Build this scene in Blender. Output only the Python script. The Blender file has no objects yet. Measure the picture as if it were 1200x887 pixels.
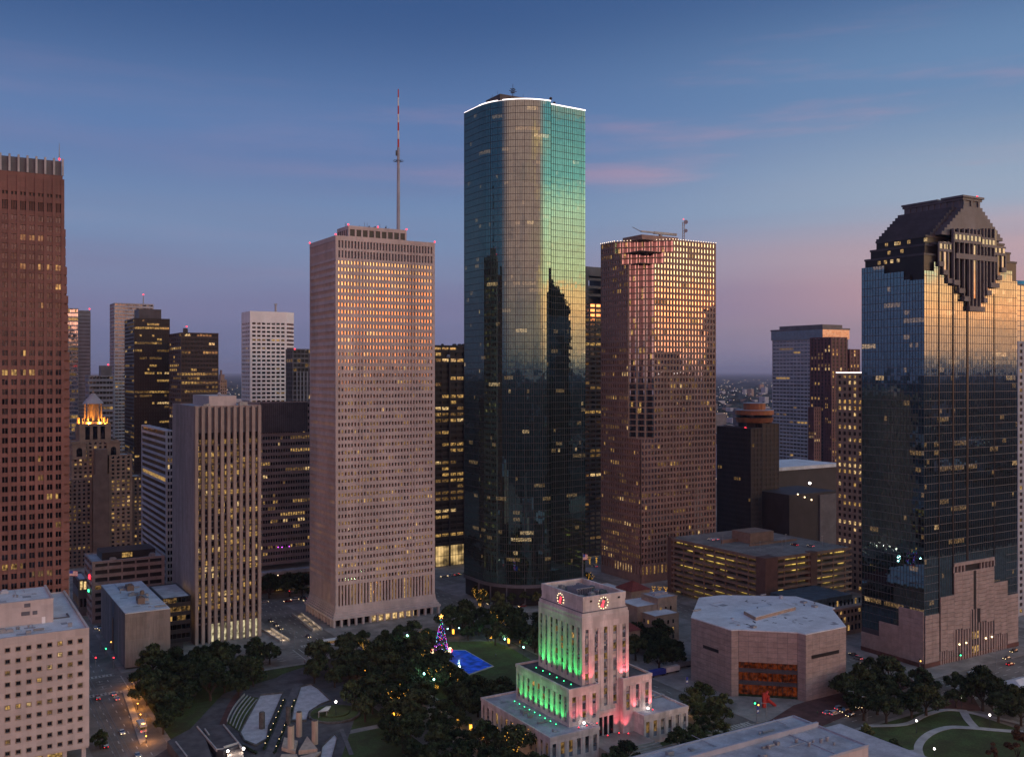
import bpy, math, random
from mathutils import Vector, Matrix, noise as mnoise
random.seed(7)
scn = bpy.context.scene
COL = scn.collection
R_ = math.radians
# ------------------------------------------------------------------ camera
# metres; X and Y run along the street grid, the camera hovers 140 m above the origin
YAW = 31.1
EYE = 140.0
FPX, CX, CY = 1145.0, 600.0, 436.0          # focal length and principal point in pixels of the 1200 px wide photograph
cam_data = bpy.data.cameras.new('camera')
cam_data.sensor_width = 36.0
cam_data.lens = 36.0 * FPX / 1200.0
cam_data.shift_y = -(443.5 - CY) / 1200.0
cam_data.clip_start = 1.0
cam_data.clip_end = 150000.0
cam = bpy.data.objects.new('camera', cam_data)
COL.objects.link(cam)
cam.location = (0, 0, EYE)
cam.rotation_euler = (R_(90), 0, R_(-YAW))
scn.camera = cam
# ------------------------------------------------------------------ look
scn.view_settings.view_transform = 'Standard'
scn.view_settings.look = 'None'
scn.view_settings.exposure = 0.02
scn.view_settings.gamma = 1.0
scn.view_settings.use_curve_mapping = False
scn.render.engine = 'CYCLES'
scn.cycles.use_denoising = True
HAZE = 0.000028
scn.cycles.max_bounces = 6
scn.cycles.glossy_bounces = 4
scn.cycles.diffuse_bounces = 2
scn.cycles.sample_clamp_indirect = 4.0
# ------------------------------------------------------------------ dusk sky: last glow at azimuth SUN_AZ (clockwise from +Y), blue-violet opposite
SUN_AZ = 140.0
SUN_EL = 3.0
world = bpy.data.worlds.new('World')
scn.world = world
world.use_nodes = True
wn, wl = world.node_tree.nodes, world.node_tree.links
wn.clear()

def nd(tree, typ, **kw):
    n = tree.nodes.new(typ)
    for k, v in kw.items():
        setattr(n, k, v)
    return n

def mathn(tree, op, a, b=None, clamp=False):
    n = tree.nodes.new('ShaderNodeMath'); n.operation = op; n.use_clamp = clamp
    for i, s in enumerate((a, b)):
        if s is None: continue
        if isinstance(s, (int, float)): n.inputs[i].default_value = s
        else: tree.links.new(s, n.inputs[i])
    return n.outputs[0]

def ramp(tree, fac, stops, interp='EASE'):
    n = tree.nodes.new('ShaderNodeValToRGB')
    cr = n.color_ramp; cr.interpolation = interp
    while len(cr.elements) < len(stops): cr.elements.new(0.5)
    for e, (p, c) in zip(cr.elements, stops):
        e.position = p; e.color = (c[0], c[1], c[2], 1)
    tree.links.new(fac, n.inputs['Fac'])
    return n.outputs['Color']

def mixc(tree, fac, a, b, mode='MIX'):
    n = tree.nodes.new('ShaderNodeMix'); n.data_type = 'RGBA'; n.blend_type = mode
    for s, i in ((fac, 0), (a, 6), (b, 7)):
        if isinstance(s, (int, float)): n.inputs[i].default_value = s
        elif isinstance(s, tuple): n.inputs[i].default_value = (s[0], s[1], s[2], 1)
        else: tree.links.new(s, n.inputs[i])
    return n.outputs[2]

def srgb(r, g, b, k=1.0):
    f = lambda c: (c / 255 / 12.92) if c / 255 <= 0.04045 else ((c / 255 + 0.055) / 1.055) ** 2.4
    return (f(r) * k, f(g) * k, f(b) * k)

WT = world.node_tree
tc = nd(WT, 'ShaderNodeTexCoord')
sep = nd(WT, 'ShaderNodeSeparateXYZ'); wl.new(tc.outputs['Generated'], sep.inputs[0])
zz = mathn(WT, 'MAXIMUM', sep.outputs['Z'], 0.0)
hx, hy = math.sin(R_(SUN_AZ)), math.cos(R_(SUN_AZ))
dot = mathn(WT, 'ADD', mathn(WT, 'MULTIPLY', sep.outputs['X'], hx), mathn(WT, 'MULTIPLY', sep.outputs['Y'], hy))
hl = mathn(WT, 'SQRT', mathn(WT, 'MAXIMUM', mathn(WT, 'SUBTRACT', 1.0, mathn(WT, 'MULTIPLY', sep.outputs['Z'], sep.outputs['Z'])), 0.0001))
sdot = mathn(WT, 'DIVIDE', dot, hl)
ZEN = srgb(88, 114, 162)
east = ramp(WT, zz, [(0.0, srgb(98, 108, 146)), (0.03, srgb(109, 114, 152)), (0.06, srgb(119, 121, 159)), (0.095, srgb(120, 133, 170)), (0.14, srgb(112, 138, 178)),
                     (0.22, srgb(86, 121, 173)), (0.36, srgb(46, 84, 138)), (0.65, srgb(66, 98, 150)), (1.0, ZEN)])
mid = ramp(WT, zz, [(0.0, srgb(130, 126, 148)), (0.03, srgb(160, 138, 152)), (0.075, srgb(186, 148, 156)), (0.11, srgb(184, 158, 168)),
                    (0.16, srgb(148, 166, 190)), (0.27, srgb(98, 134, 177)), (0.38, srgb(56, 94, 146)), (0.7, srgb(72, 104, 156)), (1.0, ZEN)])
warm = ramp(WT, zz, [(0.0, (0.60, 0.38, 0.32)), (0.05, (1.35, 0.60, 0.47)), (0.12, (2.1, 0.72, 0.56)), (0.26, (2.0, 0.72, 0.58)),
                     (0.38, (0.62, 0.52, 0.56)), (0.6, (0.30, 0.36, 0.48)), (1.0, ZEN)])
west = ramp(WT, zz, [(0.0, (1.9, 1.0, 0.62)), (0.03, (4.6, 1.45, 0.45)), (0.055, (7.8, 2.0, 0.30)), (0.082, (8.4, 2.5, 0.45)), (0.097, (5.2, 3.5, 1.4)), (0.16, (3.6, 3.2, 1.8)), (0.20, (0.9, 1.85, 1.55)),
                     (0.27, (0.18, 1.05, 1.2)), (0.45, (0.18, 0.62, 0.88)), (1.0, ZEN)])
def maprange(tree, v, a, b, c=0.0, d=1.0, smooth=True):
    n = tree.nodes.new('ShaderNodeMapRange')
    n.interpolation_type = 'SMOOTHSTEP' if smooth else 'LINEAR'
    tree.links.new(v, n.inputs['Value'])
    for i, x in zip((1, 2, 3, 4), (a, b, c, d)): n.inputs[i].default_value = x
    return n.outputs[0]
sky = mixc(WT, maprange(WT, sdot, -0.42, 0.14), east, mid)
hx2, hy2 = math.sin(R_(207)), math.cos(R_(207))
dot2 = mathn(WT, 'DIVIDE', mathn(WT, 'ADD', mathn(WT, 'MULTIPLY', sep.outputs['X'], hx2), mathn(WT, 'MULTIPLY', sep.outputs['Y'], hy2)), hl)
sky = mixc(WT, mathn(WT, 'MAXIMUM', maprange(WT, sdot, 0.34, 0.62), maprange(WT, dot2, 0.55, 0.86)), sky, warm)
sky = mixc(WT, maprange(WT, sdot, 0.80, 0.965), sky, west)
# thin clouds: long flat streaks that catch the last pink light
mp = nd(WT, 'ShaderNodeMapping'); mp.inputs['Scale'].default_value = (1.0, 1.0, 9.0); mp.inputs['Rotation'].default_value = (0.05, -0.05, 0)
wl.new(tc.outputs['Generated'], mp.inputs['Vector'])
cn = nd(WT, 'ShaderNodeTexNoise'); cn.inputs['Scale'].default_value = 2.1; cn.inputs['Detail'].default_value = 7; cn.inputs['Roughness'].default_value = 0.55
wl.new(mp.outputs[0], cn.inputs['Vector'])
cm = maprange(WT, cn.outputs['Fac'], 0.50, 0.72)
band = mathn(WT, 'MULTIPLY', maprange(WT, zz, 0.0, 0.10), maprange(WT, zz, 0.42, 0.22))
side = maprange(WT, sdot, -0.6, 0.05, 0.12, 1.0)
cmask = mathn(WT, 'MULTIPLY', mathn(WT, 'MULTIPLY', cm, band), side)
ccol = mixc(WT, maprange(WT, sdot, 0.3, 0.9), srgb(204, 152, 168), (6.0, 2.2, 0.4))
sky = mixc(WT, mathn(WT, 'MULTIPLY', cmask, 0.58), sky, ccol)
low = nd(WT, 'ShaderNodeTexNoise'); low.inputs['Scale'].default_value = 1.4; low.inputs['Detail'].default_value = 4
mp2 = nd(WT, 'ShaderNodeMapping'); mp2.inputs['Scale'].default_value = (1.0, 1.0, 16.0); mp2.inputs['Location'].default_value = (3.1, 0.7, 2.0)
wl.new(tc.outputs['Generated'], mp2.inputs['Vector']); wl.new(mp2.outputs[0], low.inputs['Vector'])
sky = mixc(WT, mathn(WT, 'MULTIPLY', maprange(WT, low.outputs['Fac'], 0.4, 0.7), maprange(WT, zz, 0.30, 0.05, 0.0, 0.40)), sky,
           mixc(WT, maprange(WT, sdot, -0.2, 0.9), srgb(120, 118, 156), (2.6, 1.1, 0.5)))
hsv = nd(WT, 'ShaderNodeHueSaturation'); hsv.inputs['Saturation'].default_value = 0.93; WT.links.new(sky, hsv.inputs['Color']); sky = hsv.outputs['Color']
bg = nd(WT, 'ShaderNodeBackground'); wl.new(sky, bg.inputs['Color']); bg.inputs['Strength'].default_value = 1.0
wo = nd(WT, 'ShaderNodeOutputWorld'); wl.new(bg.outputs[0], wo.inputs['Surface'])
# faint physical sky for the same sun direction, added under the dusk colours
st = nd(WT, 'ShaderNodeTexSky'); st.sky_type = 'NISHITA'; st.sun_disc = False
st.sun_elevation = R_(SUN_EL); st.sun_rotation = R_(SUN_AZ)
bg2 = nd(WT, 'ShaderNodeBackground'); wl.new(st.outputs[0], bg2.inputs['Color']); bg2.inputs['Strength'].default_value = 0.0006
ad = nd(WT, 'ShaderNodeAddShader'); wl.new(bg.outputs[0], ad.inputs[0]); wl.new(bg2.outputs[0], ad.inputs[1]); wl.new(ad.outputs[0], wo.inputs['Surface'])
world.cycles.sampling_method = 'MANUAL'; world.cycles.sample_map_resolution = 1024
# the last soft light from the west
sl = bpy.data.lights.new('sun', 'SUN'); sl.energy = 0.14; sl.angle = R_(40); sl.color = (1.0, 0.66, 0.56)
so = bpy.data.objects.new('sun', sl); COL.objects.link(so)
sd = Vector((math.sin(R_(SUN_AZ + 10)) * math.cos(R_(16)), math.cos(R_(SUN_AZ + 10)) * math.cos(R_(16)), math.sin(R_(16))))
so.rotation_euler = sd.to_track_quat('Z', 'Y').to_euler()

# ------------------------------------------------------------------ pixel <-> place
S, C = math.sin(R_(YAW)), math.cos(R_(YAW))
def at(px, py, z=0.0):
    D = FPX * (EYE - z) / (py - CY); l = (px - CX) / FPX * D
    return (S * D + C * l, C * D - S * l)
def atD(px, D):
    l = (px - CX) / FPX * D
    return (S * D + C * l, C * D - S * l)
def onY(px, Y):
    k = (px - CX) / FPX
    return Y * (S + k * C) / (C - k * S)
def onX(px, X):
    k = (px - CX) / FPX
    return X * (C - k * S) / (S + k * C)
def zr(X, Y, py):
    return EYE - (py - CY) * (S * X + C * Y) / FPX

# ------------------------------------------------------------------ mesh builder
class MB:
    def __init__(s): s.v = []; s.f = []; s.m = []
    def face(s, pts, mi=0):
        b = len(s.v); s.v += [tuple(p) for p in pts]; s.f.append(tuple(range(b, b + len(pts)))); s.m.append(mi)
    def box(s, x0, y0, z0, x1, y1, z1, mi=0, bottom=True):
        if x1 < x0: x0, x1 = x1, x0
        if y1 < y0: y0, y1 = y1, y0
        b = len(s.v)
        s.v += [(x0, y0, z0), (x1, y0, z0), (x1, y1, z0), (x0, y1, z0), (x0, y0, z1), (x1, y0, z1), (x1, y1, z1), (x0, y1, z1)]
        fs = [(4, 5, 6, 7), (0, 1, 5, 4), (1, 2, 6, 5), (2, 3, 7, 6), (3, 0, 4, 7)]
        if bottom: fs.append((3, 2, 1, 0))
        for f in fs: s.f.append(tuple(b + i for i in f)); s.m.append(mi)
    def prism(s, poly, z0, z1, mi=0, top=None):
        n = len(poly); b = len(s.v)
        ar = sum(poly[i][0] * poly[(i + 1) % n][1] - poly[(i + 1) % n][0] * poly[i][1] for i in range(n))
        if ar < 0: poly = poly[::-1]
        s.v += [(x, y, z0) for x, y in poly] + [(x, y, z1) for x, y in poly]
        for i in range(n):
            j = (i + 1) % n
            s.f.append((b + i, b + j, b + n + j, b + n + i)); s.m.append(mi)
        s.f.append(tuple(b + n + i for i in range(n))); s.m.append(mi if top is None else top)
        s.f.append(tuple(b + i for i in range(n - 1, -1, -1))); s.m.append(mi)
    def tube(s, p0, p1, r0, r1=None, n=8, mi=0, cap=True):
        if r1 is None: r1 = r0
        p0, p1 = Vector(p0), Vector(p1); d = (p1 - p0)
        q = d.to_track_quat('Z', 'Y') if d.length > 1e-6 else Matrix.Identity(3).to_quaternion()
        b = len(s.v)
        for p, r in ((p0, r0), (p1, r1)):
            for i in range(n):
                a = 2 * math.pi * i / n
                s.v.append(tuple(p + q @ Vector((r * math.cos(a), r * math.sin(a), 0))))
        for i in range(n):
            j = (i + 1) % n
            s.f.append((b + i, b + j, b + n + j, b + n + i)); s.m.append(mi)
        if cap:
            s.f.append(tuple(b + n + i for i in range(n))); s.m.append(mi)
            s.f.append(tuple(b + i for i in range(n - 1, -1, -1))); s.m.append(mi)
    def ball(s, c, r, mi=0, n=6, rz=None):
        rz = rz or r; b = len(s.v); k = max(2, n // 2)
        s.v.append((c[0], c[1], c[2] + rz))
        for j in range(1, k):
            t = math.pi * j / k
            for i in range(n):
                a = 2 * math.pi * i / n
                s.v.append((c[0] + r * math.sin(t) * math.cos(a), c[1] + r * math.sin(t) * math.sin(a), c[2] + rz * math.cos(t)))
        s.v.append((c[0], c[1], c[2] - rz)); e = len(s.v) - 1
        for i in range(n):
            j = (i + 1) % n
            s.f.append((b, b + 1 + i, b + 1 + j)); s.m.append(mi)
            for q in range(k - 2):
                s.f.append((b + 1 + q * n + i, b + 1 + (q + 1) * n + i, b + 1 + (q + 1) * n + j, b + 1 + q * n + j)); s.m.append(mi)
            s.f.append((e, b + 1 + (k - 2) * n + j, b + 1 + (k - 2) * n + i)); s.m.append(mi)
    def mesh(s, name, mats, off=(0, 0, 0), smooth=False):
        me = bpy.data.meshes.new(name)
        ox, oy, oz = off
        me.from_pydata([(x - ox, y - oy, z - oz) for x, y, z in s.v], [], s.f)
        if not isinstance(mats, (list, tuple)): mats = [mats]
        for m in mats: me.materials.append(m)
        if len(mats) > 1: me.polygons.foreach_set('material_index', s.m)
        if smooth: me.polygons.foreach_set('use_smooth', [True] * len(s.f))
        me.update()
        return me
    def build(s, name, mats, parent=None, kind=None, smooth=False, label=None):
        if not s.f: return None
        if parent is not None: off = wloc(parent)
        elif kind == 'structure' or kind == 'stuff': off = (0, 0, 0)
        else:
            xs = [p[0] for p in s.v]; ys = [p[1] for p in s.v]; zs = [p[2] for p in s.v]
            off = ((min(xs) + max(xs)) / 2, (min(ys) + max(ys)) / 2, min(zs))
        o = bpy.data.objects.new(name, s.mesh(name, mats, off, smooth))
        COL.objects.link(o)
        o.location = (0, 0, 0) if parent is not None else off
        if parent is not None: o.parent = parent
        if kind: o['kind'] = kind
        if label: o['label'] = label
        WL[o.name] = off
        return o
WL = {}
def wloc(o): return WL[o.name]
def place(name, me, parent, loc, kind=None, rz=0):
    """one more object of a shared mesh, loc in world space"""
    o = bpy.data.objects.new(name, me); COL.objects.link(o)
    p = wloc(parent) if parent is not None else (0, 0, 0)
    o.parent = parent
    o.location = (loc[0] - p[0], loc[1] - p[1], loc[2] - p[2])
    if rz: o.rotation_euler = (0, 0, rz)
    if kind: o['kind'] = kind
    WL[o.name] = tuple(loc)
    return o
def thing(name, label, cat, loc, group=None, rz=0):
    if len(label.split()) > 16: print('LONG', len(label.split()), label)
    o = bpy.data.objects.new(name, None); COL.objects.link(o)
    o.empty_display_size = 1
    o.location = loc; o['label'] = label; o['category'] = cat
    if group: o['group'] = group
    if rz: o.rotation_euler = (0, 0, rz)
    WL[o.name] = tuple(loc)
    return o
def tag(o, label, cat, group=None):
    o['label'] = label; o['category'] = cat
    if group: o['group'] = group
    return o
def copy_tree(o, parent=None):
    c = o.copy(); COL.objects.link(c)
    if parent is not None: c.parent = parent
    for ch in CH.get(o.name, []): copy_tree(ch, c)
    return c
CH = {}
def remember(root):
    """note the children of a finished prototype for copy_tree"""
    for o in bpy.data.objects:
        if o.parent is not None: 
            p = o.parent
            q = p
            while q is not None and q is not root: q = q.parent
            if q is root:
                CH.setdefault(p.name, [])
                if o not in CH[p.name]: CH[p.name].append(o)

# ------------------------------------------------------------------ materials
def mat(name, col, rough=0.8, var=0.12, scale=0.15, metal=0.0, stretch=(1, 1, 1), bump=0.0, bscale=0.6, col2=None, emis=None, estr=0.0, spec=0.3, fine=0.0, cell=None, objvar=0.0):
    if cell is None: cell = 0.07 if 'granite' in name or 'travertine' in name or 'stone' in name or 'concrete' in name or 'precast' in name else 0.0
    m = bpy.data.materials.new(name); m.use_nodes = True
    t = m.node_tree; b = t.nodes['Principled BSDF']
    tcn = nd(t, 'ShaderNodeTexCoord'); geo = nd(t, 'ShaderNodeNewGeometry')
    mpn = nd(t, 'ShaderNodeMapping'); mpn.inputs['Scale'].default_value = stretch
    t.links.new(geo.outputs['Position'], mpn.inputs['Vector'])
    no = nd(t, 'ShaderNodeTexNoise'); no.inputs['Scale'].default_value = scale; no.inputs['Detail'].default_value = 6; no.inputs['Roughness'].default_value = 0.65
    t.links.new(mpn.outputs[0], no.inputs['Vector'])
    c2 = col2 or tuple(c * (1 - 2.2 * var) for c in col)
    c1 = tuple(min(1, c * (1 + var)) for c in col)
    fac = maprange(t, no.outputs['Fac'], 0.3, 0.7)
    cc = mixc(t, fac, c2, c1)
    if fine > 0:
        n2 = nd(t, 'ShaderNodeTexNoise'); n2.inputs['Scale'].default_value = 1.6; n2.inputs['Detail'].default_value = 4
        t.links.new(mpn.outputs[0], n2.inputs['Vector'])
        cc = mixc(t, maprange(t, n2.outputs['Fac'], 0.35, 0.65, 0, fine), cc, tuple(c * 0.55 for c in col))
    if cell > 0:
        sn_ = nd(t, 'ShaderNodeVectorMath'); sn_.operation = 'SNAP'; sn_.inputs[1].default_value = (3.1, 3.1, 2.05)
        ofs = nd(t, 'ShaderNodeVectorMath'); ofs.operation = 'ADD'; ofs.inputs[1].default_value = (.37, .41, .29)
        t.links.new(geo.outputs['Position'], ofs.inputs[0]); t.links.new(ofs.outputs[0], sn_.inputs[0])
        wnz = nd(t, 'ShaderNodeTexWhiteNoise'); t.links.new(sn_.outputs[0], wnz.inputs['Vector'])
        k_ = maprange(t, wnz.outputs['Value'], 0, 1, 1 - cell, 1 + cell, False)
        hs = nd(t, 'ShaderNodeHueSaturation'); t.links.new(cc, hs.inputs['Color']); t.links.new(k_, hs.inputs['Value']); cc = hs.outputs['Color']
        # rain streaks under ledges, long and thin
        m3 = nd(t, 'ShaderNodeMapping'); m3.inputs['Scale'].default_value = (.55, .55, .035); t.links.new(geo.outputs['Position'], m3.inputs['Vector'])
        n3 = nd(t, 'ShaderNodeTexNoise'); n3.inputs['Scale'].default_value = 1.0; n3.inputs['Detail'].default_value = 5; t.links.new(m3.outputs[0], n3.inputs['Vector'])
        cc = mixc(t, maprange(t, n3.outputs['Fac'], 0.52, 0.72, 0, .28), cc, tuple(c * 0.6 for c in col))
    if objvar > 0:
        oi = nd(t, 'ShaderNodeObjectInfo')
        hs = nd(t, 'ShaderNodeHueSaturation'); t.links.new(cc, hs.inputs['Color'])
        t.links.new(maprange(t, oi.outputs['Random'], 0, 1, 1 - objvar, 1 + objvar, False), hs.inputs['Value'])
        t.links.new(maprange(t, oi.outputs['Random'], 0, 1, .53, .475, False), hs.inputs['Hue']); cc = hs.outputs['Color']
    t.links.new(cc, b.inputs['Base Color'])
    b.inputs['Roughness'].default_value = rough; b.inputs['Metallic'].default_value = metal
    b.inputs['Specular IOR Level'].default_value = spec
    if bump > 0:
        bn = nd(t, 'ShaderNodeTexNoise'); bn.inputs['Scale'].default_value = bscale; bn.inputs['Detail'].default_value = 3
        t.links.new(geo.outputs['Position'], bn.inputs['Vector'])
        bp = nd(t, 'ShaderNodeBump'); bp.inputs['Strength'].default_value = 1.0; bp.inputs['Distance'].default_value = bump
        t.links.new(bn.outputs['Fac'], bp.inputs['Height']); t.links.new(bp.outputs[0], b.inputs['Normal'])
    if emis:
        b.inputs['Emission Color'].default_value = (*emis, 1); b.inputs['Emission Strength'].default_value = estr
    m.cycles.emission_sampling = 'NONE'
    return m

def glass(name, tint, rough=0.04, bump=0.0, bscale=0.3, emis=None, estr=0.0, evar=True, metal=1.0, escale=0.9):
    """coated window glass: mirrors the sky, and lets the lit room behind show as emission"""
    m = bpy.data.materials.new(name); m.use_nodes = True
    t = m.node_tree; b = t.nodes['Principled BSDF']
    b.inputs['Base Color'].default_value = (*tint, 1); b.inputs['Metallic'].default_value = metal; b.inputs['Roughness'].default_value = rough
    geo = nd(t, 'ShaderNodeNewGeometry')
    sn_ = nd(t, 'ShaderNodeVectorMath'); sn_.operation = 'SNAP'; sn_.inputs[1].default_value = (1.55, 1.55, 1.98)
    ofs = nd(t, 'ShaderNodeVectorMath'); ofs.operation = 'ADD'; ofs.inputs[1].default_value = (.33, .27, .2)
    t.links.new(geo.outputs['Position'], ofs.inputs[0]); t.links.new(ofs.outputs[0], sn_.inputs[0])
    wnz = nd(t, 'ShaderNodeTexWhiteNoise'); t.links.new(sn_.outputs[0], wnz.inputs['Vector'])
    pv_ = .08 if ('teal' in name or 'blue' in name) else .24
    cc_ = mixc(t, wnz.outputs['Value'], tuple(c * (1 - pv_) for c in tint), tuple(min(1, c * (1 + pv_)) for c in tint)); t.links.new(cc_, b.inputs['Base Color'])
    t.links.new(maprange(t, wnz.outputs['Value'], 0, 1, rough * .5, rough * 1.6, False), b.inputs['Roughness'])
    if bump > 0:
        bn = nd(t, 'ShaderNodeTexNoise'); bn.inputs['Scale'].default_value = bscale; bn.inputs['Detail'].default_value = 1
        t.links.new(geo.outputs['Position'], bn.inputs['Vector'])
        bp = nd(t, 'ShaderNodeBump'); bp.inputs['Strength'].default_value = 1.0; bp.inputs['Distance'].default_value = bump
        t.links.new(bn.outputs['Fac'], bp.inputs['Height']); t.links.new(bp.outputs[0], b.inputs['Normal'])
    if emis:
        b.inputs['Emission Color'].default_value = (*emis, 1)
        if evar:
            no = nd(t, 'ShaderNodeTexNoise'); no.inputs['Scale'].default_value = escale; no.inputs['Detail'].default_value = 2
            t.links.new(geo.outputs['Position'], no.inputs['Vector'])
            e = maprange(t, no.outputs['Fac'], 0.30, 0.72, 0.10 * estr, 1.75 * estr)
            t.links.new(e, b.inputs['Emission Strength'])
        else: b.inputs['Emission Strength'].default_value = estr
    m.cycles.emission_sampling = 'NONE'
    return m
def glow(name, col, s):
    m = bpy.data.materials.new(name); m.use_nodes = True
    b = m.node_tree.nodes['Principled BSDF']
    b.inputs['Base Color'].default_value = (*[min(1, c) * 0.6 for c in col], 1)
    b.inputs['Emission Color'].default_value = (*col, 1); b.inputs['Emission Strength'].default_value = s
    m.cycles.emission_sampling = 'NONE'
    return m
M = {}
M['pale'] = mat('pale_travertine', (0.52, 0.44, 0.43), 0.75, 0.10, 0.05, stretch=(1, 1, 0.25), fine=0.15)
M['paleside'] = M['pale']
M['granite'] = mat('red_granite', (0.205, 0.097, 0.085), 0.55, 0.12, 0.08, fine=0.2)
M['capwhite'] = mat('pale_cap_stone', (0.40, 0.39, 0.41), 0.6)
M['brown'] = mat('brown_granite', (0.29, 0.195, 0.165), 0.6, 0.10, 0.08, fine=0.15)
M['ribs'] = mat('grey_brown_concrete', (0.36, 0.29, 0.27), 0.8, 0.16, 0.12, stretch=(1, 1, 0.12), fine=0.2)
M['conc'] = mat('board_concrete', (0.30, 0.25, 0.235), 0.85, 0.15, 0.25, stretch=(1, 1, 0.1), fine=0.25)
M['white'] = mat('cream_precast', (0.52, 0.445, 0.43), 0.8, 0.07, 0.1, fine=0.08)
M['roofw'] = mat('white_roof_membrane', (0.66, 0.68, 0.72), 0.7, 0.10, 0.12, fine=0.25)
M['roofg'] = mat('grey_roof_gravel', (0.44, 0.45, 0.49), 0.9, 0.16, 0.15, fine=0.3)
M['roofd'] = mat('dark_roof', (0.09, 0.09, 0.10), 0.9, 0.2, 0.2)
M['pink'] = mat('pink_granite', (0.34, 0.275, 0.265), 0.65, 0.10, 0.25, fine=0.15)
M['museum'] = mat('library_granite', (0.34, 0.27, 0.26), 0.7, 0.10, 0.3, stretch=(1, 1, 2.2), fine=0.2)
M['hall'] = mat('city_hall_limestone', (0.68, 0.60, 0.58), 0.8, 0.16, 0.2, stretch=(1, 1, 0.25), fine=0.4, cell=.11)
M['slate'] = mat('dark_granite', (0.064, 0.063, 0.080), 0.45, 0.12, 0.1)
M['slate2'] = mat('grey_granite', (0.118, 0.12, 0.145), 0.45, 0.12, 0.1)
M['greyslab'] = mat('grey_slab_concrete', (0.24, 0.205, 0.21), 0.6, 0.10, 0.1)
M['hotelblack'] = mat('hotel_black_brick', (0.038, 0.034, 0.04), 0.6, 0.1, 0.1)
M['plum'] = mat('plum_granite', (0.125, 0.062, 0.072), 0.6, 0.1, 0.1)
M['black'] = mat('black_cladding', (0.022, 0.021, 0.026), 0.35, 0.1, 0.1)
M['dkbrown'] = mat('dark_brown_cladding', (0.062, 0.048, 0.05), 0.5, 0.1, 0.1)
M['garage'] = mat('garage_concrete', (0.22, 0.155, 0.125), 0.85, 0.10, 0.2, fine=0.15)
M['garaged'] = mat('garage_brown_brick', (0.12, 0.075, 0.066), 0.85, 0.10, 0.2)
M['deck'] = mat('parking_deck', (0.22, 0.21, 0.20), 0.9, 0.2, 0.1, fine=0.3)
M['deco'] = mat('art_deco_stone', (0.27, 0.20, 0.15), 0.8, 0.12, 0.15)
M['decodk'] = mat('art_deco_brick', (0.17, 0.13, 0.11), 0.85, 0.12, 0.15)
M['slab'] = mat('pale_slab', (0.36, 0.38, 0.44), 0.7, 0.08, 0.1)
M['bluegrey'] = mat('blue_grey_cladding', (0.20, 0.22, 0.27), 0.6, 0.1, 0.05)
M['whitet'] = mat('white_cladding', (0.82, 0.80, 0.82), 0.7, 0.05, 0.1)
M['copper'] = mat('copper_cladding', (0.33, 0.13, 0.065), 0.45, 0.15, 0.3, metal=0.2)
M['metal'] = mat('grey_metal', (0.30, 0.31, 0.33), 0.5, 0.1, 0.5, metal=0.3)
M['darkmetal'] = mat('dark_metal', (0.05, 0.05, 0.055), 0.5, 0.1, 0.5)
M['whitepaint'] = mat('white_paint', (0.7, 0.7, 0.7), 0.5, 0.05, 0.5)
M['redpaint'] = mat('red_paint', (0.5, 0.04, 0.03), 0.5, 0.05, 0.5)
M['bluepaint'] = mat('blue_paint', (0.03, 0.05, 0.3), 0.6, 0.05, 0.5)
M['tile'] = mat('red_clay_tile', (0.19, 0.045, 0.038), 0.8, 0.2, 1.0, fine=0.3)
M['transom'] = mat('bronze_transom', (0.11, 0.115, 0.13), 0.5, 0.1, 0.5)
M['lobby'] = glass('lobby_glass_lit', (.1, .1, .1), .2, 0, emis=(1.0, .66, .26), estr=.55, escale=.13)
M['roofpatch'] = mat('roof_patch_dark', (0.30, 0.31, 0.34), 0.8, 0.1, 0.3)
M['teal'] = mat('teal_roof', (0.05, 0.085, 0.11), 0.6, 0.2, 0.3)
M['tan'] = mat('tan_stone', (0.33, 0.25, 0.20), 0.8, 0.1, 0.3)
M['asphalt'] = mat('asphalt', (0.23, 0.205, 0.18), 0.8, 0.22, 0.06, fine=0.25)  # base colour warmed to carry the glow of the street lamps
M['pave'] = mat('pavement_concrete', (0.32, 0.29, 0.265), 0.9, 0.18, 0.1, fine=0.3)  # warm street lamp light mixed into this base colour as well
M['brickpave'] = mat('brick_paving', (0.13, 0.062, 0.055), 0.9, 0.2, 0.2, fine=0.3)
M['darkpave'] = mat('dark_paving', (0.11, 0.10, 0.105), 0.9, 0.2, 0.2, fine=0.3)
M['path'] = mat('pale_path', (0.42, 0.41, 0.40), 0.9, 0.12, 0.2, fine=0.2)
M['path2'] = mat('grey_walkway', (0.15, 0.14, 0.145), 0.9, 0.15, 0.3, fine=0.2)
M['grass'] = mat('lawn_grass', (0.075, 0.105, 0.04), 1.0, 0.25, 0.12, fine=0.5, spec=0.05, col2=(0.075, 0.066, 0.036))
M['far'] = mat('far_ground', (0.07, 0.08, 0.085), 1.0, 0.4, 0.004, spec=0.0)
M['paint'] = mat('road_paint', (0.55, 0.53, 0.48), 0.8, 0.1, 1.0)
M['trackmetal'] = mat('rail', (0.2, 0.2, 0.2), 0.5)
M['bark'] = mat('bark', (0.06, 0.045, 0.035), 0.95, 0.2, 2.0)
M['leaf'] = mat('oak_leaves', (0.047, 0.064, 0.027), 0.75, 0.45, 0.5, spec=0.15, objvar=.38)
M['leaf2'] = mat('light_leaves', (0.08, 0.095, 0.034), 0.75, 0.4, 0.5, spec=0.15, objvar=.35)
M['leafor'] = mat('orange_leaves', (0.19, 0.07, 0.03), 0.8, 0.3, 0.8, spec=0.15)
M['leafcy'] = mat('cypress_needles', (0.11, 0.06, 0.035), 0.8, 0.35, 0.8, spec=0.15)
M['pooldry'] = mat('pale_basin_floor', (0.56, 0.54, 0.56), 0.7, 0.12, 0.3, fine=0.3)
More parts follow.
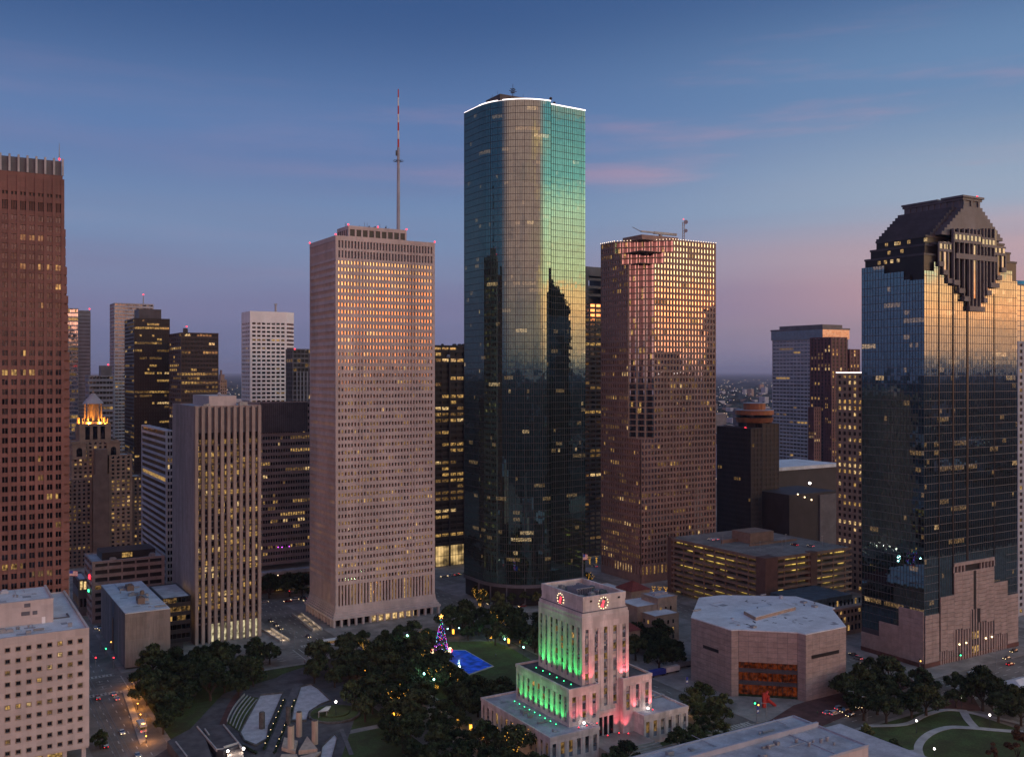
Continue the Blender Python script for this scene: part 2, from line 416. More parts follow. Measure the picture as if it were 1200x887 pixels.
M['coltan'] = mat('tan_fountain_column', (0.55, 0.42, 0.32), 0.7, 0.1, 0.6, stretch=(1, 1, 0.2))
M['coldk'] = mat('weathered_column', (0.13, 0.12, 0.11), 0.8, 0.2, 0.6)
M['hedge'] = mat('hedge_leaves', (0.03, 0.045, 0.025), 0.9, 0.4, 0.8, spec=0.1)
# glass
M['g_teal'] = glass('teal_mirror_glass', (0.115, 0.205, 0.20), 0.02, 0.022, 0.14, metal=.93)
M['g_blue'] = glass('blue_mirror_glass', (0.15, 0.23, 0.27), 0.02, 0.012, 0.10, metal=.95)
M['g_shell'] = glass('bronze_window_glass', (0.50, 0.38, 0.26), 0.06, 0.005, 0.3)
M['g_ent'] = glass('clear_mirror_glass', (0.55, 0.50, 0.47), 0.03, 0.003, 0.25)
M['g_red'] = glass('copper_mirror_glass', (0.15, 0.11, 0.11), 0.08, 0.02, 0.3)
M['g_dark'] = glass('dark_window_glass', (0.06, 0.06, 0.07), 0.12, 0.01, 0.4)
M['g_mid'] = glass('grey_window_glass', (0.20, 0.21, 0.23), 0.15, 0.005, 0.4)
M['g_pale'] = glass('pale_mirror_glass', (0.17, 0.18, 0.19), 0.12, 0.01, 0.2)
M['g_sky'] = glass('pale_sky_glass', (0.75, 0.78, 0.85), 0.10, 0.01, 0.2)
M['g_hall'] = glass('city_hall_window_glass', (0.42, 0.42, 0.46), 0.35, 0.01, 0.2)
WARM = (1.0, 0.62, 0.22)
M['l1'] = glass('window_lit_dim', (0.10, 0.09, 0.08), 0.12, 0, emis=(1.0, 0.56, 0.18), estr=0.12)
M['l2'] = glass('window_lit', (0.10, 0.09, 0.08), 0.12, 0, emis=(1.0, 0.58, 0.17), estr=0.36)
M['l3'] = glass('window_lit_bright', (0.10, 0.09, 0.08), 0.12, 0, emis=(1.0, 0.66, 0.28), estr=0.62)
M['lt1'] = glass('teal_glass_lit', (0.115, 0.19, 0.19), 0.02, 0.02, 0.14, emis=(1.0, 0.66, 0.3), estr=0.10, escale=1.3)
M['lt2'] = glass('teal_glass_lit_bright', (0.115, 0.19, 0.19), 0.02, 0.02, 0.14, emis=(1.0, 0.70, 0.34), estr=0.28, escale=1.3)
M['lb1'] = glass('blue_glass_lit', (0.15, 0.22, 0.26), 0.02, 0.02, 0.14, emis=(1.0, 0.60, 0.26), estr=0.12, escale=1.3)
M['lb2'] = glass('blue_glass_lit_bright', (0.15, 0.21, 0.25), 0.02, 0.006, 0.35, emis=(1.0, 0.64, 0.3), estr=0.3, escale=1.3)
M['ls1'] = glass('bronze_glass_lit', (0.45, 0.34, 0.24), 0.06, 0.005, 0.3, emis=(1.0, 0.58, 0.18), estr=0.16)
M['ls2'] = glass('bronze_glass_lit_bright', (0.45, 0.34, 0.24), 0.06, 0.005, 0.3, emis=(1.0, 0.62, 0.22), estr=0.5)
M['garagelit'] = glass('garage_interior_lit', (0.02, 0.02, 0.02), 0.5, 0, emis=(1.0, 0.66, 0.14), estr=0.75, metal=0.0, escale=0.16)
M['e_white'] = glow('lamp_white', (1.0, 0.92, 0.85), 9)
M['e_edge'] = glow('roof_edge_light', (1.0, 0.88, 0.86), 2.2)
M['e_edge2'] = glow('roof_edge_bulb', (1.0, 0.75, 0.5), 2.6)
M['e_red'] = glow('lamp_red', (1.0, 0.03, 0.05), 4)
M['e_green'] = glow('lamp_green', (0.05, 1.0, 0.35), 4)
M['e_purple'] = glow('lamp_purple', (0.75, 0.1, 1.0), 3)
M['e_blue'] = glow('lamp_blue', (0.08, 0.12, 1.0), 3)
M['e_amber'] = glow('lamp_amber', (1.0, 0.5, 0.10), 3.0)
M['e_warm'] = glow('lamp_warm', (1.0, 0.75, 0.4), 4)
M['e_cool'] = glow('lamp_blue_green', (0.35, 1.0, 0.85), 7)
M['e_string'] = glow('string_light_yellow', (1.0, 0.50, 0.06), 1.7)
M['e_city'] = glow('city_light', (1.0, 0.75, 0.5), 1.2)
M['e_cityw'] = glow('city_light_white', (0.9, 0.9, 0.9), 1.0)
M['water'] = glass('blue_lit_water', (0.02, 0.08, 0.35), 0.1, 0.06, 0.5, emis=(0.012, 0.06, 0.62), estr=0.32, escale=.3, metal=0.0)
M['amberglass'] = glass('amber_atrium_glass', (0.12, 0.05, 0.03), 0.08, 0.02, 0.4, emis=(1.0, 0.17, 0.03), estr=0.055, escale=0.7)
# ------------------------------------------------------------------ facades
def side_frame(x0, y0, w, d, side):
    """origin, run direction and outward normal of one face of an upright box"""
    return {'F': ((x0, y0), (1, 0), (0, -1), w), 'L': ((x0, y0 + d), (0, -1), (-1, 0), d),
            'R': ((x0 + w, y0), (0, 1), (1, 0), d), 'B': ((x0 + w, y0 + d), (-1, 0), (0, 1), w)}[side]
def sbox(mb, O, dv, n, s0, s1, n0, n1, z0, z1, mi=0):
    ax, ay = O[0] + dv[0] * s0 + n[0] * n0, O[1] + dv[1] * s0 + n[1] * n0
    bx, by = O[0] + dv[0] * s1 + n[0] * n1, O[1] + dv[1] * s1 + n[1] * n1
    if abs(dv[0] * dv[1]) < 1e-6: mb.box(ax, ay, z0, bx, by, z1, mi)
    else:
        p = [(O[0] + dv[0] * a + n[0] * b, O[1] + dv[1] * a + n[1] * b) for a, b in ((s0, n0), (s1, n0), (s1, n1), (s0, n1))]
        mb.prism(p, z0, z1, mi)
def pane(mb, O, dv, n, s0, s1, nn, z0, z1, mi, tilt=0.0, rnd=random):
    """one glass pane, turned a hair out of plane as real panes are"""
    a = rnd.uniform(-tilt, tilt) * (s1 - s0); b = rnd.uniform(-tilt, tilt) * (z1 - z0)
    pts = []
    for s, z, k in ((s0, z0, -a - b), (s1, z0, a - b), (s1, z1, a + b), (s0, z1, -a + b)):
        q = nn + k
        pts.append((O[0] + dv[0] * s + n[0] * q, O[1] + dv[1] * s + n[1] * q, z))
    mb.face(pts, mi)
def litpick(seed, dark=0.78, levels=(1, 2, 3), weights=(6, 3, 1), floorvar=0.8, run=0.5, zlim=None):
    """which rooms are lit: floors differ, and lit rooms come in runs"""
    r = random.Random(seed); fl = {}; last = {}
    def f(ix, iz, side):
        k = (side, iz)
        if k not in fl:
            fl[k] = (1 - dark) * (1 - floorvar + 2 * floorvar * r.random() ** 1.6)
            if r.random() < 0.10: fl[k] = min(0.9, fl[k] * 3 + 0.1)
        if k in last and last[k][0] == ix - 1 and r.random() < run: v = last[k][1]
        else: v = r.choices(levels, weights)[0] if r.random() < fl[k] else 0
        last[k] = (ix, v)
        return v
    return f
def facade(root, x0, y0, w, d, side, z0, z1, nx, nz, wf, hf, wall, gmats, pick, rec=0.6, proud=0.05, cs=0.8, indiv='', tilt=0.004,
           wmb=None, gmb=None, sillfirst=True, rnd=random):
    O, dv, n, L = side_frame(x0, y0, w, d, side)
    s0, s1 = cs, L - cs
    bay = (s1 - s0) / nx; fh = (z1 - z0) / nz
    pw = bay * (1 - wf); sh = fh * (1 - hf)
    pier_me = span_me = None
    for i in range(nx + 1):
        a = s0 + i * bay - pw / 2; b = a + pw
        if i == 0: a = s0
        if i == nx: b = s1
        if b - a < 0.02: continue
        if 'p' in indiv:
            m2 = MB(); sbox(m2, O, dv, n, a, b, -rec - 0.05, 0, z0, z1); m2.build('pier', wall, root)
        else: sbox(wmb, O, dv, n, a, b, -rec - 0.05, 0, z0, z1)
    for j in range(nz):
        za = z0 + j * fh
        if sh > 0.02:
            if 's' in indiv:
                c = (O[0], O[1], za)
                if span_me is None:
                    m2 = MB(); sbox(m2, O, dv, n, s0, s1, -rec - 0.1, -proud, za, za + sh)
                    span_me = m2.mesh('spandrel', wall, c)
                place('spandrel', span_me, root, c)
            else: sbox(wmb, O, dv, n, s0, s1, -rec - 0.1, -proud, za, za + sh)
        for i in range(nx):
            pane(gmb, O, dv, n, s0 + i * bay + pw / 2, s0 + (i + 1) * bay - pw / 2, -rec, za + sh, za + fh, pick(i, j, side), tilt, rnd)
def corners(mb, x0, y0, w, d, z0, z1, cs=0.8, out=0.03, mi=0):
    for cx, cy in ((x0, y0), (x0 + w, y0), (x0, y0 + d), (x0 + w, y0 + d)):
        ax = cx - out if cx == x0 else cx + out; ay = cy - out if cy == y0 else cy + out
        bx = cx + cs if cx == x0 else cx - cs; by = cy + cs if cy == y0 else cy - cs
        mb.box(ax, ay, z0, bx, by, z1, mi)
def roof(root, x0, y0, w, d, z, mroof, mwall, ph=1.0, pt=0.5, name='roof'):
    mb = MB(); mb.box(x0 + pt, y0 + pt, z - 0.6, x0 + w - pt, y0 + d - pt, z + 0.02, 0); mb.build(name, mroof, root)
    p = MB()
    e = 0.06
    p.box(x0 - e, y0 - e, z, x0 + w + e, y0 + pt, z + ph); p.box(x0 - e, y0 + d - pt, z, x0 + w + e, y0 + d + e, z + ph)
    p.box(x0 - e, y0 + pt, z, x0 + pt, y0 + d - pt, z + ph); p.box(x0 + w - pt, y0 + pt, z, x0 + w + e, y0 + d - pt, z + ph)
    p.build('parapet', mwall, root)
def tower(root, x0, y0, w, d, z0, z1, nxw, nxd, nz, wf, hf, wall, gmats, pick, rec=0.6, proud=0.05, cs=0.8, indiv='', tilt=0.004,
          mroof=None, ph=1.0, sides='FLRB', seed=1, wallname='wall', winname='window', coremat=None, wf2=None, hf2=None):
    rnd = random.Random(seed)
    wmb, gmb, cmb = MB(), MB(), MB()
    cmb.box(x0 + rec + 0.3, y0 + rec + 0.3, z0, x0 + w - rec - 0.3, y0 + d - rec - 0.3, z1 - 0.7)
    for sd_ in sides:
        ii = indiv if sd_ in 'FL' else ''
        side2 = sd_ in 'LR'
        facade(root, x0, y0, w, d, sd_, z0, z1, nxw if sd_ in 'FB' else nxd, nz, (wf2 or wf) if side2 else wf, (hf2 or hf) if side2 else hf,
               wall, gmats, pick, rec, proud, cs, ii, tilt, wmb, gmb, rnd=rnd)
    corners(wmb, x0, y0, w, d, z0, z1, cs)
    cmb.build('core', coremat or M['slate'], root)
    wmb.build(wallname, wall, root)
    nfr = len(gmb.f)
    g = gmb.build(winname, gmats, root, kind='stuff')
    roof(root, x0, y0, w, d, z1, mroof or M['roofg'], wall, ph)
def frame_box(fx, D, lx, rx):
    X, Y = atD(fx, D)
    return X, Y, onY(rx, Y) - X, onX(lx, X) - Y
def small_boxes(root, x0, y0, x1, y1, z, n, m, seed, name='rooftop_unit', smin=1.2, smax=3.5, hmax=2.4):
    r = random.Random(seed)
    for i in range(n):
        a, b = r.uniform(smin, smax), r.uniform(smin, smax); h = r.uniform(0.8, hmax)
        x, y = r.uniform(x0, x1 - a), r.uniform(y0, y1 - b)
        mb = MB(); mb.box(x, y, z, x + a, y + b, z + h)
        mb.box(x + a * .15, y + b * .15, z + h, x + a * .85, y + b * .85, z + h + 0.3)
        mb.build(name, m, root)
def beacon(root, x, y, z, r=0.55):
    mb = MB(); mb.ball((x, y, z), r); mb.build('beacon', M['e_red'], root)
STD = [M['g_dark'], M['l1'], M['l2'], M['l3']]

# ================================================================== ground and streets
g = MB(); g.box(-60000, -60000, -1.0, 90000, 90000, 0.0); g.build('ground', M['far'], kind='structure')
rd = MB(); rd.box(-250, 120, -0.5, 900, 1000, 0.03); rd.build('road', M['asphalt'], kind='structure')
BX = [(-60, 53), (79, 163), (187, 262), (285, 370), (393, 493), (516, 600), (623, 700)]
BY = [(130, 250), (272, 358), (372, 455), (483, 572), (596, 680), (704, 790), (812, 900)]
BYS = {0: [(130, 262), (284, 455), (483, 572)]}
bl = MB()
for i, (a, b) in enumerate(BX):
    for j, (c, d) in enumerate([(130, 259), (283, 455)] + BY[3:]):
        bl.box(a, c, 0.0, b, d, 0.16)
bl.build('pavement', M['pave'], kind='structure')
mk = MB()
def dash(x0, y0, x1, y1, w=0.35, on=3.0, off=6.0):
    L = math.hypot(x1 - x0, y1 - y0); dx, dy = (x1 - x0) / L, (y1 - y0) / L; t = 0
    while t < L:
        e = min(L, t + on); nx, ny = -dy * w / 2, dx * w / 2
        a = (x0 + dx * t, y0 + dy * t); b = (x0 + dx * e, y0 + dy * e)
        mk.face([(a[0] - nx, a[1] - ny, 0.07), (b[0] - nx, b[1] - ny, 0.07), (b[0] + nx, b[1] + ny, 0.07), (a[0] + nx, a[1] + ny, 0.07)])
        t += on + off
for xc in (66, 175, 273.5, 381.5, 504):
    for o in (-6, -2.5, 2.5, 6): dash(xc + o, 140, xc + o, 700)
for yc in (469, 271, 584):
    for o in (-6, -2, 2, 6): dash(-50, yc + o, 620, yc + o)
for xc in (66, 175, 273.5, 381.5):
    for yc in (469, 271):
        for s in (-1, 1):
            dash(xc - 10, yc + s * 12.2, xc + 10, yc + s * 12.2, 0.4, 40, 1); dash(xc - 10, yc + s * 15.2, xc + 10, yc + s * 15.2, 0.4, 40, 1)
            dash(xc + s * 12.2, yc - 10, xc + s * 12.2, yc + 10, 0.4, 40, 1); dash(xc + s * 15.2, yc - 10, xc + s * 15.2, yc + 10, 0.4, 40, 1)
mk.build('road_markings', M['paint'], kind='structure')
tk = MB()
for xc in (60.0, 61.5, 63.8, 65.3): tk.box(xc, 150, 0.0, xc + 0.25, 700, 0.08)
tk.build('tram_track', M['trackmetal'], kind='structure')

# ================================================================== left: red granite tower
GX1 = 52.0; GY = 454.4
t = thing('office_tower', 'tall red granite tower cropped by the left edge, with pale fins on its flat top', 'skyscraper', (10, GY + 20, 0))
zt = zr(*atD(67, 413), 187)
gw = GX1 + 52.0; nbay = 15
pk = litpick(11, 0.90, (1, 2, 3), (6, 4, 1))
steps = [(0.0, 148.0, 1.6), (148.0, 170.0, 1.1), (170.0, 185.0, 0.6), (185.0, 198.0, 0.1), (198.0, 211.0, -0.4), (211.0, zt - 11, -0.9)]
wmb, gmb = MB(), MB(); O, dv, n = (-52.0, GY), (1, 0), (0, -1)
bay = 104.0 / 30.4
B2 = 3.36
fh = 4.03
rnd = random.Random(3)
nfl = int((zt - 26) / fh)
nb = 29
def gx(i): return GX1 - 1.0 - (nb - i) * B2
for i in range(nb + 1):
    m2 = MB(); m2.box(gx(i) - 0.62, GY - 0.35, 0, gx(i) + 0.62, GY + 0.8, zt - 8); m2.build('pier', M['granite'], t)
for j in range(nfl):
    za = 4 + j * fh
    m2 = MB(); m2.box(gx(0), GY, za, gx(nb), GY + 0.9, za + fh * 0.42); m2.build('spandrel', M['granite'], t)
    for i in range(nb):
        v = pk(i, j, 'F')
        for h in (0, 1):
            a = gx(i) + 0.66 + h * (B2 - 1.32) / 2 + (0.08 if h else 0); b = a + (B2 - 1.32) / 2 - 0.12
            vv = v if rnd.random() < 0.8 else 0
            pane(gmb, (0, GY), dv, n, a, b, -0.6, za + fh * 0.42, za + fh, vv, 0.003, rnd)
        wmb.box(gx(i) + B2 / 2 - 0.1, GY + 0.1, za + fh * 0.42, gx(i) + B2 / 2 + 0.1, GY + 0.7, za + fh)
ztp = 4 + nfl * fh
# top storeys: blank granite, small openings, tall dark openings, pale capped fins
wmb.box(gx(0), GY, ztp, gx(nb), GY + 0.9, ztp + 2.0)
wmb.box(gx(0), GY, ztp + 5.8, gx(nb), GY + 0.9, ztp + 8.2); wmb.box(gx(0), GY, ztp + 9.6, gx(nb), GY + 0.9, zt - 6.5)
for i in range(nb):
    gmb.face([(gx(i) + .6, GY + .85, ztp + 2), (gx(i) + B2 - .6, GY + .85, ztp + 2), (gx(i) + B2 - .6, GY + .85, ztp + 5.8), (gx(i) + .6, GY + .85, ztp + 5.8)], 4)
    gmb.face([(gx(i) + .6, GY + .85, ztp + 8.2), (gx(i) + B2 - .6, GY + .85, ztp + 8.2), (gx(i) + B2 - .6, GY + .85, ztp + 9.6), (gx(i) + .6, GY + .85, ztp + 9.6)], 4)
    for q in (0.35, 0.5, 0.65): wmb.box(gx(i) + B2 * q - .12, GY + .2, ztp + 2, gx(i) + B2 * q + .12, GY + .8, ztp + 5.8)
    wmb.box(gx(i) + B2 * .5 - .3, GY + .2, ztp + 8.2, gx(i) + B2 * .5 + .3, GY + .8, ztp + 9.6)
for i in range(nb + 1):
    m2 = MB(); m2.box(gx(i) - 0.38, GY - 0.55, zt - 6.5, gx(i) + 0.38, GY + 0.6, zt + 0.6); m2.build('crown_fin', M['capwhite'], t)
m2 = MB(); m2.box(-52, GY + 1.0, zt - 6.5, GX1 - 1.4, GY + 30, zt - 0.2); m2.build('crown', M['slate2'], t)
for z0_, z1_, dx in steps: wmb.box(-52, GY + 0.95, z0_, GX1 + dx, GY + 41, z1_)
wmb.box(-52, GY + 0.95, zt - 11, GX1 - 1.2, GY + 40, zt - 6.6)
for k in range(52):   # corner stones on the right edge, stepping in and out
    z0_ = 4 + k * fh
    if z0_ > zt - 12: break
    dx = [s[2] for s in steps if s[0] <= z0_ < s[1]][0]
    wmb.box(GX1 - 0.4, GY - 0.30, z0_, GX1 + dx + 0.05, GY + 0.9, z0_ + fh * 0.8)
wmb.build('wall', M['granite'], t)
gmb.build('window', [M['g_dark'], M['l1'], M['l2'], M['l3'], M['black']], t, kind='stuff')
m2 = MB(); m2.tube((GX1 - 2.2, GY + 1, zt), (GX1 - 2.2, GY + 1, zt + 7.5), 0.25, 0.06, 6); m2.build('mast', M['metal'], t)
beacon(t, GX1 - 2.2, GY + 0.8, zt + 0.6, 0.5)

# ================================================================== pale stone tower with the tall mast
SX, SY, SW, SD = frame_box(393.3, 537, 363, 509.5)
SZ = zr(SX, SY, 276)
t = thing('office_tower', 'pale pinkish stone tower with a fine window grid below the tall mast', 'skyscraper', (SX + SW / 2, SY + SD / 2, 0))
SM = [M['g_shell'], M['ls1'], M['ls2'], M['l2'], M['slate2']]
pks = litpick(5, 0.74, (1, 2, 3), (12, 2, 1), run=0.35)
wmb, gmb, cmb = MB(), MB(), MB(); rnd = random.Random(5)
zb = 22.5; NZ = 46
cmb.box(SX + 1, SY + 1, 0, SX + SW - 1, SY + SD - 1, SZ - 8)
NXF, NXL = 31, 21
# undulating front: the piers swell at a third and two thirds of its width
zf1 = SZ - 13.5
def shell_face(side, nx, nz, z0, z1, hf, wf, indiv, pick):
    facade(t, SX, SY, SW, SD, side, z0, z1, nx, nz, wf, hf, M['pale'], SM, pick, 0.75, 0.03, 1.2, indiv, 0.004, wmb, gmb, rnd=rnd)
for sd_, nx in (('F', NXF), ('L', NXL), ('R', NXL), ('B', NXF)):
    ind = 's' if sd_ in 'FL' else ''
    fl_ = sd_ in 'LR'
    shell_face(sd_, nx, NZ, zb, zf1, 0.50, 0.58 if not fl_ else 0.86, ind, pks)
    shell_face(sd_, nx, 2, zf1 + 0.001, SZ - 2.5, 0.74, 0.58, ind, lambda i, j, s: 4)
    shell_face(sd_, nx, 1, 9.5, zb - 0.001, 0.95, 0.5, ind, lambda i, j, s: 0 if rnd.random() < .75 else (1 if rnd.random() < .7 else 2))
for cxp in (0.215, 0.78):
    for k in (-2, -1, 0, 1, 2):
        xx = SX + 1.2 + (SW - 2.4) * (round(cxp * NXF) + k) / NXF
        m2 = MB(); m2.box(xx - 0.42, SY - 0.06 - 0.10 * (2 - abs(k)), zb - 6, xx + 0.42, SY - 0.0, SZ - 1); m2.build('rib', M['pale'], t)
corners(wmb, SX, SY, SW, SD, 9.5, SZ - 2.5, 1.2)
cap = MB(); cap.box(SX - .1, SY - .1, SZ - 2.5, SX + SW + .1, SY + SD + .1, SZ - 0.8); cap.build('cornice', M['pale'], t)
roof(t, SX, SY, SW, SD, SZ - 0.8, M['roofg'], M['pale'], 0.9)
# flared foot, then the open ground floor with a lit lobby
ft = MB()
for k in range(6):
    e = 0.25 + 2.4 * ((5 - k) / 5) ** 2.0
    ft.box(SX - e, SY - e, 4.2 + k * 1.15 if k else 4.2, SX + SW + e, SY + SD + e, 4.2 + (k + 1) * 1.15 - 0.002)
ft.build('flared_base', M['pale'], t)
for i in range(16):
    x = SX - 1.5 + (SW + 3.0) * i / 15
    m2 = MB(); m2.box(x - .6, SY - 2.3, 0.1, x + .6, SY - 0.8, 4.2); m2.build('column', M['pale'], t)
for i in range(9):
    y = SY + 2 + (SD - 2) * i / 8
    m2 = MB(); m2.box(SX - 2.3, y - .6, 0.1, SX - 0.9, y + .6, 4.2); m2.build('column', M['pale'], t)
lb = MB()
for i in range(15):
    a = SX + 1.2 + (SW - 2.4) * i / 15
    lb.box(a + .2, SY + 0.75, 0.2, a + (SW - 2.4) / 15 - .2, SY + 0.98, 4.1, 0 if 5 <= i <= 11 else 1)
lb.build('lobby_window', [M['l3'], M['g_dark']], t)
cmb.build('core', M['slate'], t); wmb.build('wall', M['pale'], t); gmb.build('window', SM, t, kind='stuff')
# penthouse with a row of dark openings
px0 = onY(408.2, SY + 6); px1 = onY(476.4, SY + 6); pz = zr(px0, SY + 6, 264.3); pyb = onX(395, px0)
ph_ = MB(); PW = px1 - px0; PD = max(14, pyb - SY - 6)
ph_.box(px0 + .6, SY + 6.6, SZ - 0.7, px1 - .6, SY + 6 + PD - .6, pz - 0.7); ph_.box(px0, SY + 6, pz - 2.0, px1, SY + 6 + PD, pz)
ph_.box(px0, SY + 6, SZ - .75, px1, SY + 6 + PD, SZ + 1.2)
for i in range(10):
    x = px0 + (PW - 1.0) * i / 9; ph_.box(x, SY + 5.95, SZ + 1.2, x + 1.0, SY + 6.7, pz - 2.0)
for i in range(6):
    y = SY + 6.8 + (PD - 1.6) * i / 5; ph_.box(px0 - .04, y, SZ + 1.2, px0 + .7, y + .8, pz - 2.0)
ph_.build('penthouse', M['pale'], t)
oo = MB()
for i in range(9):
    x = px0 + (PW - 1.0) * i / 9 + 1.05; oo.box(x, SY + 6.4, SZ + 1.2, x + (PW - 1) / 9 - 1.1, SY + 6.58, pz - 2.0)
for i in range(5):
    y = SY + 7.6 + (PD - 1.6) * i / 5; oo.box(px0 + .4, y + .1, SZ + 1.2, px0 + .58, y + (PD - 1.6) / 5 - .9, pz - 2)
oo.build('louvre', M['black'], t)
for (x, y, z) in ((SX, SY, SZ + .6), (SX, SY + SD, SZ + .6), (SX + SW, SY, SZ + .6), (px0, SY + 6, pz + .5), (px1, SY + 6, pz + .5), ((px0 + px1) / 2, SY + 6, pz + .5)): beacon(t, x, y, z, 0.5)
an = MB(); r = random.Random(2)
for i in range(14):
    x = r.uniform(px0 + 1, px1 - 4); y = r.uniform(SY + 7, SY + 6 + PD - 1); h = r.uniform(1.5, 4.5); an.tube((x, y, pz), (x, y, pz + h), 0.1, 0.08, 5)
    if i % 3 == 0: an.ball((x, y, pz + h * .7), 0.5)
an.build('aerial', M['darkmetal'], t)
mx, my = px1 - 4.0, SY + 12.0
mx = onY(466.8, my)
mt = thing('roof_mast', 'tall white and red broadcast mast on the roof of the pale stone tower', 'antenna', (mx, my, pz))
zA = zr(mx, my, 173); zB = zr(mx, my, 105); zR = zr(mx, my, 189)
m2 = MB(); m2.tube((mx, my, pz - 0.5), (mx, my, zA), 1.05, 0.75, 14); m2.build('pole', M['slab'], mt)
seg = [(zA + (zB - zA) * k / 7, zA + (zB - zA) * (k + 1) / 7) for k in range(7)]
for k, (a, b) in enumerate(seg):
    m2 = MB(); m2.tube((mx, my, a), (mx, my, b), 0.55 - 0.03 * k, 0.52 - 0.03 * k, 10); m2.build('pole_section', M['redpaint'] if k % 2 == 0 else M['whitepaint'], mt)
m2 = MB()
for a in (0, 1, 2, 3):
    an_ = R_(20 + 90 * a); m2.tube((mx, my, zR), (mx + 3.2 * math.cos(an_), my + 3.2 * math.sin(an_), zR + 0.1), 0.18, 0.18, 5)
for k in range(16):
    a0, a1 = 2 * math.pi * k / 16, 2 * math.pi * (k + 1) / 16
    m2.tube((mx + 3 * math.cos(a0), my + 3 * math.sin(a0), zR), (mx + 3 * math.cos(a1), my + 3 * math.sin(a1), zR), 0.12, 0.12, 4)
m2.box(mx - 1.6, my - .3, zR + 3, mx - 0.7, my + .3, zR + 6)
m2.build('platform', M['darkmetal'], mt)

# ================================================================== teal glass tower with a curved flank
XB, YB = atD(641, 592); XR = onY(686, YB) + .9; YR = YB + (XR - XB) * math.tan(R_(2.7))
t = thing('glass_tower', 'tallest tower, dark teal mirror glass with a curved left flank and a lit roof edge', 'skyscraper', (XB - 10, YB + 25, 0))
ynear = YB - 4.5
# plan outline: flat right front, notch, quarter circle, flat left side, mirrored at the back
Rr, flat = 31.7, 18.9
plan = [(XR, YR), (XB, YB), (XB, ynear)]
arc = []
x0a = XB - 0.3
for k in range(37):
    a = math.pi / 2 * k / 36
    arc.append((x0a - Rr * math.sin(a), ynear + Rr * (1 - math.cos(a))))
plan += arc + [(x0a - Rr, ynear + Rr + flat)]
bx_, by_ = x0a - Rr, ynear + Rr + flat
plan += [(XR - 31, by_), (XR - 31, by_ + 4.5)]
for k in range(19):
    a = math.pi / 2 * (1 - k / 18.0)
    plan.append((XR - 28.9 + 28.9 * math.cos(a), by_ + 4.5 - 28.9 + 28.9 * math.sin(a)))
ZW = zr(XB, ynear, 119.0); ZW2 = zr(XB, YB, 121.6)
ZS = 13.0
TM = [M['g_teal'], M['lt1'], M['lt2']]
pkt = litpick(21, 0.95, (1, 2), (3, 1), 0.95, 0.62)
rnd = random.Random(21)
gmb, mul, hor = MB(), MB(), MB()
nfl = 72
fh = (ZW - ZS) / nfl
def glass_wall(pts, ptop, pick, key, vis=True, gmb=None, mul=None, hor=None, fh=4.0, ZS=0.0, nfl=10, pw=1.55, tilt=0.004, rnd=random, vw=0.14, lowlit=0, major=4, split=True):
    """curtain wall along a polyline: one quad per pane, mullions between them"""
    acc = 0; idx = 0
    for (a, b) in zip(pts[:-1], pts[1:]):
        L = math.hypot(b[0] - a[0], b[1] - a[1])
        if L < 0.3: continue
        k = max(1, round(L / pw)); dv = ((b[0] - a[0]) / L, (b[1] - a[1]) / L); n = (dv[1], -dv[0])
        for i in range(k):
            s0, s1 = L * i / k, L * (i + 1) / k
            for j in range(nfl):
                z0_, z1_ = ZS + j * fh, ZS + (j + 1) * fh
                if z0_ > ptop - .3: continue
                z1_ = min(z1_, ptop)
                v = pick(idx, j, key)
                zm = z0_ + (z1_ - z0_) * 0.45
                if vis:
                    pane(gmb, a, dv, n, s0, s1, 0, z0_, zm, 0, tilt, rnd); pane(gmb, a, dv, n, s0, s1, 0, zm, z1_, v, tilt, rnd)
                elif i % 3 == 0:
                    pane(gmb, a, dv, n, s0, L * min(k, i + 3) / k, 0, z0_, z1_, 0, tilt, rnd)
            w_ = vw * (2.0 if idx % major == 0 else 1)
            if vis: sbox(mul, a, dv, n, s0 - w_ / 2, s0 + w_ / 2, -0.1, 0.12, ZS, min(ptop, ZS + nfl * fh))
            idx += 1
        if vis:
            for j in range(nfl + 1):
                z = ZS + j * fh
                if z > ptop + .1: continue
                sbox(hor, a, dv, n, 0, L, -0.1, 0.07, z - 0.13, z + 0.13)
pl = [(XR, YB), (XB, YB)][::-1]
left_line = ([(x0a - Rr, ynear + Rr + flat)] + arc[::-1])
# run directions go so that the outward side is on the right hand
glass_wall(left_line, ZW, pkt, 'A', True, gmb, mul, hor, fh, ZS, nfl, 1.6, 0.0014, rnd)
glass_wall([(XB, YB), (XR, YR)], ZW2, pkt, 'B', True, gmb, mul, hor, fh, ZS, nfl, 1.6, 0.0014, rnd)
glass_wall([(XB, ynear), (XB, YB)], ZW2, pkt, 'C', False, gmb, mul, hor, fh, ZS, nfl, 1.6, 0.003, rnd)
rest = [(XR, YB)] + plan[::-1][:20] + [(XR - 31, by_ + 4.5), (XR - 31, by_), (bx_, by_)]
rest = [(XR, YR), (XR, by_ + 4.5 - 28.9)] + plan[-19:][::-1] + [(XR - 31, by_), (bx_, by_)]
glass_wall(rest, ZW2, pkt, 'D', False, gmb, mul, hor, fh, ZS, nfl, 1.6, 0.003, rnd)
gmb.build('glass_panel', TM, t, kind='stuff'); mul.build('mullion', M['darkmetal'], t); hor.build('transom', M['darkmetal'], t)
inner = [(x0a - (Rr - .6) * math.sin(math.pi / 2 * k / 12), ynear + .6 + (Rr - .6) * (1 - math.cos(math.pi / 2 * k / 12))) for k in range(13)]
m2 = MB(); m2.prism([(XB - .6, YB + .6)] + inner + [(x0a - Rr + .6, by_ - .6), (XB - .6, by_ - .6)], 1.0, ZW - .5)
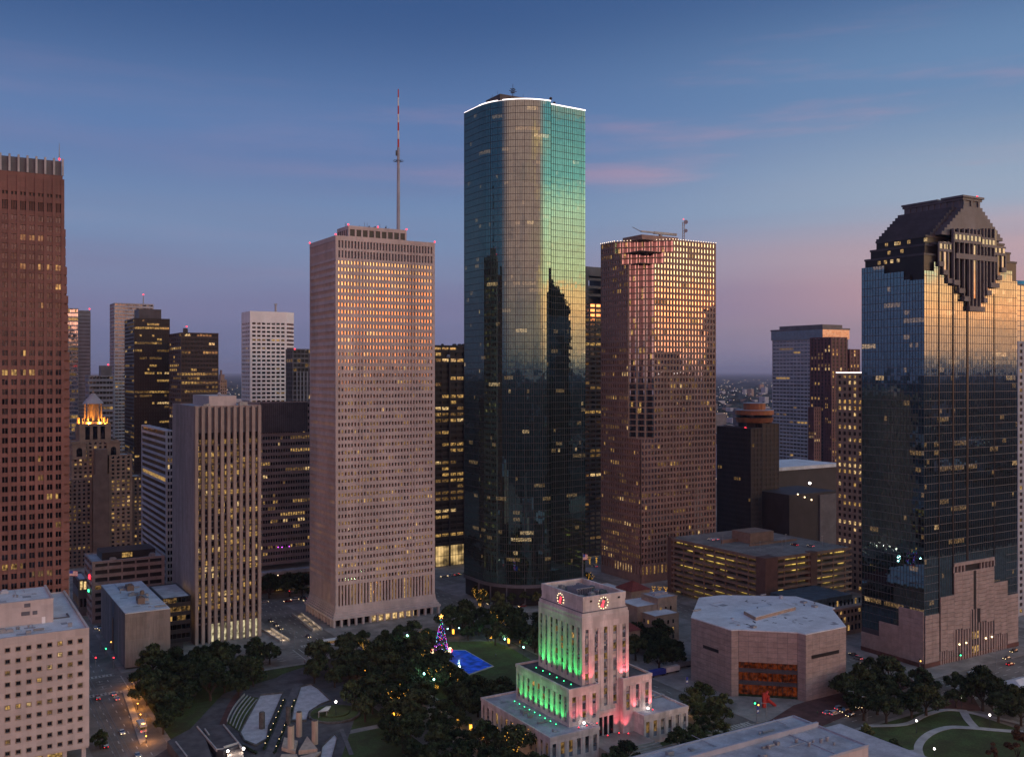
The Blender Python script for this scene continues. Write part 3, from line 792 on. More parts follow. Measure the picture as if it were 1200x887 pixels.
m2.prism([(XR - .6, YR + .6), (XB - .5, YB + .6), (XB - .5, by_ - .6), (XR - 8, by_ - .6), (XR - .6, by_ - 12)], 1.0, ZW2 - .5); m2.build('core', M['black'], t)
m2 = MB(); m2.prism([(XB - .4, YB)] + arc + [(x0a - Rr, by_), (XB - .4, by_)], ZW - .4, ZW); m2.build('roof', M['roofd'], t)
m2 = MB(); m2.prism([(XR - .3, YR + .3), (XB - .3, YB + .3), (XB - .3, by_ + 4), (XR - 20, by_ + 4), (XR - 6, by_ - 8)], ZW2 - .4, ZW2); m2.build('roof', M['roofd'], t)
el = MB()
for a, b in zip(left_line[:-1], left_line[1:]):
    if a[0] < bx_ + 0.5 and b[0] < bx_ + 0.5 and abs(b[1] - a[1]) > 15:
        el.tube((a[0], a[1], ZW + .2), (b[0], b[1], ZW + .2), 0.22, n=5); continue
    el.tube((a[0], a[1], ZW + .2), (b[0], b[1], ZW + .2), 0.38, n=6)
el.tube((XB, YB - .1, ZW2 + .2), (XR, YR - .1, ZW2 + .2), 0.38, n=6)
el.build('edge_light', M['e_edge'], t)
# plinth: recessed lobby, soffit band, columns
m2 = MB(); m2.prism([(XR - 3, YB + 3), (XB - 3, YB + 3)] + [(x + 2.0, y + 3) for x, y in arc] + [(bx_ + 3, by_ - 3), (XR - 3, by_ - 3)], 0.1, ZS - .5); m2.build('lobby', M['black'], t)
m2 = MB()
for a, b in list(zip(left_line[:-1], left_line[1:])) + [((XB, YB), (XR, YB))]:
    L = math.hypot(b[0] - a[0], b[1] - a[1])
    if L > .1: dv = ((b[0] - a[0]) / L, (b[1] - a[1]) / L); sbox(m2, a, dv, (dv[1], -dv[0]), 0, L, -3.2, 0.5, ZS - 2.0, ZS - .25)
m2.build('soffit_band', M['slate2'], t)
for k in range(4, 37, 8):
    m2 = MB(); m2.tube((arc[k][0] + 1, arc[k][1] + 1, .1), (arc[k][0] + 1, arc[k][1] + 1, ZS - 2), .9, n=10); m2.build('column', M['slate2'], t)
# rooftop dishes and aerials
an = MB(); r = random.Random(8); m_pent = MB()
xm, ym = onY(601, ynear + 18), ynear + 18
m_pent.prism([(xm - 12, ym - 5), (xm + 14, ym - 5), (xm + 14, ym + 12), (xm - 12, ym + 12)], ZW, ZW + 3.6); m_pent.build('roof_plant', M['dkbrown'], t)
an.tube((xm, ym, ZW), (xm, ym, ZW + 12.5), .35, .12, 6)
for k, L in ((8.2, 2.6), (9.4, 1.8), (7.2, 1.6)): an.tube((xm - L, ym, ZW + k), (xm + L, ym, ZW + k), .22, n=5); an.tube((xm, ym - L, ZW + k), (xm, ym + L, ZW + k), .22, n=5)
for i in range(22):
    x = r.uniform(xm - 16, xm + 26); y = r.uniform(ym - 4, ym + 8); h = r.uniform(2, 6.5); an.tube((x, y, ZW), (x, y, ZW + h), .12, .08, 4)
for px_, hh in ((587, 3.6), (589, 4.2), (645, 7.5), (649, 5)):
    x = onY(px_, ym); an.tube((x, ym, ZW), (x, ym, ZW + hh), .4, .3, 5); an.ball((x, ym - .4, ZW + hh), 1.0, n=8)
an.build('aerial', M['darkmetal'], t)

# ================================================================== brown granite tower with the notched corner
EX, EY, EW, ED = frame_box(751, 646, 704, 839)
EZ = zr(EX, EY, 279)
t = thing('office_tower', 'square brown granite tower with a notched reddish corner, blue dusk in its left windows', 'skyscraper', (EX + EW / 2, EY + ED / 2, 0))
EM = [M['g_ent'], M['l1'], M['l2'], M['l3']]
def chamfer_x(px): return onY(px, EY) - EX
def chamfer_y(px): return onX(px, EX) - EY
zn = zr(EX, EY, 514); zA_ = zr(EX, EY, 307); zB_ = zr(EX, EY, 294.5)
tiers = [(0.1, 11.0, 0, 0, 'base'), (11.0, zn, 0, 0, ''), (zn, zA_, chamfer_x(765.5), chamfer_y(738), 'n'), (zA_, zB_, chamfer_x(778.5), chamfer_y(728), 'n'), (zB_, EZ, chamfer_x(790.5), chamfer_y(719), 'n')]
wmb, gmb, cmb, rmb, rib = MB(), MB(), MB(), MB(), MB(); rnd = random.Random(9)
pke = litpick(31, 0.86, (1, 2, 3), (10, 3, 1), run=.35)
def pk_e(i, j, s):
    return pke(i, j, s)
bx_e = EW / 24.0; by_e = ED / 17.0
nflr = round((EZ - 11) / 4.02); fhe = (EZ - 11) / nflr
def sn(v, step): return round(v / step) * step
for (z0_, z1_, cx_, cy_, kd) in tiers:
    if kd == 'base': continue
    z0_ = 11 + sn(z0_ - 11, fhe); z1_ = 11 + sn(z1_ - 11, fhe) if z1_ < EZ else EZ
    nz_ = max(1, round((z1_ - z0_) / fhe)); cx_ = sn(cx_, bx_e); cy_ = sn(cy_, by_e)
    kx, ky = round(cx_ / bx_e), round(cy_ / by_e)
    # front right part
    facade(t, EX + cx_, EY, EW - cx_, ED, 'F', z0_, z1_, 24 - kx - (0), nz_, .64, .62, M['brown'], EM, pk_e, .55, .05, .4, 's', .0035, wmb, gmb, rnd=rnd)
    facade(t, EX, EY + cy_, EW, ED - cy_, 'L', z0_, z1_, 17 - ky, nz_, .64, .62, M['brown'], EM, pk_e, .55, .05, .4, 's', .0035, wmb, gmb, rnd=rnd)
    facade(t, EX, EY, EW, ED, 'R', z0_, z1_, 12, nz_, .66, .6, M['brown'], EM, pk_e, .55, .05, .4, '', .003, wmb, gmb, rnd=rnd)
    facade(t, EX, EY, EW, ED, 'B', z0_, z1_, 12, nz_, .66, .6, M['brown'], EM, pk_e, .55, .05, .4, '', .003, wmb, gmb, rnd=rnd)
    cmb.prism([(EX + EW - 1, EY + 1), (EX + EW - 1, EY + ED - 1), (EX + 1, EY + ED - 1), (EX + 1, EY + cy_ + .8), (EX + cx_ + .8, EY + 1)], z0_, z1_ - .01)
    for (qx, qy) in ((EX + cx_, EY), (EX, EY + cy_), (EX + EW, EY), (EX, EY + ED)):
        sx = .4 if qx < EX + EW - 1 else -.4; sy = .4 if qy < EY + ED - 1 else -.4
        wmb.box(qx - (.02 if sx > 0 else -.02), qy - (.02 if sy > 0 else -.02), z0_, qx + sx, qy + sy, z1_ - .003)
    if kd == 'n':
        # saw-tooth notch: a diagonal line of glass bays between granite ribs
        a = (EX, EY + cy_); b = (EX + cx_, EY); L = math.hypot(cx_, cy_); dv = ((b[0] - a[0]) / L, (b[1] - a[1]) / L); nn = (dv[1], -dv[0])
        nb_ = max(2, round(L / 5.2))
        for i in range(nb_):
            s0, s1 = L * i / nb_, L * (i + 1) / nb_
            for j in range(nz_):
                za, zc = z0_ + fhe * j, z0_ + fhe * (j + 1)
                for q in range(4):
                    aa, bb = s0 + (s1 - s0) * q / 4, s0 + (s1 - s0) * (q + 1) / 4
                    dep = -.2 if q in (0, 3) else -1.1
                    mi = 0 if q in (1, 2) else 1
                    if rnd.random() < .05: mi = 3
                    pane(rmb, a, dv, nn, aa + .05, bb - .05, dep, za + fhe * .22, zc - .02, mi, .006, rnd)
                    sbox(rib, a, dv, nn, aa, bb, dep - .3, dep - .05, za, za + fhe * .22)
            sbox(rib, a, dv, nn, s0 - .45, s0 + .45, -.6, .75, z0_, z1_)
        wmb.prism([(EX + .1, EY + cy_ - .1), (EX + .1, EY + .1), (EX + cx_ - .1, EY + .1)], z0_ - .35, z0_ + .0)
facade(t, EX, EY, EW, ED, 'F', .1, 10.999, 20, 1, .5, .5, M['brown'], EM, lambda i, j, s: 0 if i > 9 else 1 + (i % 2), .8, .05, .4, '', .003, wmb, gmb, rnd=rnd)
facade(t, EX, EY, EW, ED, 'L', .1, 10.999, 15, 1, .5, .5, M['brown'], EM, lambda i, j, s: 3 if 5 <= i <= 11 else 0, .8, .05, .4, '', .003, wmb, gmb, rnd=rnd)
wmb.build('wall', M['brown'], t); gmb.build('window', EM, t, kind='stuff'); cmb.build('core', M['slate'], t)
rmb.build('corner_window', [M['g_red'], M['g_ent'], M['l1'], M['l2']], t, kind='stuff'); rib.build('corner_rib', M['tan'], t)
ctop = [(EX + EW, EY), (EX + EW, EY + ED), (EX, EY + ED), (EX, EY + sn(tiers[-1][3], by_e)), (EX + sn(tiers[-1][2], bx_e), EY)]
m2 = MB(); m2.prism(ctop, EZ - .01, EZ + .9); m2.build('roof', M['brown'], t)
eb = MB()
for a, b in (((EX, EY + ED), ctop[3]), (ctop[3], ctop[4]), (ctop[4], (EX + EW, EY))):
    L = math.hypot(b[0] - a[0], b[1] - a[1]); k = int(L / 2.2)
    for i in range(k + 1): eb.ball((a[0] + (b[0] - a[0]) * i / k, a[1] + (b[1] - a[1]) * i / k, EZ + 1.2), .33, n=5)
eb.build('edge_light', M['e_edge2'], t)
m2 = MB(); m2.box(EX + 8, EY + 9, EZ + .9, EX + 40, EY + 30, EZ + 4.0); m2.build('roof_plant', M['brown'], t)
# window cleaning crane arm on the roof, and a dish mast
cx0, cy0 = onY(774, EY + 14), EY + 14
cz = EZ + 4
m2 = MB(); m2.tube((cx0, cy0, cz - .5), (cx0, cy0, cz + 2.0), 1.6, 1.2, 8); m2.build('roof_crane_base', M['metal'], t)
u0 = onY(751, cy0); u1 = onY(792.5, cy0)
m2 = MB(); m2.box(cx0 - 6, cy0 - .8, cz + 2.0, u1, cy0 + .8, cz + 3.6); m2.box(u0, cy0 - .5, cz + 2.4, cx0 - 5.9, cy0 + .5, cz + 3.4)
m2.tube((u0, cy0, cz + 2.8), (onY(741, cy0), cy0, cz + 5.3), .3, .2, 5); m2.build('roof_crane_arm', M['metal'], t)
dx_, dy_ = onY(801, EY + 8), EY + 8
m2 = MB()
for a in (-.8, .8): m2.tube((dx_ + a, dy_, EZ), (dx_ + a, dy_, EZ + 15), .28, n=5)
for k in range(8): m2.tube((dx_ - .8, dy_, EZ + 1 + k * 1.8), (dx_ + .8, dy_, EZ + 2.6 + k * 1.8), .16, n=4)
m2.build('dish_mast', M['metal'], t)
for z, r_ in ((15, 1.5), (9, 1.3)):
    m2 = MB(); m2.tube((dx_ + 1.3, dy_ - .9, EZ + z), (dx_ + 1.9, dy_ - .4, EZ + z), r_, r_ * .85, 14); m2.build('dish', M['slab'], t)
beacon(t, dx_, dy_, EZ + 17, .4)
# ================================================================== stepped crown glass tower on the right
HX, HY, HW, HD = frame_box(1083, 462, 1010, 1192)
t = thing('glass_tower', 'blue mirror glass tower with a dark stepped pyramid crown and pink granite foot', 'skyscraper', (HX + HW / 2, HY + HD / 2, 0))
HM = [M['g_blue'], M['lb1'], M['lb2']]
gmb, mul, hor, gr, pk_, dk, core = MB(), MB(), MB(), MB(), MB(), MB(), MB(); rnd = random.Random(13)
pkh = litpick(41, 0.93, (1, 2), (4, 1), .95, .7)
def pk_h(i, j, s):
    v = pkh(i, j, s)
    return v
fhh = 3.95
xs_f = [HX] + [onY(p, HY) for p in (1094.5, 1101)] + [onY(p, HY) for p in (1179, 1186)] + [HX + HW]
# (x0, x1, top) of the glass on the front face
tops_f = [(xs_f[0], xs_f[1], zr(HX, HY, 317)), (xs_f[1], xs_f[2], zr(xs_f[1], HY, 307)), (xs_f[2], xs_f[3], zr(xs_f[2], HY, 300)), (xs_f[3], xs_f[4], zr(xs_f[4], HY, 318)), (xs_f[4], xs_f[5], zr(xs_f[5], HY, 330))]
# stepped granite foot, front face
foot = [(1083, 1099.5, 719.5), (1101, 1117, 698), (1117, 1164, 656), (1164, 1179.5, 681), (1179.5, 1192, 695.6)]
foot = [(onY(a, HY), onY(b, HY), zr(onY((a + b) / 2, HY), HY, y)) for a, b, y in foot]
def foot_at(x):
    for a, b, z in foot:
        if a - .8 <= x <= b + .8: return z
    return 20
for (a, b, tp) in tops_f:
    k = max(1, round((b - a) / 1.75)); k1 = int(tp / fhh) + 1
    fhh2 = fhh
    for i in range(k):
        xa, xb = a + (b - a) * i / k, a + (b - a) * (i + 1) / k
        zf = foot_at((xa + xb) / 2)
        for j in range(60):
            z0_, z1_ = j * fhh2, (j + 1) * fhh2
            if z1_ < zf: continue
            z0_ = max(z0_, zf); z1_ = min(z1_, tp)
            if z1_ <= z0_: continue
            zm = z0_ + (z1_ - z0_) * .42
            pane(gmb, (xa, HY), (1, 0), (0, -1), 0, xb - xa, 0, z0_, zm, 0, .0018, rnd)
            pane(gmb, (xa, HY), (1, 0), (0, -1), 0, xb - xa, 0, zm, z1_, pk_h(i + int(a), j, 'F'), .0018, rnd)
        mul.box(xa - .08, HY - .1, zf, xa + .08, HY + .1, tp)
    for j in range(60):
        z = j * fhh2
        if z < tp: hor.box(a, HY - .07, z - .12, b, HY + .1, z + .12) if z > foot_at((a + b) / 2) else None
# the left face
seg_l = [(1010, 1036, 313), (1036, 1059, 319.5), (1059, 1066, 328), (1066, 1083, 328)]
for (p0, p1, yy) in seg_l:
    ya, yb = onX(p0, HX), onX(p1, HX); tp = zr(HX, (ya + yb) / 2, yy)
    k = max(1, round((ya - yb) / 1.75))
    for i in range(k):
        a_, b_ = ya - (ya - yb) * i / k, ya - (ya - yb) * (i + 1) / k
        for j in range(60):
            z0_, z1_ = j * fhh, min((j + 1) * fhh, tp)
            if z1_ <= z0_ or z0_ < 11: continue
            zm = z0_ + (z1_ - z0_) * .42
            pane(gmb, (HX, a_), (0, -1), (-1, 0), 0, a_ - b_, 0, z0_, zm, 0, .003, rnd)
            pane(gmb, (HX, a_), (0, -1), (-1, 0), 0, a_ - b_, 0, zm, z1_, pk_h(i + int(p0), j, 'L'), .003, rnd)
        mul.box(HX - .1, a_ - .08, 12, HX + .1, a_ + .08, tp)
    for j in range(3, 60):
        z = j * fhh
        if z < tp: hor.box(HX - .07, yb, z - .12, HX + .1, ya, z + .12)
for sd_ in 'RB':
    O, dv, n, L = side_frame(HX, HY, HW, HD, sd_); k = int(L / 5)
    for i in range(k):
        for j in range(46): pane(gmb, O, dv, n, L * i / k, L * (i + 1) / k, 0, 4 + j * fhh, 4 + (j + 1) * fhh, 0, .005, rnd)
core.box(HX + .4, HY + .4, 0.1, HX + HW - .4, HY + HD - .4, zr(HX, HY, 330))
core.box(HX + .35, onX(1066, HX), 0.2, HX + 30, HY + HD - .45, zr(HX, HY + 20, 325))
gmb.build('glass_panel', HM, t, kind='stuff'); mul.build('mullion', M['darkmetal'], t); hor.build('transom', M['transom'], t); core.build('core', M['black'], t)
# dark vertical reveals
for p, w_ in ((1100.2, .5), (1116.8, 1.0), (1133.6, 1.4), (1164.8, .4)):
    x = onY(p, HY); m2 = MB(); zt_ = zr(x, HY, 300 if p < 1130 else 345)
    m2.box(x - w_ / 2, HY - .28, foot_at(x) + .5, x + w_ / 2, HY + .1, zt_); m2.build('reveal', M['black'], t)
# stepped attic tiers of dark glass and granite
XC = (onY(1132, HY) + onY(1151, HY)) / 2
attic = [(HX + 1.5, zr(HX, HY, 326), zr(HX, HY + HD, 304.5)), (HX + 4.2, 0, zr(HX + 4, HY + HD, 294)), (HX + 7.0, 0, zr(HX + 7, HY + HD, 284))]
zprev = zr(HX, HY, 330)
for k, (xa, _, zt_) in enumerate(attic):
    xe = 2 * XC - xa
    m2 = MB(); m2.box(xa, HY + 1.2 + k * 1.6, zprev - .5, xe, HY + HD - .8 - k * 1.2, zt_ - 1.0); m2.build('attic_storey', M['black'], t)
    m2 = MB(); m2.box(xa - .35, HY + .9 + k * 1.6, zt_ - 1.0, xe + .35, HY + HD - .5 - k * 1.2, zt_); m2.build('attic_ledge', M['slate'], t)
    lw = MB()
    for q in range(13):
        if rnd.random() < (.16 if k < 2 else .3):
            y = HY + 3.5 + (HD * .62) * q / 12; lw.box(xa - .06, y, zt_ - 3.2, xa + .1, y + 1.7, zt_ - 1.5, rnd.choice((0, 0, 1)))
    lw.build('attic_window', [M['l2'], M['l3']], t)
    zprev = zt_
zbase = attic[-1][2]
# stepped roof: a gable run along the depth, steps cut into it
gx0, gx1 = onY(1026, HY + HD) + .5, onY(1055, HY + HD)
zg1 = zr(gx1, HY + HD, 253)
NS = 9
for k in range(NS):
    a = gx0 + (gx1 - gx0) * k / NS; z0_ = zbase + (zg1 - zbase) * k / NS; z1_ = zbase + (zg1 - zbase) * (k + 1) / NS
    m2 = MB(); m2.box(a, HY + 4.6, z0_, 2 * XC - a, HY + HD, z1_ - .003)
    m2.build('roof_step', M['slate'], t)
    if k < NS - 0:   # front gable bay, a little proud
        f_ = MB(); b = a + 3.2; f_.box(max(b, a), HY + .6, z0_ + .3, 2 * XC - max(b, a), HY + 4.597, z1_ + .297); f_.build('gable_step', M['slate2'], t)
# sloping slabs that make the long left flank read as one smooth dark plane
fl = MB(); yq0, yq1 = HY + 6.0, HY + HD - .4
for sgn in (1, -1):
    p = [(gx0 - .25, zbase + .2), (gx1 - .2, zg1 - .3), (gx1 + .4, zg1 - .3), (gx0 + .4, zbase + .2)]
    pts = [((x if sgn > 0 else 2 * XC - x), z) for x, z in p]
    f0 = [(x, yq0, z) for x, z in pts]; f1 = [(x, yq1, z) for x, z in pts]
    fl.face(f0 if sgn < 0 else f0[::-1]); fl.face(f1 if sgn > 0 else f1[::-1])
    for i in range(4):
        j = (i + 1) % 4; q = [f0[i], f0[j], f1[j], f1[i]]; fl.face(q if sgn > 0 else q[::-1])
fl.build('roof_slope', M['slate'], t)
# crown: long block with cornice and dark slots
ca, cb = onY(1132, HY), onY(1151, HY)
zc0, zc1 = zg1 - .2, zr(ca, HY + 1, 229)
m2 = MB(); m2.box(ca - .5, HY + 1.5, zc0, cb + .5, HY + HD - 1, zc1 - 2.2); m2.build('crown', M['slate2'], t)
m2 = MB()
m2.box(ca - 1.2, HY + .8, zc1 - 2.2, cb + 1.2, HY + HD - .4, zc1 - 1.0); m2.box(ca - 2.0, HY + .1, zc1 - 1.0, cb + 2.0, HY + 12.5, zc1)
m2.box(ca - 1.8, HY + 14.5, zc1 - .997, cb + 1.8, HY + HD - .1, zc1 - .15); m2.build('crown_cornice', M['slate2'], t)
for k in range(9):
    y = HY + 3.0 + k * 3.5; m2 = MB(); m2.box(ca - .95, y, zc0 + .4, ca - .45, y + 1.1, zc1 - 2.25); m2.build('crown_pier', M['slate2'], t)
for q in (0, .46, .9):
    m2 = MB(); x = ca - .5 + (cb - ca) * q; m2.box(x, HY + .9, zc0 + .2, x + 1.5, HY + 1.6, zc1 - 2.25); m2.build('crown_pier', M['slate2'], t)
beacon(t, cb - 1, HY + 2, zc1 + .6, .45)
# granite temple front hanging down over the glass, stepped to a point
strips = [(1101, 1106, 312), (1106, 1111.5, 322), (1111.5, 1117, 332), (1117, 1123, 334), (1123, 1129, 343.5), (1129, 1135, 353), (1135, 1152, 364.5),
          (1152, 1155.5, 355), (1155.5, 1160, 346), (1160, 1169, 337), (1169, 1174, 328), (1174, 1179, 319)]
for i, (p0, p1, yb_) in enumerate(strips):
    xa, xb = onY(p0, HY - 1), onY(p1, HY - 1); zb_ = zr(xa, HY - 1, yb_)
    inner_ = 1117 <= p0 < 1169
    if inner_: ztop = zr(xa, HY - 1, 268 if p0 < 1165 else 280) + (0)
    else: ztop = zr(xa, HY - 1, 283 if p0 < 1117 else 297)
    yo = HY - (1.6 if inner_ else .9)
    m2 = MB(); m2.box(xa - .3, yo - .25, zb_, xb + .3, HY - .12, zb_ + 2.4); m2.build('ledge', M['slate2'], t)
    m2 = MB(); m2.box(xa, HY - .4, zb_ + 2.4, xb, HY + .9, ztop); m2.build('slot_glass', M['g_mid'] if p0 in (1135, 1106, 1174) else M['g_dark'], t)
    nk = max(1, round((xb - xa) / 3.0))
    for q in range(nk + (1 if i == len(strips) - 1 else 0)):
        x = xa + (xb - xa) * q / nk
        m2 = MB(); m2.box(x - .42, yo, zb_ + 2.4, x + .42, HY - .35, ztop); m2.build('pier', M['slate2'], t)
for (p0, p1, y_, h_) in ((1101, 1117, 283, 4.6), (1117, 1149, 272, 4.8), (1149, 1165, 278, 4.8), (1165, 1179, 288, 4.6)):
    xa, xb = onY(p0, HY - 1), onY(p1, HY - 1); z1_ = zr(xa, HY - 1, y_)
    yo = HY - 1.75 if 1117 <= p0 < 1165 else HY - 1.0
    m2 = MB(); m2.box(xa, yo, z1_ - h_ * .2, xb, HY + 4, z1_); m2.box(xa, yo, z1_ - h_, xb, HY - .3, z1_ - h_ * .72)
    m2.build('temple_band', M['slate2'], t)
    nk = max(2, round((xb - xa) / 2.9))
    for q in range(nk):
        x = xa + (xb - xa) * (q + .5) / nk
        m2 = MB(); m2.box(x - .8, yo + .1, z1_ - h_ * .71, x + .8, yo + .3, z1_ - h_ * .21); m2.build('square_window', M['g_pale'], t)
        if q: m2 = MB(); m2.box(x - (xb - xa) / nk / 2 - .35, yo + .02, z1_ - h_ * .72, x - (xb - xa) / nk / 2 + .35, yo + .5, z1_ - h_ * .2); m2.build('window_pier', M['slate2'], t)
for z_, p0, p1 in ((300, 1117, 1165),):
    xa, xb = onY(p0, HY), onY(p1, HY); z = zr(xa, HY, z_); m2 = MB(); m2.box(xa, HY - 1.8, z - 1.3, xb, HY - .3, z + 1.3); m2.build('temple_band', M['slate2'], t)
x = onY(1139, HY); m2 = MB(); m2.box(x - 1.7, HY - 1.3, zr(x, HY, 350), x + 1.7, HY - .9, zr(x, HY, 288)); m2.build('slot_glass', M['g_pale'], t)
# pink granite foot with its courses, piers and doorway
def courses(mb_name, x0, x1, y0, y1, z0, z1, side, m, h=2.0, Lp=7.0):
    """big granite panels with recessed joints"""
    nz_ = max(1, round((z1 - z0) / h)); hh = (z1 - z0) / nz_
    L = (x1 - x0) if side == 'F' else (y1 - y0); nl = max(1, round(L / Lp)); ll = L / nl
    me = MB()
    if side == 'F': me.box(.07, 0, .07, ll - .07, .5, hh - .07)
    else: me.box(0, .04, .04, .5, ll - .04, hh - .04)
    me = me.mesh(mb_name, m)
    for j in range(nz_):
        for i in range(nl):
            if side == 'F': place(mb_name, me, t, (x0 + i * ll, y0, z0 + j * hh))
            else: place(mb_name, me, t, (x0, y0 + i * ll, z0 + j * hh))
fj = MB()
def slots(x): # openings of the doorway zone, top height by position
    for a, b, y in ((1101.5, 1116.5, 762), (1118.5, 1134, 736.5), (1134, 1149, 713), (1149, 1163, 727.5), (1163, 1176, 742)):
        if onY(a, HY) <= x <= onY(b, HY): return zr(x, HY, y)
    return 0
for (a, b, z) in foot:
    xx = a
    if b - a > 40:
        pass
    nseg = max(1, round((b - a) / 6.6))
    zz_ = z
    if b - a > 25: zz_ = zr(a, HY, 671)
    for i in range(nseg):
        xa, xb = a + (b - a) * i / nseg, a + (b - a) * (i + 1) / nseg
        zl = slots((xa + xb) / 2)
        fj.box(xa, HY - .25, 0.1, xb, HY + .3, zz_ - .05)
        if zz_ - zl > 1: courses('granite_panel', xa, xb, HY - .65, 0, max(zl, .3), zz_, 'F', M['pink'])
        if zl > 0:
            for q in range(3):
                x = xa + (xb - xa) * q / 3
                m2 = MB(); m2.box(x - .45, HY - .9, .2, x + .45, HY - .2, zl); m2.build('entrance_pier', M['pink'], t)
fj.build('granite_backing', M['slate'], t)
a, b, z = foot[2]
m2 = MB(); m2.box(a, HY - .7, z - 1.6, b, HY + .2, z); m2.build('lintel', M['pink'], t)
for q in range(13):
    if 4 <= q <= 7: continue
    x = a + (b - a) * q / 12; m2 = MB(); m2.box(x - .4, HY - .68, zr(a, HY, 671), x + .4, HY + .2, z - 1.6); m2.build('lintel_pier', M['pink'], t)
x = onY(1141, HY); m2 = MB(); m2.box(x - 1.0, HY - .72, zr(x, HY, 715), x + 1.0, HY - .3, zr(x, HY, 668)); m2.build('entrance_recess', M['black'], t)
x = onY(1141.5, HY); m2 = MB(); m2.box(x - 4, HY - .75, .2, x + 4, HY - .28, zr(x, HY, 713)); m2.build('entrance_recess', M['black'], t)
for zz0, zz1 in ((1.0, 5.5), (9, 12.5)):
    m2 = MB(); m2.box(x - 2.5, HY - .85, zz0, x + 2.5, HY - .77, zz1); m2.build('entrance_window', M['l2'], t)
for p in (1122, 1130, 1153, 1160):
    x = onY(p, HY); m2 = MB(); m2.ball((x, HY - 1.1, 8), .45); m2.build('wall_lamp', M['e_warm'], t)
# left side foot
for p0, p1, y_ in ((1031, 1054, 733), (1054, 1083, 717), (1010, 1031, 745)):
    ya, yb = onX(p0, HX), onX(p1, HX); zt_ = zr(HX, yb, y_)
    if zt_ > 3: courses('granite_panel', HX - .65, 0, yb, ya, .3, zt_, 'L', M['pink'])
m2 = MB(); m2.box(HX - .2, HY, .1, HX + .4, HY + HD, 12); m2.build('granite_backing', M['slate'], t)
m2 = MB(); m2.box(HX - .85, HY - .85, .1, HX + HW, HY - .66, 2.2); m2.box(HX - .85, HY - .66, .1, HX - .66, HY + HD, 2.2); m2.build('plinth', M['brickpave'], t)

# ================================================================== city hall
PZ = 11.0
PX, PY = at(644.8, 865.8, PZ); PXr = onY(806.4, PY); PYb = onX(563.9, PX)
WX, WY = at(666.9, 851.7, PZ); WZ = zr(WX, WY, 809.5); WXr = onY(763.7, WY); WYb = onX(604.8, WX)
TX, TY = at(682.2, 803.6, WZ); TXr = onY(736.8, TY); TYb = onX(631, TX); TZ = zr(TX, TY, 700.6); TB = zr(TX, TY, 719.5)
t = thing('city_hall', 'pale limestone city hall with green and red floodlights and lit clocks on its stepped tower', 'city hall', ((TX + TXr) / 2, (TY + TYb) / 2, 0))
hall = M['hall']
CHG = [M['g_hall'], M['l1'], M['l1'], M['l2']]
nl_, nr_ = onY(702.2, PY), onY(754.9, PY)
wl_, wr_ = onY(702.2, WY), onY(730.5, WY)
def strip_windows(face, x0, x1, y0, zlo, zhi, n, rows, ww, seed, depth=.35, name='window', surround=True, glow_p=.2):
    """tall recessed window strips between piers, divided into rows by dark panels"""
    r = random.Random(seed); L = x1 - x0; bay = L / n
    rh = (zhi - zlo) / rows
    me = {}
    for i in range(n):
        c = x0 + bay * (i + .5)
        for j in range(rows):
            zz0, zz1 = zlo + j * rh + rh * .30, zlo + (j + 1) * rh
            mi = r.choices((0, 1, 2, 3), (1 - glow_p, glow_p * .5, glow_p * .35, glow_p * .15))[0]
            if mi not in me:
                mb = MB()
                if face == 'F': mb.box(-ww / 2, 0, 0, ww / 2, .12, rh * .7 - .02)
                else: mb.box(0, -ww / 2, 0, .12, ww / 2, rh * .7 - .02)
                me[mi] = mb.mesh('window', CHG[mi])
            pos = (c, y0 + depth - .08, zz0) if face == 'F' else (y0 + depth - .08, c, zz0)
            place(name, me[mi], t, pos)
        if surround:
            mb = MB()
            if face == 'F': mb.box(c - ww / 2, y0 + depth, zlo, c + ww / 2, y0 + depth + .1, zhi)
            else: mb.box(y0 + depth, c - ww / 2, zlo, y0 + depth + .1, c + ww / 2, zhi)
            mb.build('window_panel', M['bluegrey'], t)
def wall_with_strips(face, x0, x1, y0, z0, z1, zlo, zhi, n, ww, th=.6):
    """solid wall with n vertical openings from zlo to zhi"""
    mb = MB(); L = x1 - x0; bay = L / n
    def bb(a, b, c, d):
        if b - a < .01 or d - c < .01: return
        if face == 'F': mb.box(a, y0, c, b, y0 + th, d)
        else: mb.box(y0, a, c, y0 + th, b, d)
    bb(x0, x1, z0, zlo); bb(x0, x1, zhi, z1)
    for i in range(n + 1):
        a = x0 if i == 0 else x0 + bay * (i - .5) + ww / 2; b = x1 if i == n else x0 + bay * (i + .5) - ww / 2
        bb(a, b, zlo, zhi)
        if 0 < i < n:      # raised pilaster face between two openings
            pc = (a + b) / 2
            if face == 'F': mb.box(pc - .35, y0 - .12, zlo, pc + .35, y0, zhi)
            else: mb.box(y0 - .12, pc - .35, zlo, y0, pc + .35, zhi)
    mb.build('wall', hall, t)
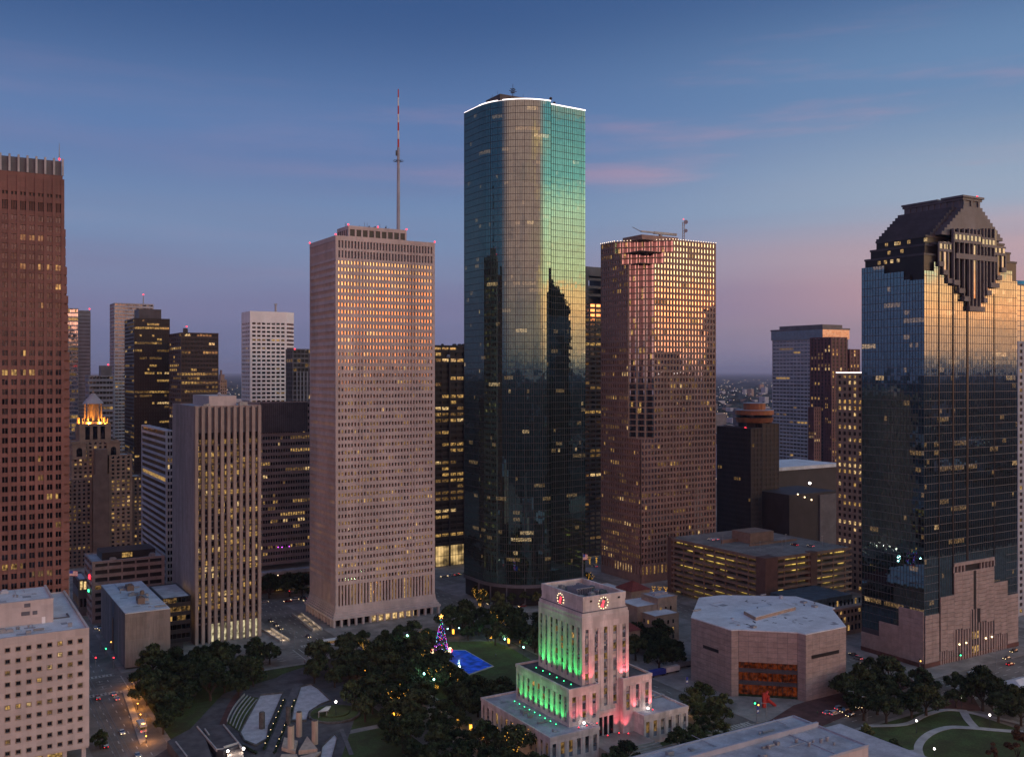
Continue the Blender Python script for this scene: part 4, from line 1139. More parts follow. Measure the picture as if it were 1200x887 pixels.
# podium: two blocks joined at the back, a forecourt between them
base = MB()
base.box(PX + .6, PY + .6, .1, nl_ - .6, PYb - .6, PZ - .5); base.box(nr_ + .6, PY + .6, .1, PXr - .6, PYb - .6, PZ - .5); base.box(nl_ - .6, TY + 2, .1, nr_ + .6, PYb - .7, PZ - .6)
base.build('core', M['slate'], t)
wall_with_strips('F', PX, nl_, PY, .1, PZ - .6, 3.0, 9.0, 6, 1.7); strip_windows('F', PX, nl_, PY, 3.0, 9.0, 6, 1, 1.7, 1, glow_p=.5)
wall_with_strips('F', nr_, PXr, PY, .1, PZ - .6, 3.0, 9.0, 6, 1.7); strip_windows('F', nr_, PXr, PY, 3.0, 9.0, 6, 1, 1.7, 2, glow_p=.1)
wall_with_strips('L', PY + .6, PYb, PX, .1, PZ - .6, 3.0, 9.0, 14, 1.6); strip_windows('L', PY + .6, PYb, PX, 3.0, 9.0, 14, 1, 1.6, 3, glow_p=.1)
mb = MB(); mb.box(nr_, PY + .6, .1, nr_ + .6, TY + 2, PZ - .6); mb.box(nl_ - .6, PY + .6, .1, nl_, TY + 2, PZ - .6); mb.box(PXr - .6, PY + .6, .1, PXr, PYb, PZ - .6); mb.box(PX + .6, PYb - .6, .1, PXr - .6, PYb, PZ - .6)
mb.build('wall', hall, t)
mb = MB()
for (a, b, c, d) in ((PX, PY, nl_, TY + 2), (nr_, PY, PXr, TY + 2), (PX, TY + 2, PXr, PYb)): mb.box(a + .5, b + (.5 if b == PY else 0), PZ - .55, c - .5, d - (.5 if d == PYb else 0), PZ - .1)
mb.build('roof', M['roofg'], t)
def rim(x0, y0, x1, y1, z, h=.7, th=.55, o=.2, sides='FLRB', name='cornice'):
    mb = MB()
    if 'F' in sides: mb.box(x0 - o, y0 - o, z - .45, x1 + o, y0 + th, z + h)
    if 'B' in sides: mb.box(x0 - o, y1 - th, z - .45, x1 + o, y1 + o, z + h)
    if 'L' in sides: mb.box(x0 - o, y0 + th, z - .45, x0 + th, y1 - th, z + h)
    if 'R' in sides: mb.box(x1 - th, y0 + th, z - .45, x1 + o, y1 - th, z + h)
    mb.build(name, hall, t)
rim(PX, PY, nl_, TY + 2.5, PZ - .15, sides='FLR'); rim(nr_, PY, PXr, TY + 2.5, PZ - .15, sides='FLR'); rim(PX, TY + 1.95, PXr, PYb, PZ - .15, sides='LRB')
# forecourt, steps and entrance
mb = MB(); mb.box(nl_ - .2, PY - 6, .1, nr_ + .2, TY + 1, 4.0)
for k in range(6): mb.box(nl_ - 2, PY - 6 - (k + 1) * 1.0, .1, nr_ + 2, PY - 6 - k * 1.0 - .002, 4.0 - (k + 1) * .6)
mb.build('forecourt', M['pave'], t)
# wings
base = MB(); base.box(WX + .6, WY + .6, PZ - .4, wl_ - .6, WYb - .6, WZ - .5); base.box(wr_ + .6, WY + .6, PZ - .4, WXr - .6, WYb - .6, WZ - .5); base.box(wl_ - .6, TY + 1.5, PZ - .4, wr_ + .6, WYb - .7, WZ - .6)
base.build('core', M['slate'], t)
for (a, b, k) in ((WX, wl_, 5), (wr_, WXr, 6)):
    wall_with_strips('F', a, b, WY, 4.0 if a > WX else PZ - .3, WZ - .6, PZ + 1.4, WZ - 2.6, 3, 1.7); strip_windows('F', a, b, WY, PZ + 1.4, WZ - 2.6, 3, 3, 1.7, k, glow_p=.25)
wall_with_strips('L', WY + .6, WYb, WX, PZ - .3, WZ - .6, PZ + 1.2, WZ - 2.8, 10, 1.7); strip_windows('L', WY + .6, WYb, WX, PZ + 1.2, WZ - 2.8, 10, 3, 1.7, 7, glow_p=.25)
mb = MB(); mb.box(wr_, WY + .6, 4.0, wr_ + .6, TY + 2, WZ - .6); mb.box(wl_ - .6, WY + .6, 4.0, wl_, TY + 2, WZ - .6); mb.box(WXr - .6, WY + .6, PZ - .3, WXr, WYb, WZ - .6); mb.box(WX + .6, WYb - .6, PZ - .3, WXr - .6, WYb, WZ - .6)
mb.box(WX, WY + .01, 4.0, wl_, WY + .6, PZ - .31)
mb.build('wall', hall, t)
mb = MB()
for (a, b, c, d) in ((WX, WY, wl_, TY + 2), (wr_, WY, WXr, TY + 2), (WX, TY + 2, WXr, WYb)): mb.box(a + .5, b + (.5 if b == WY else 0), WZ - .55, c - .5, d - (.5 if d == WYb else 0), WZ - .1)
mb.build('roof', M['roofd'], t)
rim(WX, WY, wl_, TY + 2.5, WZ - .15, sides='FLR'); rim(wr_, WY, WXr, TY + 2.5, WZ - .15, sides='FLR'); rim(WX, TY + 1.95, WXr, WYb, WZ - .15, sides='LRB')
# tower shaft
mb = MB(); mb.box(TX + .6, TY + .6, 4, TXr - .6, TYb - .6, TB); mb.build('core', M['slate'], t)
wall_with_strips('F', TX, TXr, TY, 13.5, TB - 1.2, 15.0, TB - 6.0, 5, 1.7); strip_windows('F', TX, TXr, TY, 15.0, TB - 6.0, 5, 9, 1.7, 9, glow_p=.35)
mb = MB(); mb.box(TX, TY, 4.0, TX + 7.2, TY + .6, 13.5); mb.box(TXr - 7.2, TY, 4.0, TXr, TY + .6, 13.5); mb.box(TX + 7.2, TY, 11.0, TXr - 7.2, TY + .6, 13.5)
for k in range(1, 3): mb.box(TX + 7.2 + (TXr - TX - 14.4) * k / 3 - .3, TY, 4, TX + 7.2 + (TXr - TX - 14.4) * k / 3 + .3, TY + .6, 11)
mb.build('entrance_frame', hall, t)
mb = MB(); mb.box(TX + 7.2, TY + .4, 4, TXr - 7.2, TY + .55, 11); mb.build('entrance_door', M['g_dark'], t)
mb = MB(); mb.box(TX + 6.4, TY - .5, 12.4, TXr - 6.4, TY, 13.6); mb.build('entrance_ledge', hall, t)
wall_with_strips('L', TY + .6, TYb, TX, WZ - .3, TB - 1.2, WZ + 1.5, TB - 5.4, 8, 1.7); strip_windows('L', TY + .6, TYb, TX, WZ + 1.5, TB - 5.4, 8, 7, 1.7, 10, glow_p=.12)
mb = MB(); mb.box(TXr - .6, TY + .6, WZ - .3, TXr, TYb, TB - 1.2); mb.box(TX + .6, TYb - .6, WZ - .3, TXr - .6, TYb, TB - 1.2); mb.build('wall', hall, t)
# setback bands under the crown
mb = MB(); mb.box(TX + .25, TY + .25, TB - 1.2, TXr - .25, TYb - .25, TB); mb.box(TX + .7, TY + .7, TB, TXr - .7, TYb - .7, TB + .8); mb.build('setback_band', hall, t)
m2 = MB(); m2.box(TX + 1.0, TY + .9, TB + .78, TXr - 1.0, TYb - .9, TZ - 2.6); m2.build('crown', hall, t)
mb = MB(); q = 1.0
x0c, y0c, x1c, y1c = TX + 1.0, TY + .9, TXr - 1.0, TYb - .9
mb.box(x0c - .15, y0c - .15, TZ - 2.6, x1c + .15, y0c + .7, TZ); mb.box(x0c - .15, y1c - .7, TZ - 2.6, x1c + .15, y1c + .15, TZ)
mb.box(x0c - .15, y0c + .7, TZ - 2.6, x0c + .7, y1c - .7, TZ); mb.box(x1c - .7, y0c + .7, TZ - 2.6, x1c + .15, y1c - .7, TZ); mb.build('parapet', hall, t)
for i in range(3):
    for (bx0, by0, bx1, by1) in ((x0c + 3 + i * 6.5, y0c - .2, x0c + 4.0 + i * 6.5, y0c - .14),):
        m2 = MB(); m2.box(bx0, by0 - .1, TZ - 2.2, bx1, by1, TZ - 1.5); m2.build('roof_vent_opening', M['black'], t)
mb = MB(); mb.box(x0c + .7, y0c + .7, TZ - 2.59, x1c - .7, y1c - .7, TZ - 2.3); mb.build('roof', M['roofd'], t)
r = random.Random(4)
for i in range(12):
    a, b_, h = r.uniform(1, 3.4), r.uniform(1, 3.4), r.uniform(.8, 2.4); x, y = r.uniform(x0c + 1.5, x1c - 5), r.uniform(y0c + 1.5, y1c - 5)
    m2 = MB(); m2.box(x, y, TZ - 2.3, x + a, y + b_, TZ - 2.3 + h); m2.box(x + .3, y + .3, TZ - 2.3 + h, x + a * .6, y + b_ * .6, TZ - 2 + h); m2.build('rooftop_unit', M['metal'] if i % 3 else M['teal'], t)
m2 = MB()
for i in range(7): x = x0c + 6 + i * 1.1; m2.box(x, y0c + 12, TZ - 2.3, x + .25, y0c + 19, TZ + .1)
m2.box(x0c + 5.5, y0c + 12, TZ - .2, x0c + 13.5, y0c + 12.4, TZ + .2); m2.build('cooling_frame', M['bluegrey'], t)
m2 = MB(); m2.box(TX + .62, TY + .62, TB - .02, TXr - .62, TYb - .62, TB + .35); m2.build('shadow_course', M['slate2'], t)  # dark course stands in for the shade of a recess below the crown
m2 = MB(); m2.box(TX - .06, TY - .06, TB - 3.2, TXr + .06, TY - .001, TB - 2.8); m2.box(TX - .06, TY, TB - 3.2, TX - .001, TYb, TB - 2.8); m2.build('string_course', hall, t)
# clocks: ring of lamps and red hands
def clock(face, cx_, cz_, fixed):
    P = lambda a, b, e: (cx_ + a, fixed - e, cz_ + b) if face == 'F' else (fixed - e, cx_ - a, cz_ + b)
    hb = MB()
    pts = [P(1.9 * math.cos(k * math.pi / 12), 1.9 * math.sin(k * math.pi / 12), .06) for k in range(24)]
    hb.face(pts); pts2 = [P(1.9 * math.cos(k * math.pi / 12), 1.9 * math.sin(k * math.pi / 12), .0) for k in range(24)]
    for k in range(24): hb.face([pts2[k], pts2[(k + 1) % 24], pts[(k + 1) % 24], pts[k]])
    co = hb.build('clock_face', M['museum'], t)
    for k in range(12):
        a = k * math.pi / 6; m2 = MB(); m2.ball(P(2.15 * math.sin(a), 2.15 * math.cos(a), .18), .17, n=6); m2.build('hour_lamp', M['e_warm'], co)
    for ang, L, w_ in ((200, 1.55, .62), (12, .8, .55)):
        a = R_(ang); u = (math.sin(a), math.cos(a)); v = (u[1], -u[0]); m2 = MB()
        m2.face([P(-v[0] * w_ * .4, -v[1] * w_ * .4, .16), P(u[0] * L - v[0] * w_, u[1] * L - v[1] * w_, .16), P(u[0] * L + v[0] * w_, u[1] * L + v[1] * w_, .16), P(v[0] * w_ * .4, v[1] * w_ * .4, .16)])
        m2.face([P(-v[0] * w_ * .4, -v[1] * w_ * .4, .1), P(v[0] * w_ * .4, v[1] * w_ * .4, .1), P(u[0] * L + v[0] * w_, u[1] * L + v[1] * w_, .1), P(u[0] * L - v[0] * w_, u[1] * L - v[1] * w_, .1)])
        m2.build('clock_hand', M['e_red'], co)
zc = (TB + .8 + TZ - 2.0) / 2 + .3
clock('F', onY(706.8, y0c), zr(onY(706.8, y0c), y0c, 706.0), y0c); clock('L', onX(657.2, x0c), zr(x0c, onX(657.2, x0c), 701.5), x0c)
# coloured floodlights: fittings on the ledges, each with its own real spot lamp
def flood(x, y, z, col, target, power, size=72, mat_='e_green'):
    power *= 1.4
    m2 = MB(); m2.box(x - .22, y - .22, z, x + .22, y + .22, z + .3); m2.ball((x, y, z + .42), .24, n=6, mi=1); m2.build('floodlight', [M['darkmetal'], M[mat_]], t)
    L = bpy.data.lights.new('flood_lamp', 'SPOT'); L.energy = power; L.color = col; L.spot_size = R_(size); L.spot_blend = .9; L.shadow_soft_size = .15
    o = bpy.data.objects.new('flood_lamp', L); COL.objects.link(o); o.location = (x, y, z + .75)
    o.rotation_euler = (Vector(target) - Vector((x, y, z + .75))).to_track_quat('-Z', 'Y').to_euler()
GREEN, RED = (.03, 1.0, .17), (1.0, .12, .15)
for i in range(9):
    y = WY + .6 + (WYb - WY - .6) * (i + 1) / 10
    flood(WX - 2.9, y, PZ - .1, GREEN, (WX + .15, y, PZ + 6.5), 1500)
for i in range(6):
    y = TY + 3.0 + (TYb - TY - 4.5) * i / 5.3
    flood(TX - 2.9, y, WZ - .1, GREEN, (TX + .2, y, WZ + 10), 3600)
for x in (WX + 2.4, WX + 6.0, WX + 10.6): flood(x, WY - 2.6, PZ - .1, RED, (x, WY, PZ + 7), 1500, mat_='e_red')
for x in (wr_ + 1.0, wr_ + 5.4, WXr - 1.0): flood(x, WY - 1.8, 4.0 if x < nr_ else PZ - .1, RED, (x, WY, PZ + 6), 2000, mat_='e_red')
for x in (TX + 1.2, TX + 3.6): flood(x, TY - 1.7, WZ - .1, RED, (x, TY, WZ + 8), 1700, mat_='e_red')
for x in (TXr - 6.0, TXr - 3.4, TXr - 1.4): flood(x, TY - 1.8, WZ - .1 if x > wr_ else 4.0, RED, (x, TY, WZ + 5), 2600, mat_='e_red')
flood(TX + 10.5, TY - 1.6, 4.0, RED, (TX + 10.5, TY, 22), 1400, mat_='e_red')
for (x, y) in ((nl_ - 3.5, PY + 4.5), (nr_ + 5.5, PY + 4.5)):
    m2 = MB(); m2.tube((x, y, PZ - .1), (x, y, PZ + .8), .12); m2.ball((x, y, PZ + 1.1), .45, n=8, mi=1); m2.build('roof_lamp', [M['darkmetal'], M['e_white']], t)
def flag_on_pole(root, x, y, z0_, h, fw=3.6, fh_=2.2, seed=1, rz=.4):
    m2 = MB(); m2.tube((x, y, z0_), (x, y, z0_ + h), .14, .07, 8); m2.ball((x, y, z0_ + h + .15), .2, n=6); m2.build('pole', M['metal'], root)
    fb = MB(); NX_, NZ_ = 14, 13
    P = lambda i, j: (x + .1 + fw * i / NX_ * math.cos(rz), y + fw * i / NX_ * math.sin(rz) + .28 * math.sin(i * .9 + .5) * (i / NX_), z0_ + h - .2 - fh_ + fh_ * j / NZ_ - .5 * (i / NX_) ** 1.5)
    for i in range(NX_):
        for j in range(NZ_):
            mi = 2 if (i < 6 and j >= 6) else (0 if j % 2 == 0 else 1)
            fb.face([P(i, j), P(i + 1, j), P(i + 1, j + 1), P(i, j + 1)], mi)
    fb.build('flag', [M['redpaint'], M['whitepaint'], M['bluepaint']], root)
CITYHALL = t
fx, fy = onY(683, TYb - 12), TYb - 12
ft_ = thing('flagpole', 'flagpole with stars and stripes flag on top of the city hall tower', 'flagpole', (fx, fy, TZ - 2.3)); flag_on_pole(ft_, fx, fy, TZ - 2.3, 14.5)

# ================================================================== library: faceted granite block with an amber atrium
LZ = 28.8
lp = [at(809, 723, LZ), at(857, 738, LZ), at(865.5, 737.5, LZ), at(934.6, 740.8, LZ), at(944.3, 743, LZ), at(990.3, 733.3, LZ), at(975, 713, LZ), at(979, 712, LZ), at(933, 698.5, LZ), at(845.5, 697, LZ), at(819, 700, LZ)]
lp[5] = (lp[5][0], lp[4][1]); lp[0] = (lp[1][0], lp[0][1])
t = thing('library', 'faceted granite library block with a pale roof and an amber lit atrium front', 'library', (sum(p[0] for p in lp) / 11, sum(p[1] for p in lp) / 11, 0))
def zrl(p, py): return zr(p[0], p[1], py)
m2 = MB(); ins = [(p[0] + .0, p[1]) for p in lp]
cxl, cyl = sum(p[0] for p in lp) / 11, sum(p[1] for p in lp) / 11
m2.prism([(p[0] + (cxl - p[0]) * .10, p[1] + (cyl - p[1]) * .10) for p in lp], .1, LZ - .5)
m2.build('core', M['museum'], t)
def wall_seg(a, b, z0_, z1_, th, m, name='wall', h=2.0, Lp=3.2):
    """a straight run of wall built of stone panels with fine joints"""
    L = math.hypot(b[0] - a[0], b[1] - a[1]); dv = ((b[0] - a[0]) / L, (b[1] - a[1]) / L); n = (dv[1], -dv[0])
    bk = MB(); sbox(bk, a, dv, n, 0, L, -th, -.06, z0_, z1_); bk.build(name, M['slate2'], t)
    nl2 = max(1, round(L / Lp)); nz2 = max(1, round((z1_ - z0_) / h)); ll, hh = L / nl2, (z1_ - z0_) / nz2
    pm = MB(); sbox(pm, (0, 0), dv, n, .06, ll - .06, -.08, 0, .06, hh - .06); me = pm.mesh('stone_panel', m)
    for j in range(nz2):
        for i in range(nl2): place('stone_panel', me, t, (a[0] + dv[0] * ll * i, a[1] + dv[1] * ll * i, z0_ + j * hh))
Z1 = LZ - .4
wall_seg(lp[0], lp[1], .1, Z1, .8, M['museum'], Lp=4.4, h=2.4); wall_seg(lp[4], lp[5], .1, Z1, .8, M['museum'], Lp=4.2, h=2.4)
wall_seg(lp[1], lp[2], .1, Z1, .8, M['museum'], Lp=4.5, h=2.4); wall_seg(lp[3], lp[4], .1, Z1, .8, M['museum'], Lp=4.5, h=2.4)
mida, midb = lp[2], lp[3]
zat = zrl(mida, 775)
wall_seg(mida, midb, zat, Z1, .8, M['museum'], Lp=4.2, h=2.4)
Lm = math.hypot(midb[0] - mida[0], midb[1] - mida[1]); dvm = ((midb[0] - mida[0]) / Lm, (midb[1] - mida[1]) / Lm); nm = (dvm[1], -dvm[0])
zs = [zrl(midb, y) for y in (776.5, 786.5, 791, 801, 805.5, 817.5)]
gb = MB()
for k in range(0, 6, 2):
    hi, lo = zs[k], max(.5, zs[k + 1])
    npn = 12
    for i in range(npn):
        m2 = MB(); sbox(m2, mida, dvm, nm, Lm * i / npn + .08, Lm * (i + 1) / npn - .08, -1.4, -1.3, lo, hi); m2.build('atrium_window', M['amberglass'], t)
    if k < 4: m2 = MB(); sbox(m2, mida, dvm, nm, 0, Lm, -1.6, -.5, zs[k + 2], lo - .02); m2.build('atrium_floor_band', M['slate'], t)
m2 = MB(); sbox(m2, mida, dvm, nm, 0, Lm, -2.2, -1.5, .1, zat); m2.build('atrium_back', M['slate'], t)
m2 = MB(); sbox(m2, mida, dvm, nm, 0, Lm, -1.6, -.3, .1, max(.6, zs[5])); m2.build('planter_hedge', M['hedge'], t)
m2 = MB(); m2.prism(lp, LZ - .4, LZ); m2.build('roof', M['roofw'], t)
LIB = t
# narrow dark slots in the two blank walls
xa, xb = onY(951, lp[4][1]), onY(983, lp[4][1]); z_ = zr(xa, lp[4][1], 770)
m2 = MB(); m2.box(xa, lp[4][1] - .12, z_ - .7, xb, lp[4][1] + .3, z_ + .8); m2.build('slot_window', M['black'], t)
ya, yb = onX(824, lp[1][0]), onX(842, lp[1][0]); z_ = zr(lp[1][0], (ya + yb) / 2, 760)
m2 = MB(); m2.box(lp[1][0] - .12, yb, z_ - .7, lp[1][0] + .3, ya, z_ + .7); m2.build('slot_window', M['black'], t)
# skylight curb
sk = [at(871.5, 719.5, LZ), at(885.5, 727, LZ), at(932.5, 714.5, LZ), at(918, 709, LZ)]
m2 = MB(); m2.prism(sk, LZ, LZ + 1.3); m2.build('skylight_curb', M['tan'], t)
m2 = MB(); m2.prism([(p[0] * .96 + sum(q[0] for q in sk) / 4 * .04, p[1] * .96 + sum(q[1] for q in sk) / 4 * .04) for p in sk], LZ + 1.3, LZ + 1.42); m2.build('skylight', M['roofw'], t)
m2 = MB(); r = random.Random(6)
for i in range(26):
    q = at(r.uniform(870, 945), r.choice((r.uniform(703, 711), r.uniform(722, 733))), LZ); a = r.uniform(0, 3.1); w1, w2 = r.uniform(.5, 1.6), r.uniform(.15, .5)
    ca_, sa_ = math.cos(a), math.sin(a); m2.prism([(q[0] + ca_ * u * w1 - sa_ * v * w2, q[1] + sa_ * u * w1 + ca_ * v * w2) for u, v in ((-1, -1), (1, -.6), (.7, 1), (-1, .8))], LZ + .005, LZ + .03)
m2.build('roof_puddles', M['roofd'], t, kind='stuff')
q = at(915, 701.5, LZ); m2 = MB(); m2.box(q[0], q[1], LZ, q[0] + 1.5, q[1] + 1.2, LZ + 1.4); m2.build('rooftop_unit', M['slab'], t)
def roof_detail(root, poly, z, n, seed, pipes=3, patches=6):
    """ducts, pipes, hatches, vents and patches inside a convex-ish roof outline"""
    r = random.Random(seed); x0, x1 = min(p[0] for p in poly), max(p[0] for p in poly); y0, y1 = min(p[1] for p in poly), max(p[1] for p in poly)
    def spot(mg):
        for _ in range(60):
            q = (r.uniform(x0 + mg, x1 - mg), r.uniform(y0 + mg, y1 - mg))
            c = False
            for i in range(len(poly)):
                a, b = poly[i], poly[(i + 1) % len(poly)]
                if (a[1] > q[1]) != (b[1] > q[1]) and q[0] < (b[0] - a[0]) * (q[1] - a[1]) / (b[1] - a[1]) + a[0]: c = not c
            if c: return q
        return ((x0 + x1) / 2, (y0 + y1) / 2)
    for i in range(n):
        q = spot(3); k = i % 4; m2 = MB()
        if k == 0: m2.box(q[0], q[1], z, q[0] + r.uniform(1.2, 2.6), q[1] + r.uniform(1.2, 2.6), z + r.uniform(.6, 1.5)); m2.build('rooftop_unit', M['metal'], root)
        elif k == 1: m2.tube((*q, z), (*q, z + .7), .3, .3, 8); m2.tube((*q, z + .7), (*q, z + .95), .5, .3, 8); m2.build('roof_vent', M['metal'], root)
        elif k == 2: m2.box(q[0], q[1], z, q[0] + 1, q[1] + 1, z + .35); m2.box(q[0] - .08, q[1] - .08, z + .35, q[0] + 1.08, q[1] + 1.08, z + .45); m2.build('roof_hatch', M['slab'], root)
        else: m2.box(q[0], q[1], z + .15, q[0] + r.uniform(3, 6), q[1] + .7, z + .75); m2.box(q[0] + .3, q[1] + .1, z, q[0] + .6, q[1] + .6, z + .15); m2.build('roof_duct', M['metal'], root)
    for i in range(pipes):
        q = spot(5); L = r.uniform(5, 11); m2 = MB()
        if i % 2: m2.tube((q[0], q[1], z + .2), (q[0] + L, q[1], z + .2), .1, n=5)
        else: m2.tube((q[0], q[1], z + .2), (q[0], q[1] + L, z + .2), .1, n=5)
        m2.build('roof_pipe', M['slab'], root)
    m2 = MB()
    for i in range(patches):
        q = spot(3); a, b = r.uniform(1, 4.5), r.uniform(1, 4.5); m2.box(q[0] - a / 2, q[1] - b / 2, z + .004, q[0] + a / 2, q[1] + b / 2, z + .012 + .002 * i, i % 2)
    m2.build('roof_patches', [M['roofg'], M['roofpatch']], root, kind='stuff')
def rect(x0, y0, x1, y1): return [(x0, y0), (x1, y0), (x1, y1), (x0, y1)]
# ================================================================== ribbed concrete tower (left of centre)
RX, RY, RW, RD = frame_box(228, 501, 202, 306); RZ = zr(RX, RY, 477)
t = thing('office_tower', 'grey concrete tower with bold vertical ribs and a cream box on its roof', 'office building', (RX + RW / 2, RY + RD / 2, 0))
m2 = MB(); m2.box(RX + .8, RY + 2.2, .1, RX + RW - .8, RY + RD - .8, RZ - 1); m2.build('core', M['slate'], t)
def panel_wall(root, x, ya, yb, z0_, z1_, n, nz_, m, th=.5):
    """blank side wall of cast panels"""
    L = (yb - ya) / n; hh = (z1_ - z0_) / nz_
    me = MB(); me.box(0, .03, .03, th, L - .03, hh - .03); me = me.mesh('wall_panel', m)
    for i in range(n):
        for j in range(nz_): place('wall_panel', me, root, (x, ya + i * L, z0_ + j * hh))
    b = MB(); b.box(x + .1, ya, z0_, x + th + .3, yb, z1_ - .05); b.build('wall', m, root)
panel_wall(t, RX, RY + .6, RY + RD, .1, RZ, 6, 12, M['ribs'])
nr = 11
for i in range(nr):
    x = RX + .15 + (RW - 1.9) * i / (nr - 1)
    m2 = MB(); m2.box(x, RY - .9, .1, x + 1.6, RY + 1.7, RZ + .1); m2.build('rib', M['ribs'], t)
gmb = MB(); smb = MB(); pkr = litpick(61, .42, (1, 2, 3), (7, 4, 1), .5, .4); rnd = random.Random(61)
nfr = 29; z0r, z1r = 9.5, RZ - 17; fr = (z1r - z0r) / nfr
for i in range(nr - 1):
    xa = RX + .15 + (RW - 1.9) * i / (nr - 1) + 1.6; xb = RX + .15 + (RW - 1.9) * (i + 1) / (nr - 1)
    for j in range(nfr):
        z = z0r + j * fr
        pane(gmb, (xa, RY), (1, 0), (0, -1), 0, (xb - xa) / 2 - .06, -1.2, z + fr * .28, z + fr, pkr(i * 2, j, 'F'), .003, rnd)
        pane(gmb, (xa, RY), (1, 0), (0, -1), (xb - xa) / 2 + .06, xb - xa, -1.2, z + fr * .28, z + fr, pkr(i * 2 + 1, j, 'F'), .003, rnd)
        smb.box(xa, RY + 1.1, z, xb, RY + 1.6, z + fr * .28)
    smb.box(xa, RY + .9, z1r + 3.5, xb, RY + 1.6, RZ - .6)
    pane(gmb, (xa, RY), (1, 0), (0, -1), 0, xb - xa, -1.2, z1r, z1r + 3.5, 0, .002, rnd)
    pane(gmb, (xa, RY), (1, 0), (0, -1), 0, xb - xa, -1.3, .3, z0r - .02, 4 if 1 < i else 0, .002, rnd)
gmb.build('window', STD + [glass('lobby_lit', (.1, .1, .1), .2, 0, emis=(1.0, .86, .5), estr=.45, escale=.5)], t, kind='stuff'); smb.build('spandrel', M['slate2'], t)
tower_b = MB(); tower_b.box(RX + .8, RY + RD - .7, .1, RX + RW, RY + RD, RZ); tower_b.box(RX + RW - .7, RY + 1.7, .1, RX + RW, RY + RD - .7, RZ); tower_b.build('wall', M['ribs'], t)
roof(t, RX, RY + .4, RW, RD - .4, RZ, M['roofg'], M['ribs'], .5)
qx, qy = onY(245, RY + 7), RY + 7; qz = zr(qx, qy, 464)
m2 = MB(); m2.box(qx, qy, RZ, onY(277, qy), onX(226, qx), qz); m2.build('penthouse', M['white'], t)
small_boxes(t, RX + 2, RY + 2, RX + RW - 2, RY + 6, RZ, 5, M['metal'], 4)
m2 = MB(); m2.ball((qx + 6, qy + 3, qz + .9), 1.0, n=8); m2.build('dome_aerial', M['slab'], t)

# ================================================================== windowless concrete block and its glazed annex
BX_, BY_, BW_, BD_ = frame_box(146.6, 459, 118.4, 199.6); BZ = 26.3
t = thing('concrete_block', 'windowless concrete block with plant on its pale stained roof beside the street', 'building', (BX_ + BW_ / 2, BY_ + BD_ / 2, 0))
m2 = MB(); m2.box(BX_ + .5, BY_ + .5, .5, BX_ + BW_ - .5, BY_ + BD_ - .5, BZ - .6); m2.build('core', M['slate'], t)
def panels_F(root, x0, x1, y, z0_, z1_, n, nz_, m, th=.5):
    L = (x1 - x0) / n; hh = (z1_ - z0_) / nz_
    me = MB(); me.box(.02, 0, .02, L - .02, th, hh - .02); me = me.mesh('wall_panel', m)
    for i in range(n):
        for j in range(nz_): place('wall_panel', me, root, (x0 + i * L, y, z0_ + j * hh))
panels_F(t, BX_, BX_ + BW_, BY_, 1.0, BZ, 8, 2, M['conc'])
panel_wall(t, BX_, BY_ + .52, BY_ + BD_ * .42, 1.0, BZ, 6, 2, M['conc']); panel_wall(t, BX_, BY_ + BD_ * .5, BY_ + BD_, 1.0, BZ, 7, 2, M['conc'])
m2 = MB(); m2.box(BX_ + .6, BY_ + BD_ * .42, .2, BX_ + .9, BY_ + BD_ * .5, BZ - 9); m2.box(BX_, BY_ + BD_ * .42 + .02, BZ - 9, BX_ + .5, BY_ + BD_ * .5 - .02, BZ - .02); m2.build('entrance_recess', M['slate2'], t)
m2 = MB(); m2.box(BX_ + BW_ - .5, BY_ + .52, 1, BX_ + BW_, BY_ + BD_, BZ); m2.box(BX_ + .5, BY_ + BD_ - .5, 1, BX_ + BW_ - .52, BY_ + BD_, BZ); m2.build('wall', M['conc'], t)
m2 = MB(); m2.box(BX_ + .06, BY_ + .06, BZ + .002, BX_ + BW_ - .06, BY_ + BD_ - .06, BZ + .35); m2.build('roof', M['roofw'], t)
for (x, y, a, b, h) in ((.42, .22, 3.2, 5.5, 3.0), (.5, .30, 4.5, 9, 1.3), (.45, .68, 3.4, 6, 2.6), (.3, .72, 4.5, 7, 1.0), (.38, .5, 4.5, 3, 1.2), (.62, .45, 2, 2, 2.4)):
    X0, Y0 = BX_ + BW_ * x, BY_ + BD_ * y; m2 = MB(); m2.box(X0, Y0, BZ + .35, X0 + a, Y0 + b, BZ + .35 + h); m2.tube((X0 + a / 2, Y0 + b / 2, BZ + h), (X0 + a / 2, Y0 + b / 2, BZ + h + .9), .8, .8, 10); m2.build('rooftop_unit', M['garage'] if h > 2 else M['metal'], t)
roof_detail(t, rect(BX_, BY_, BX_ + BW_, BY_ + BD_), BZ + .35, 8, 41, 3, 7)
AX, AY = BX_ + BW_ + .3, BY_ + 19.0; AW = onY(224, AY) - AX
t = thing('glazed_annex', 'low dark glazed annex with lit offices between the concrete block and the ribbed tower', 'building', (AX + AW / 2, AY + 14, 0))
pka = litpick(71, .5, (1, 2, 3), (4, 4, 1), .5, .5)
tower(t, AX, AY, min(AW, RX - AX - .3), 34, 4.5, 27.0, 6, 8, 5, .94, .55, M['black'], STD, pka, .4, .05, .3, '', .003, M['roofg'], .4, 'FR', 72)
m2 = MB(); m2.box(AX + 1.5, AY + 4, .1, AX + AW - 3, AY + 33, 4.6); m2.build('undercroft', M['slate'], t)

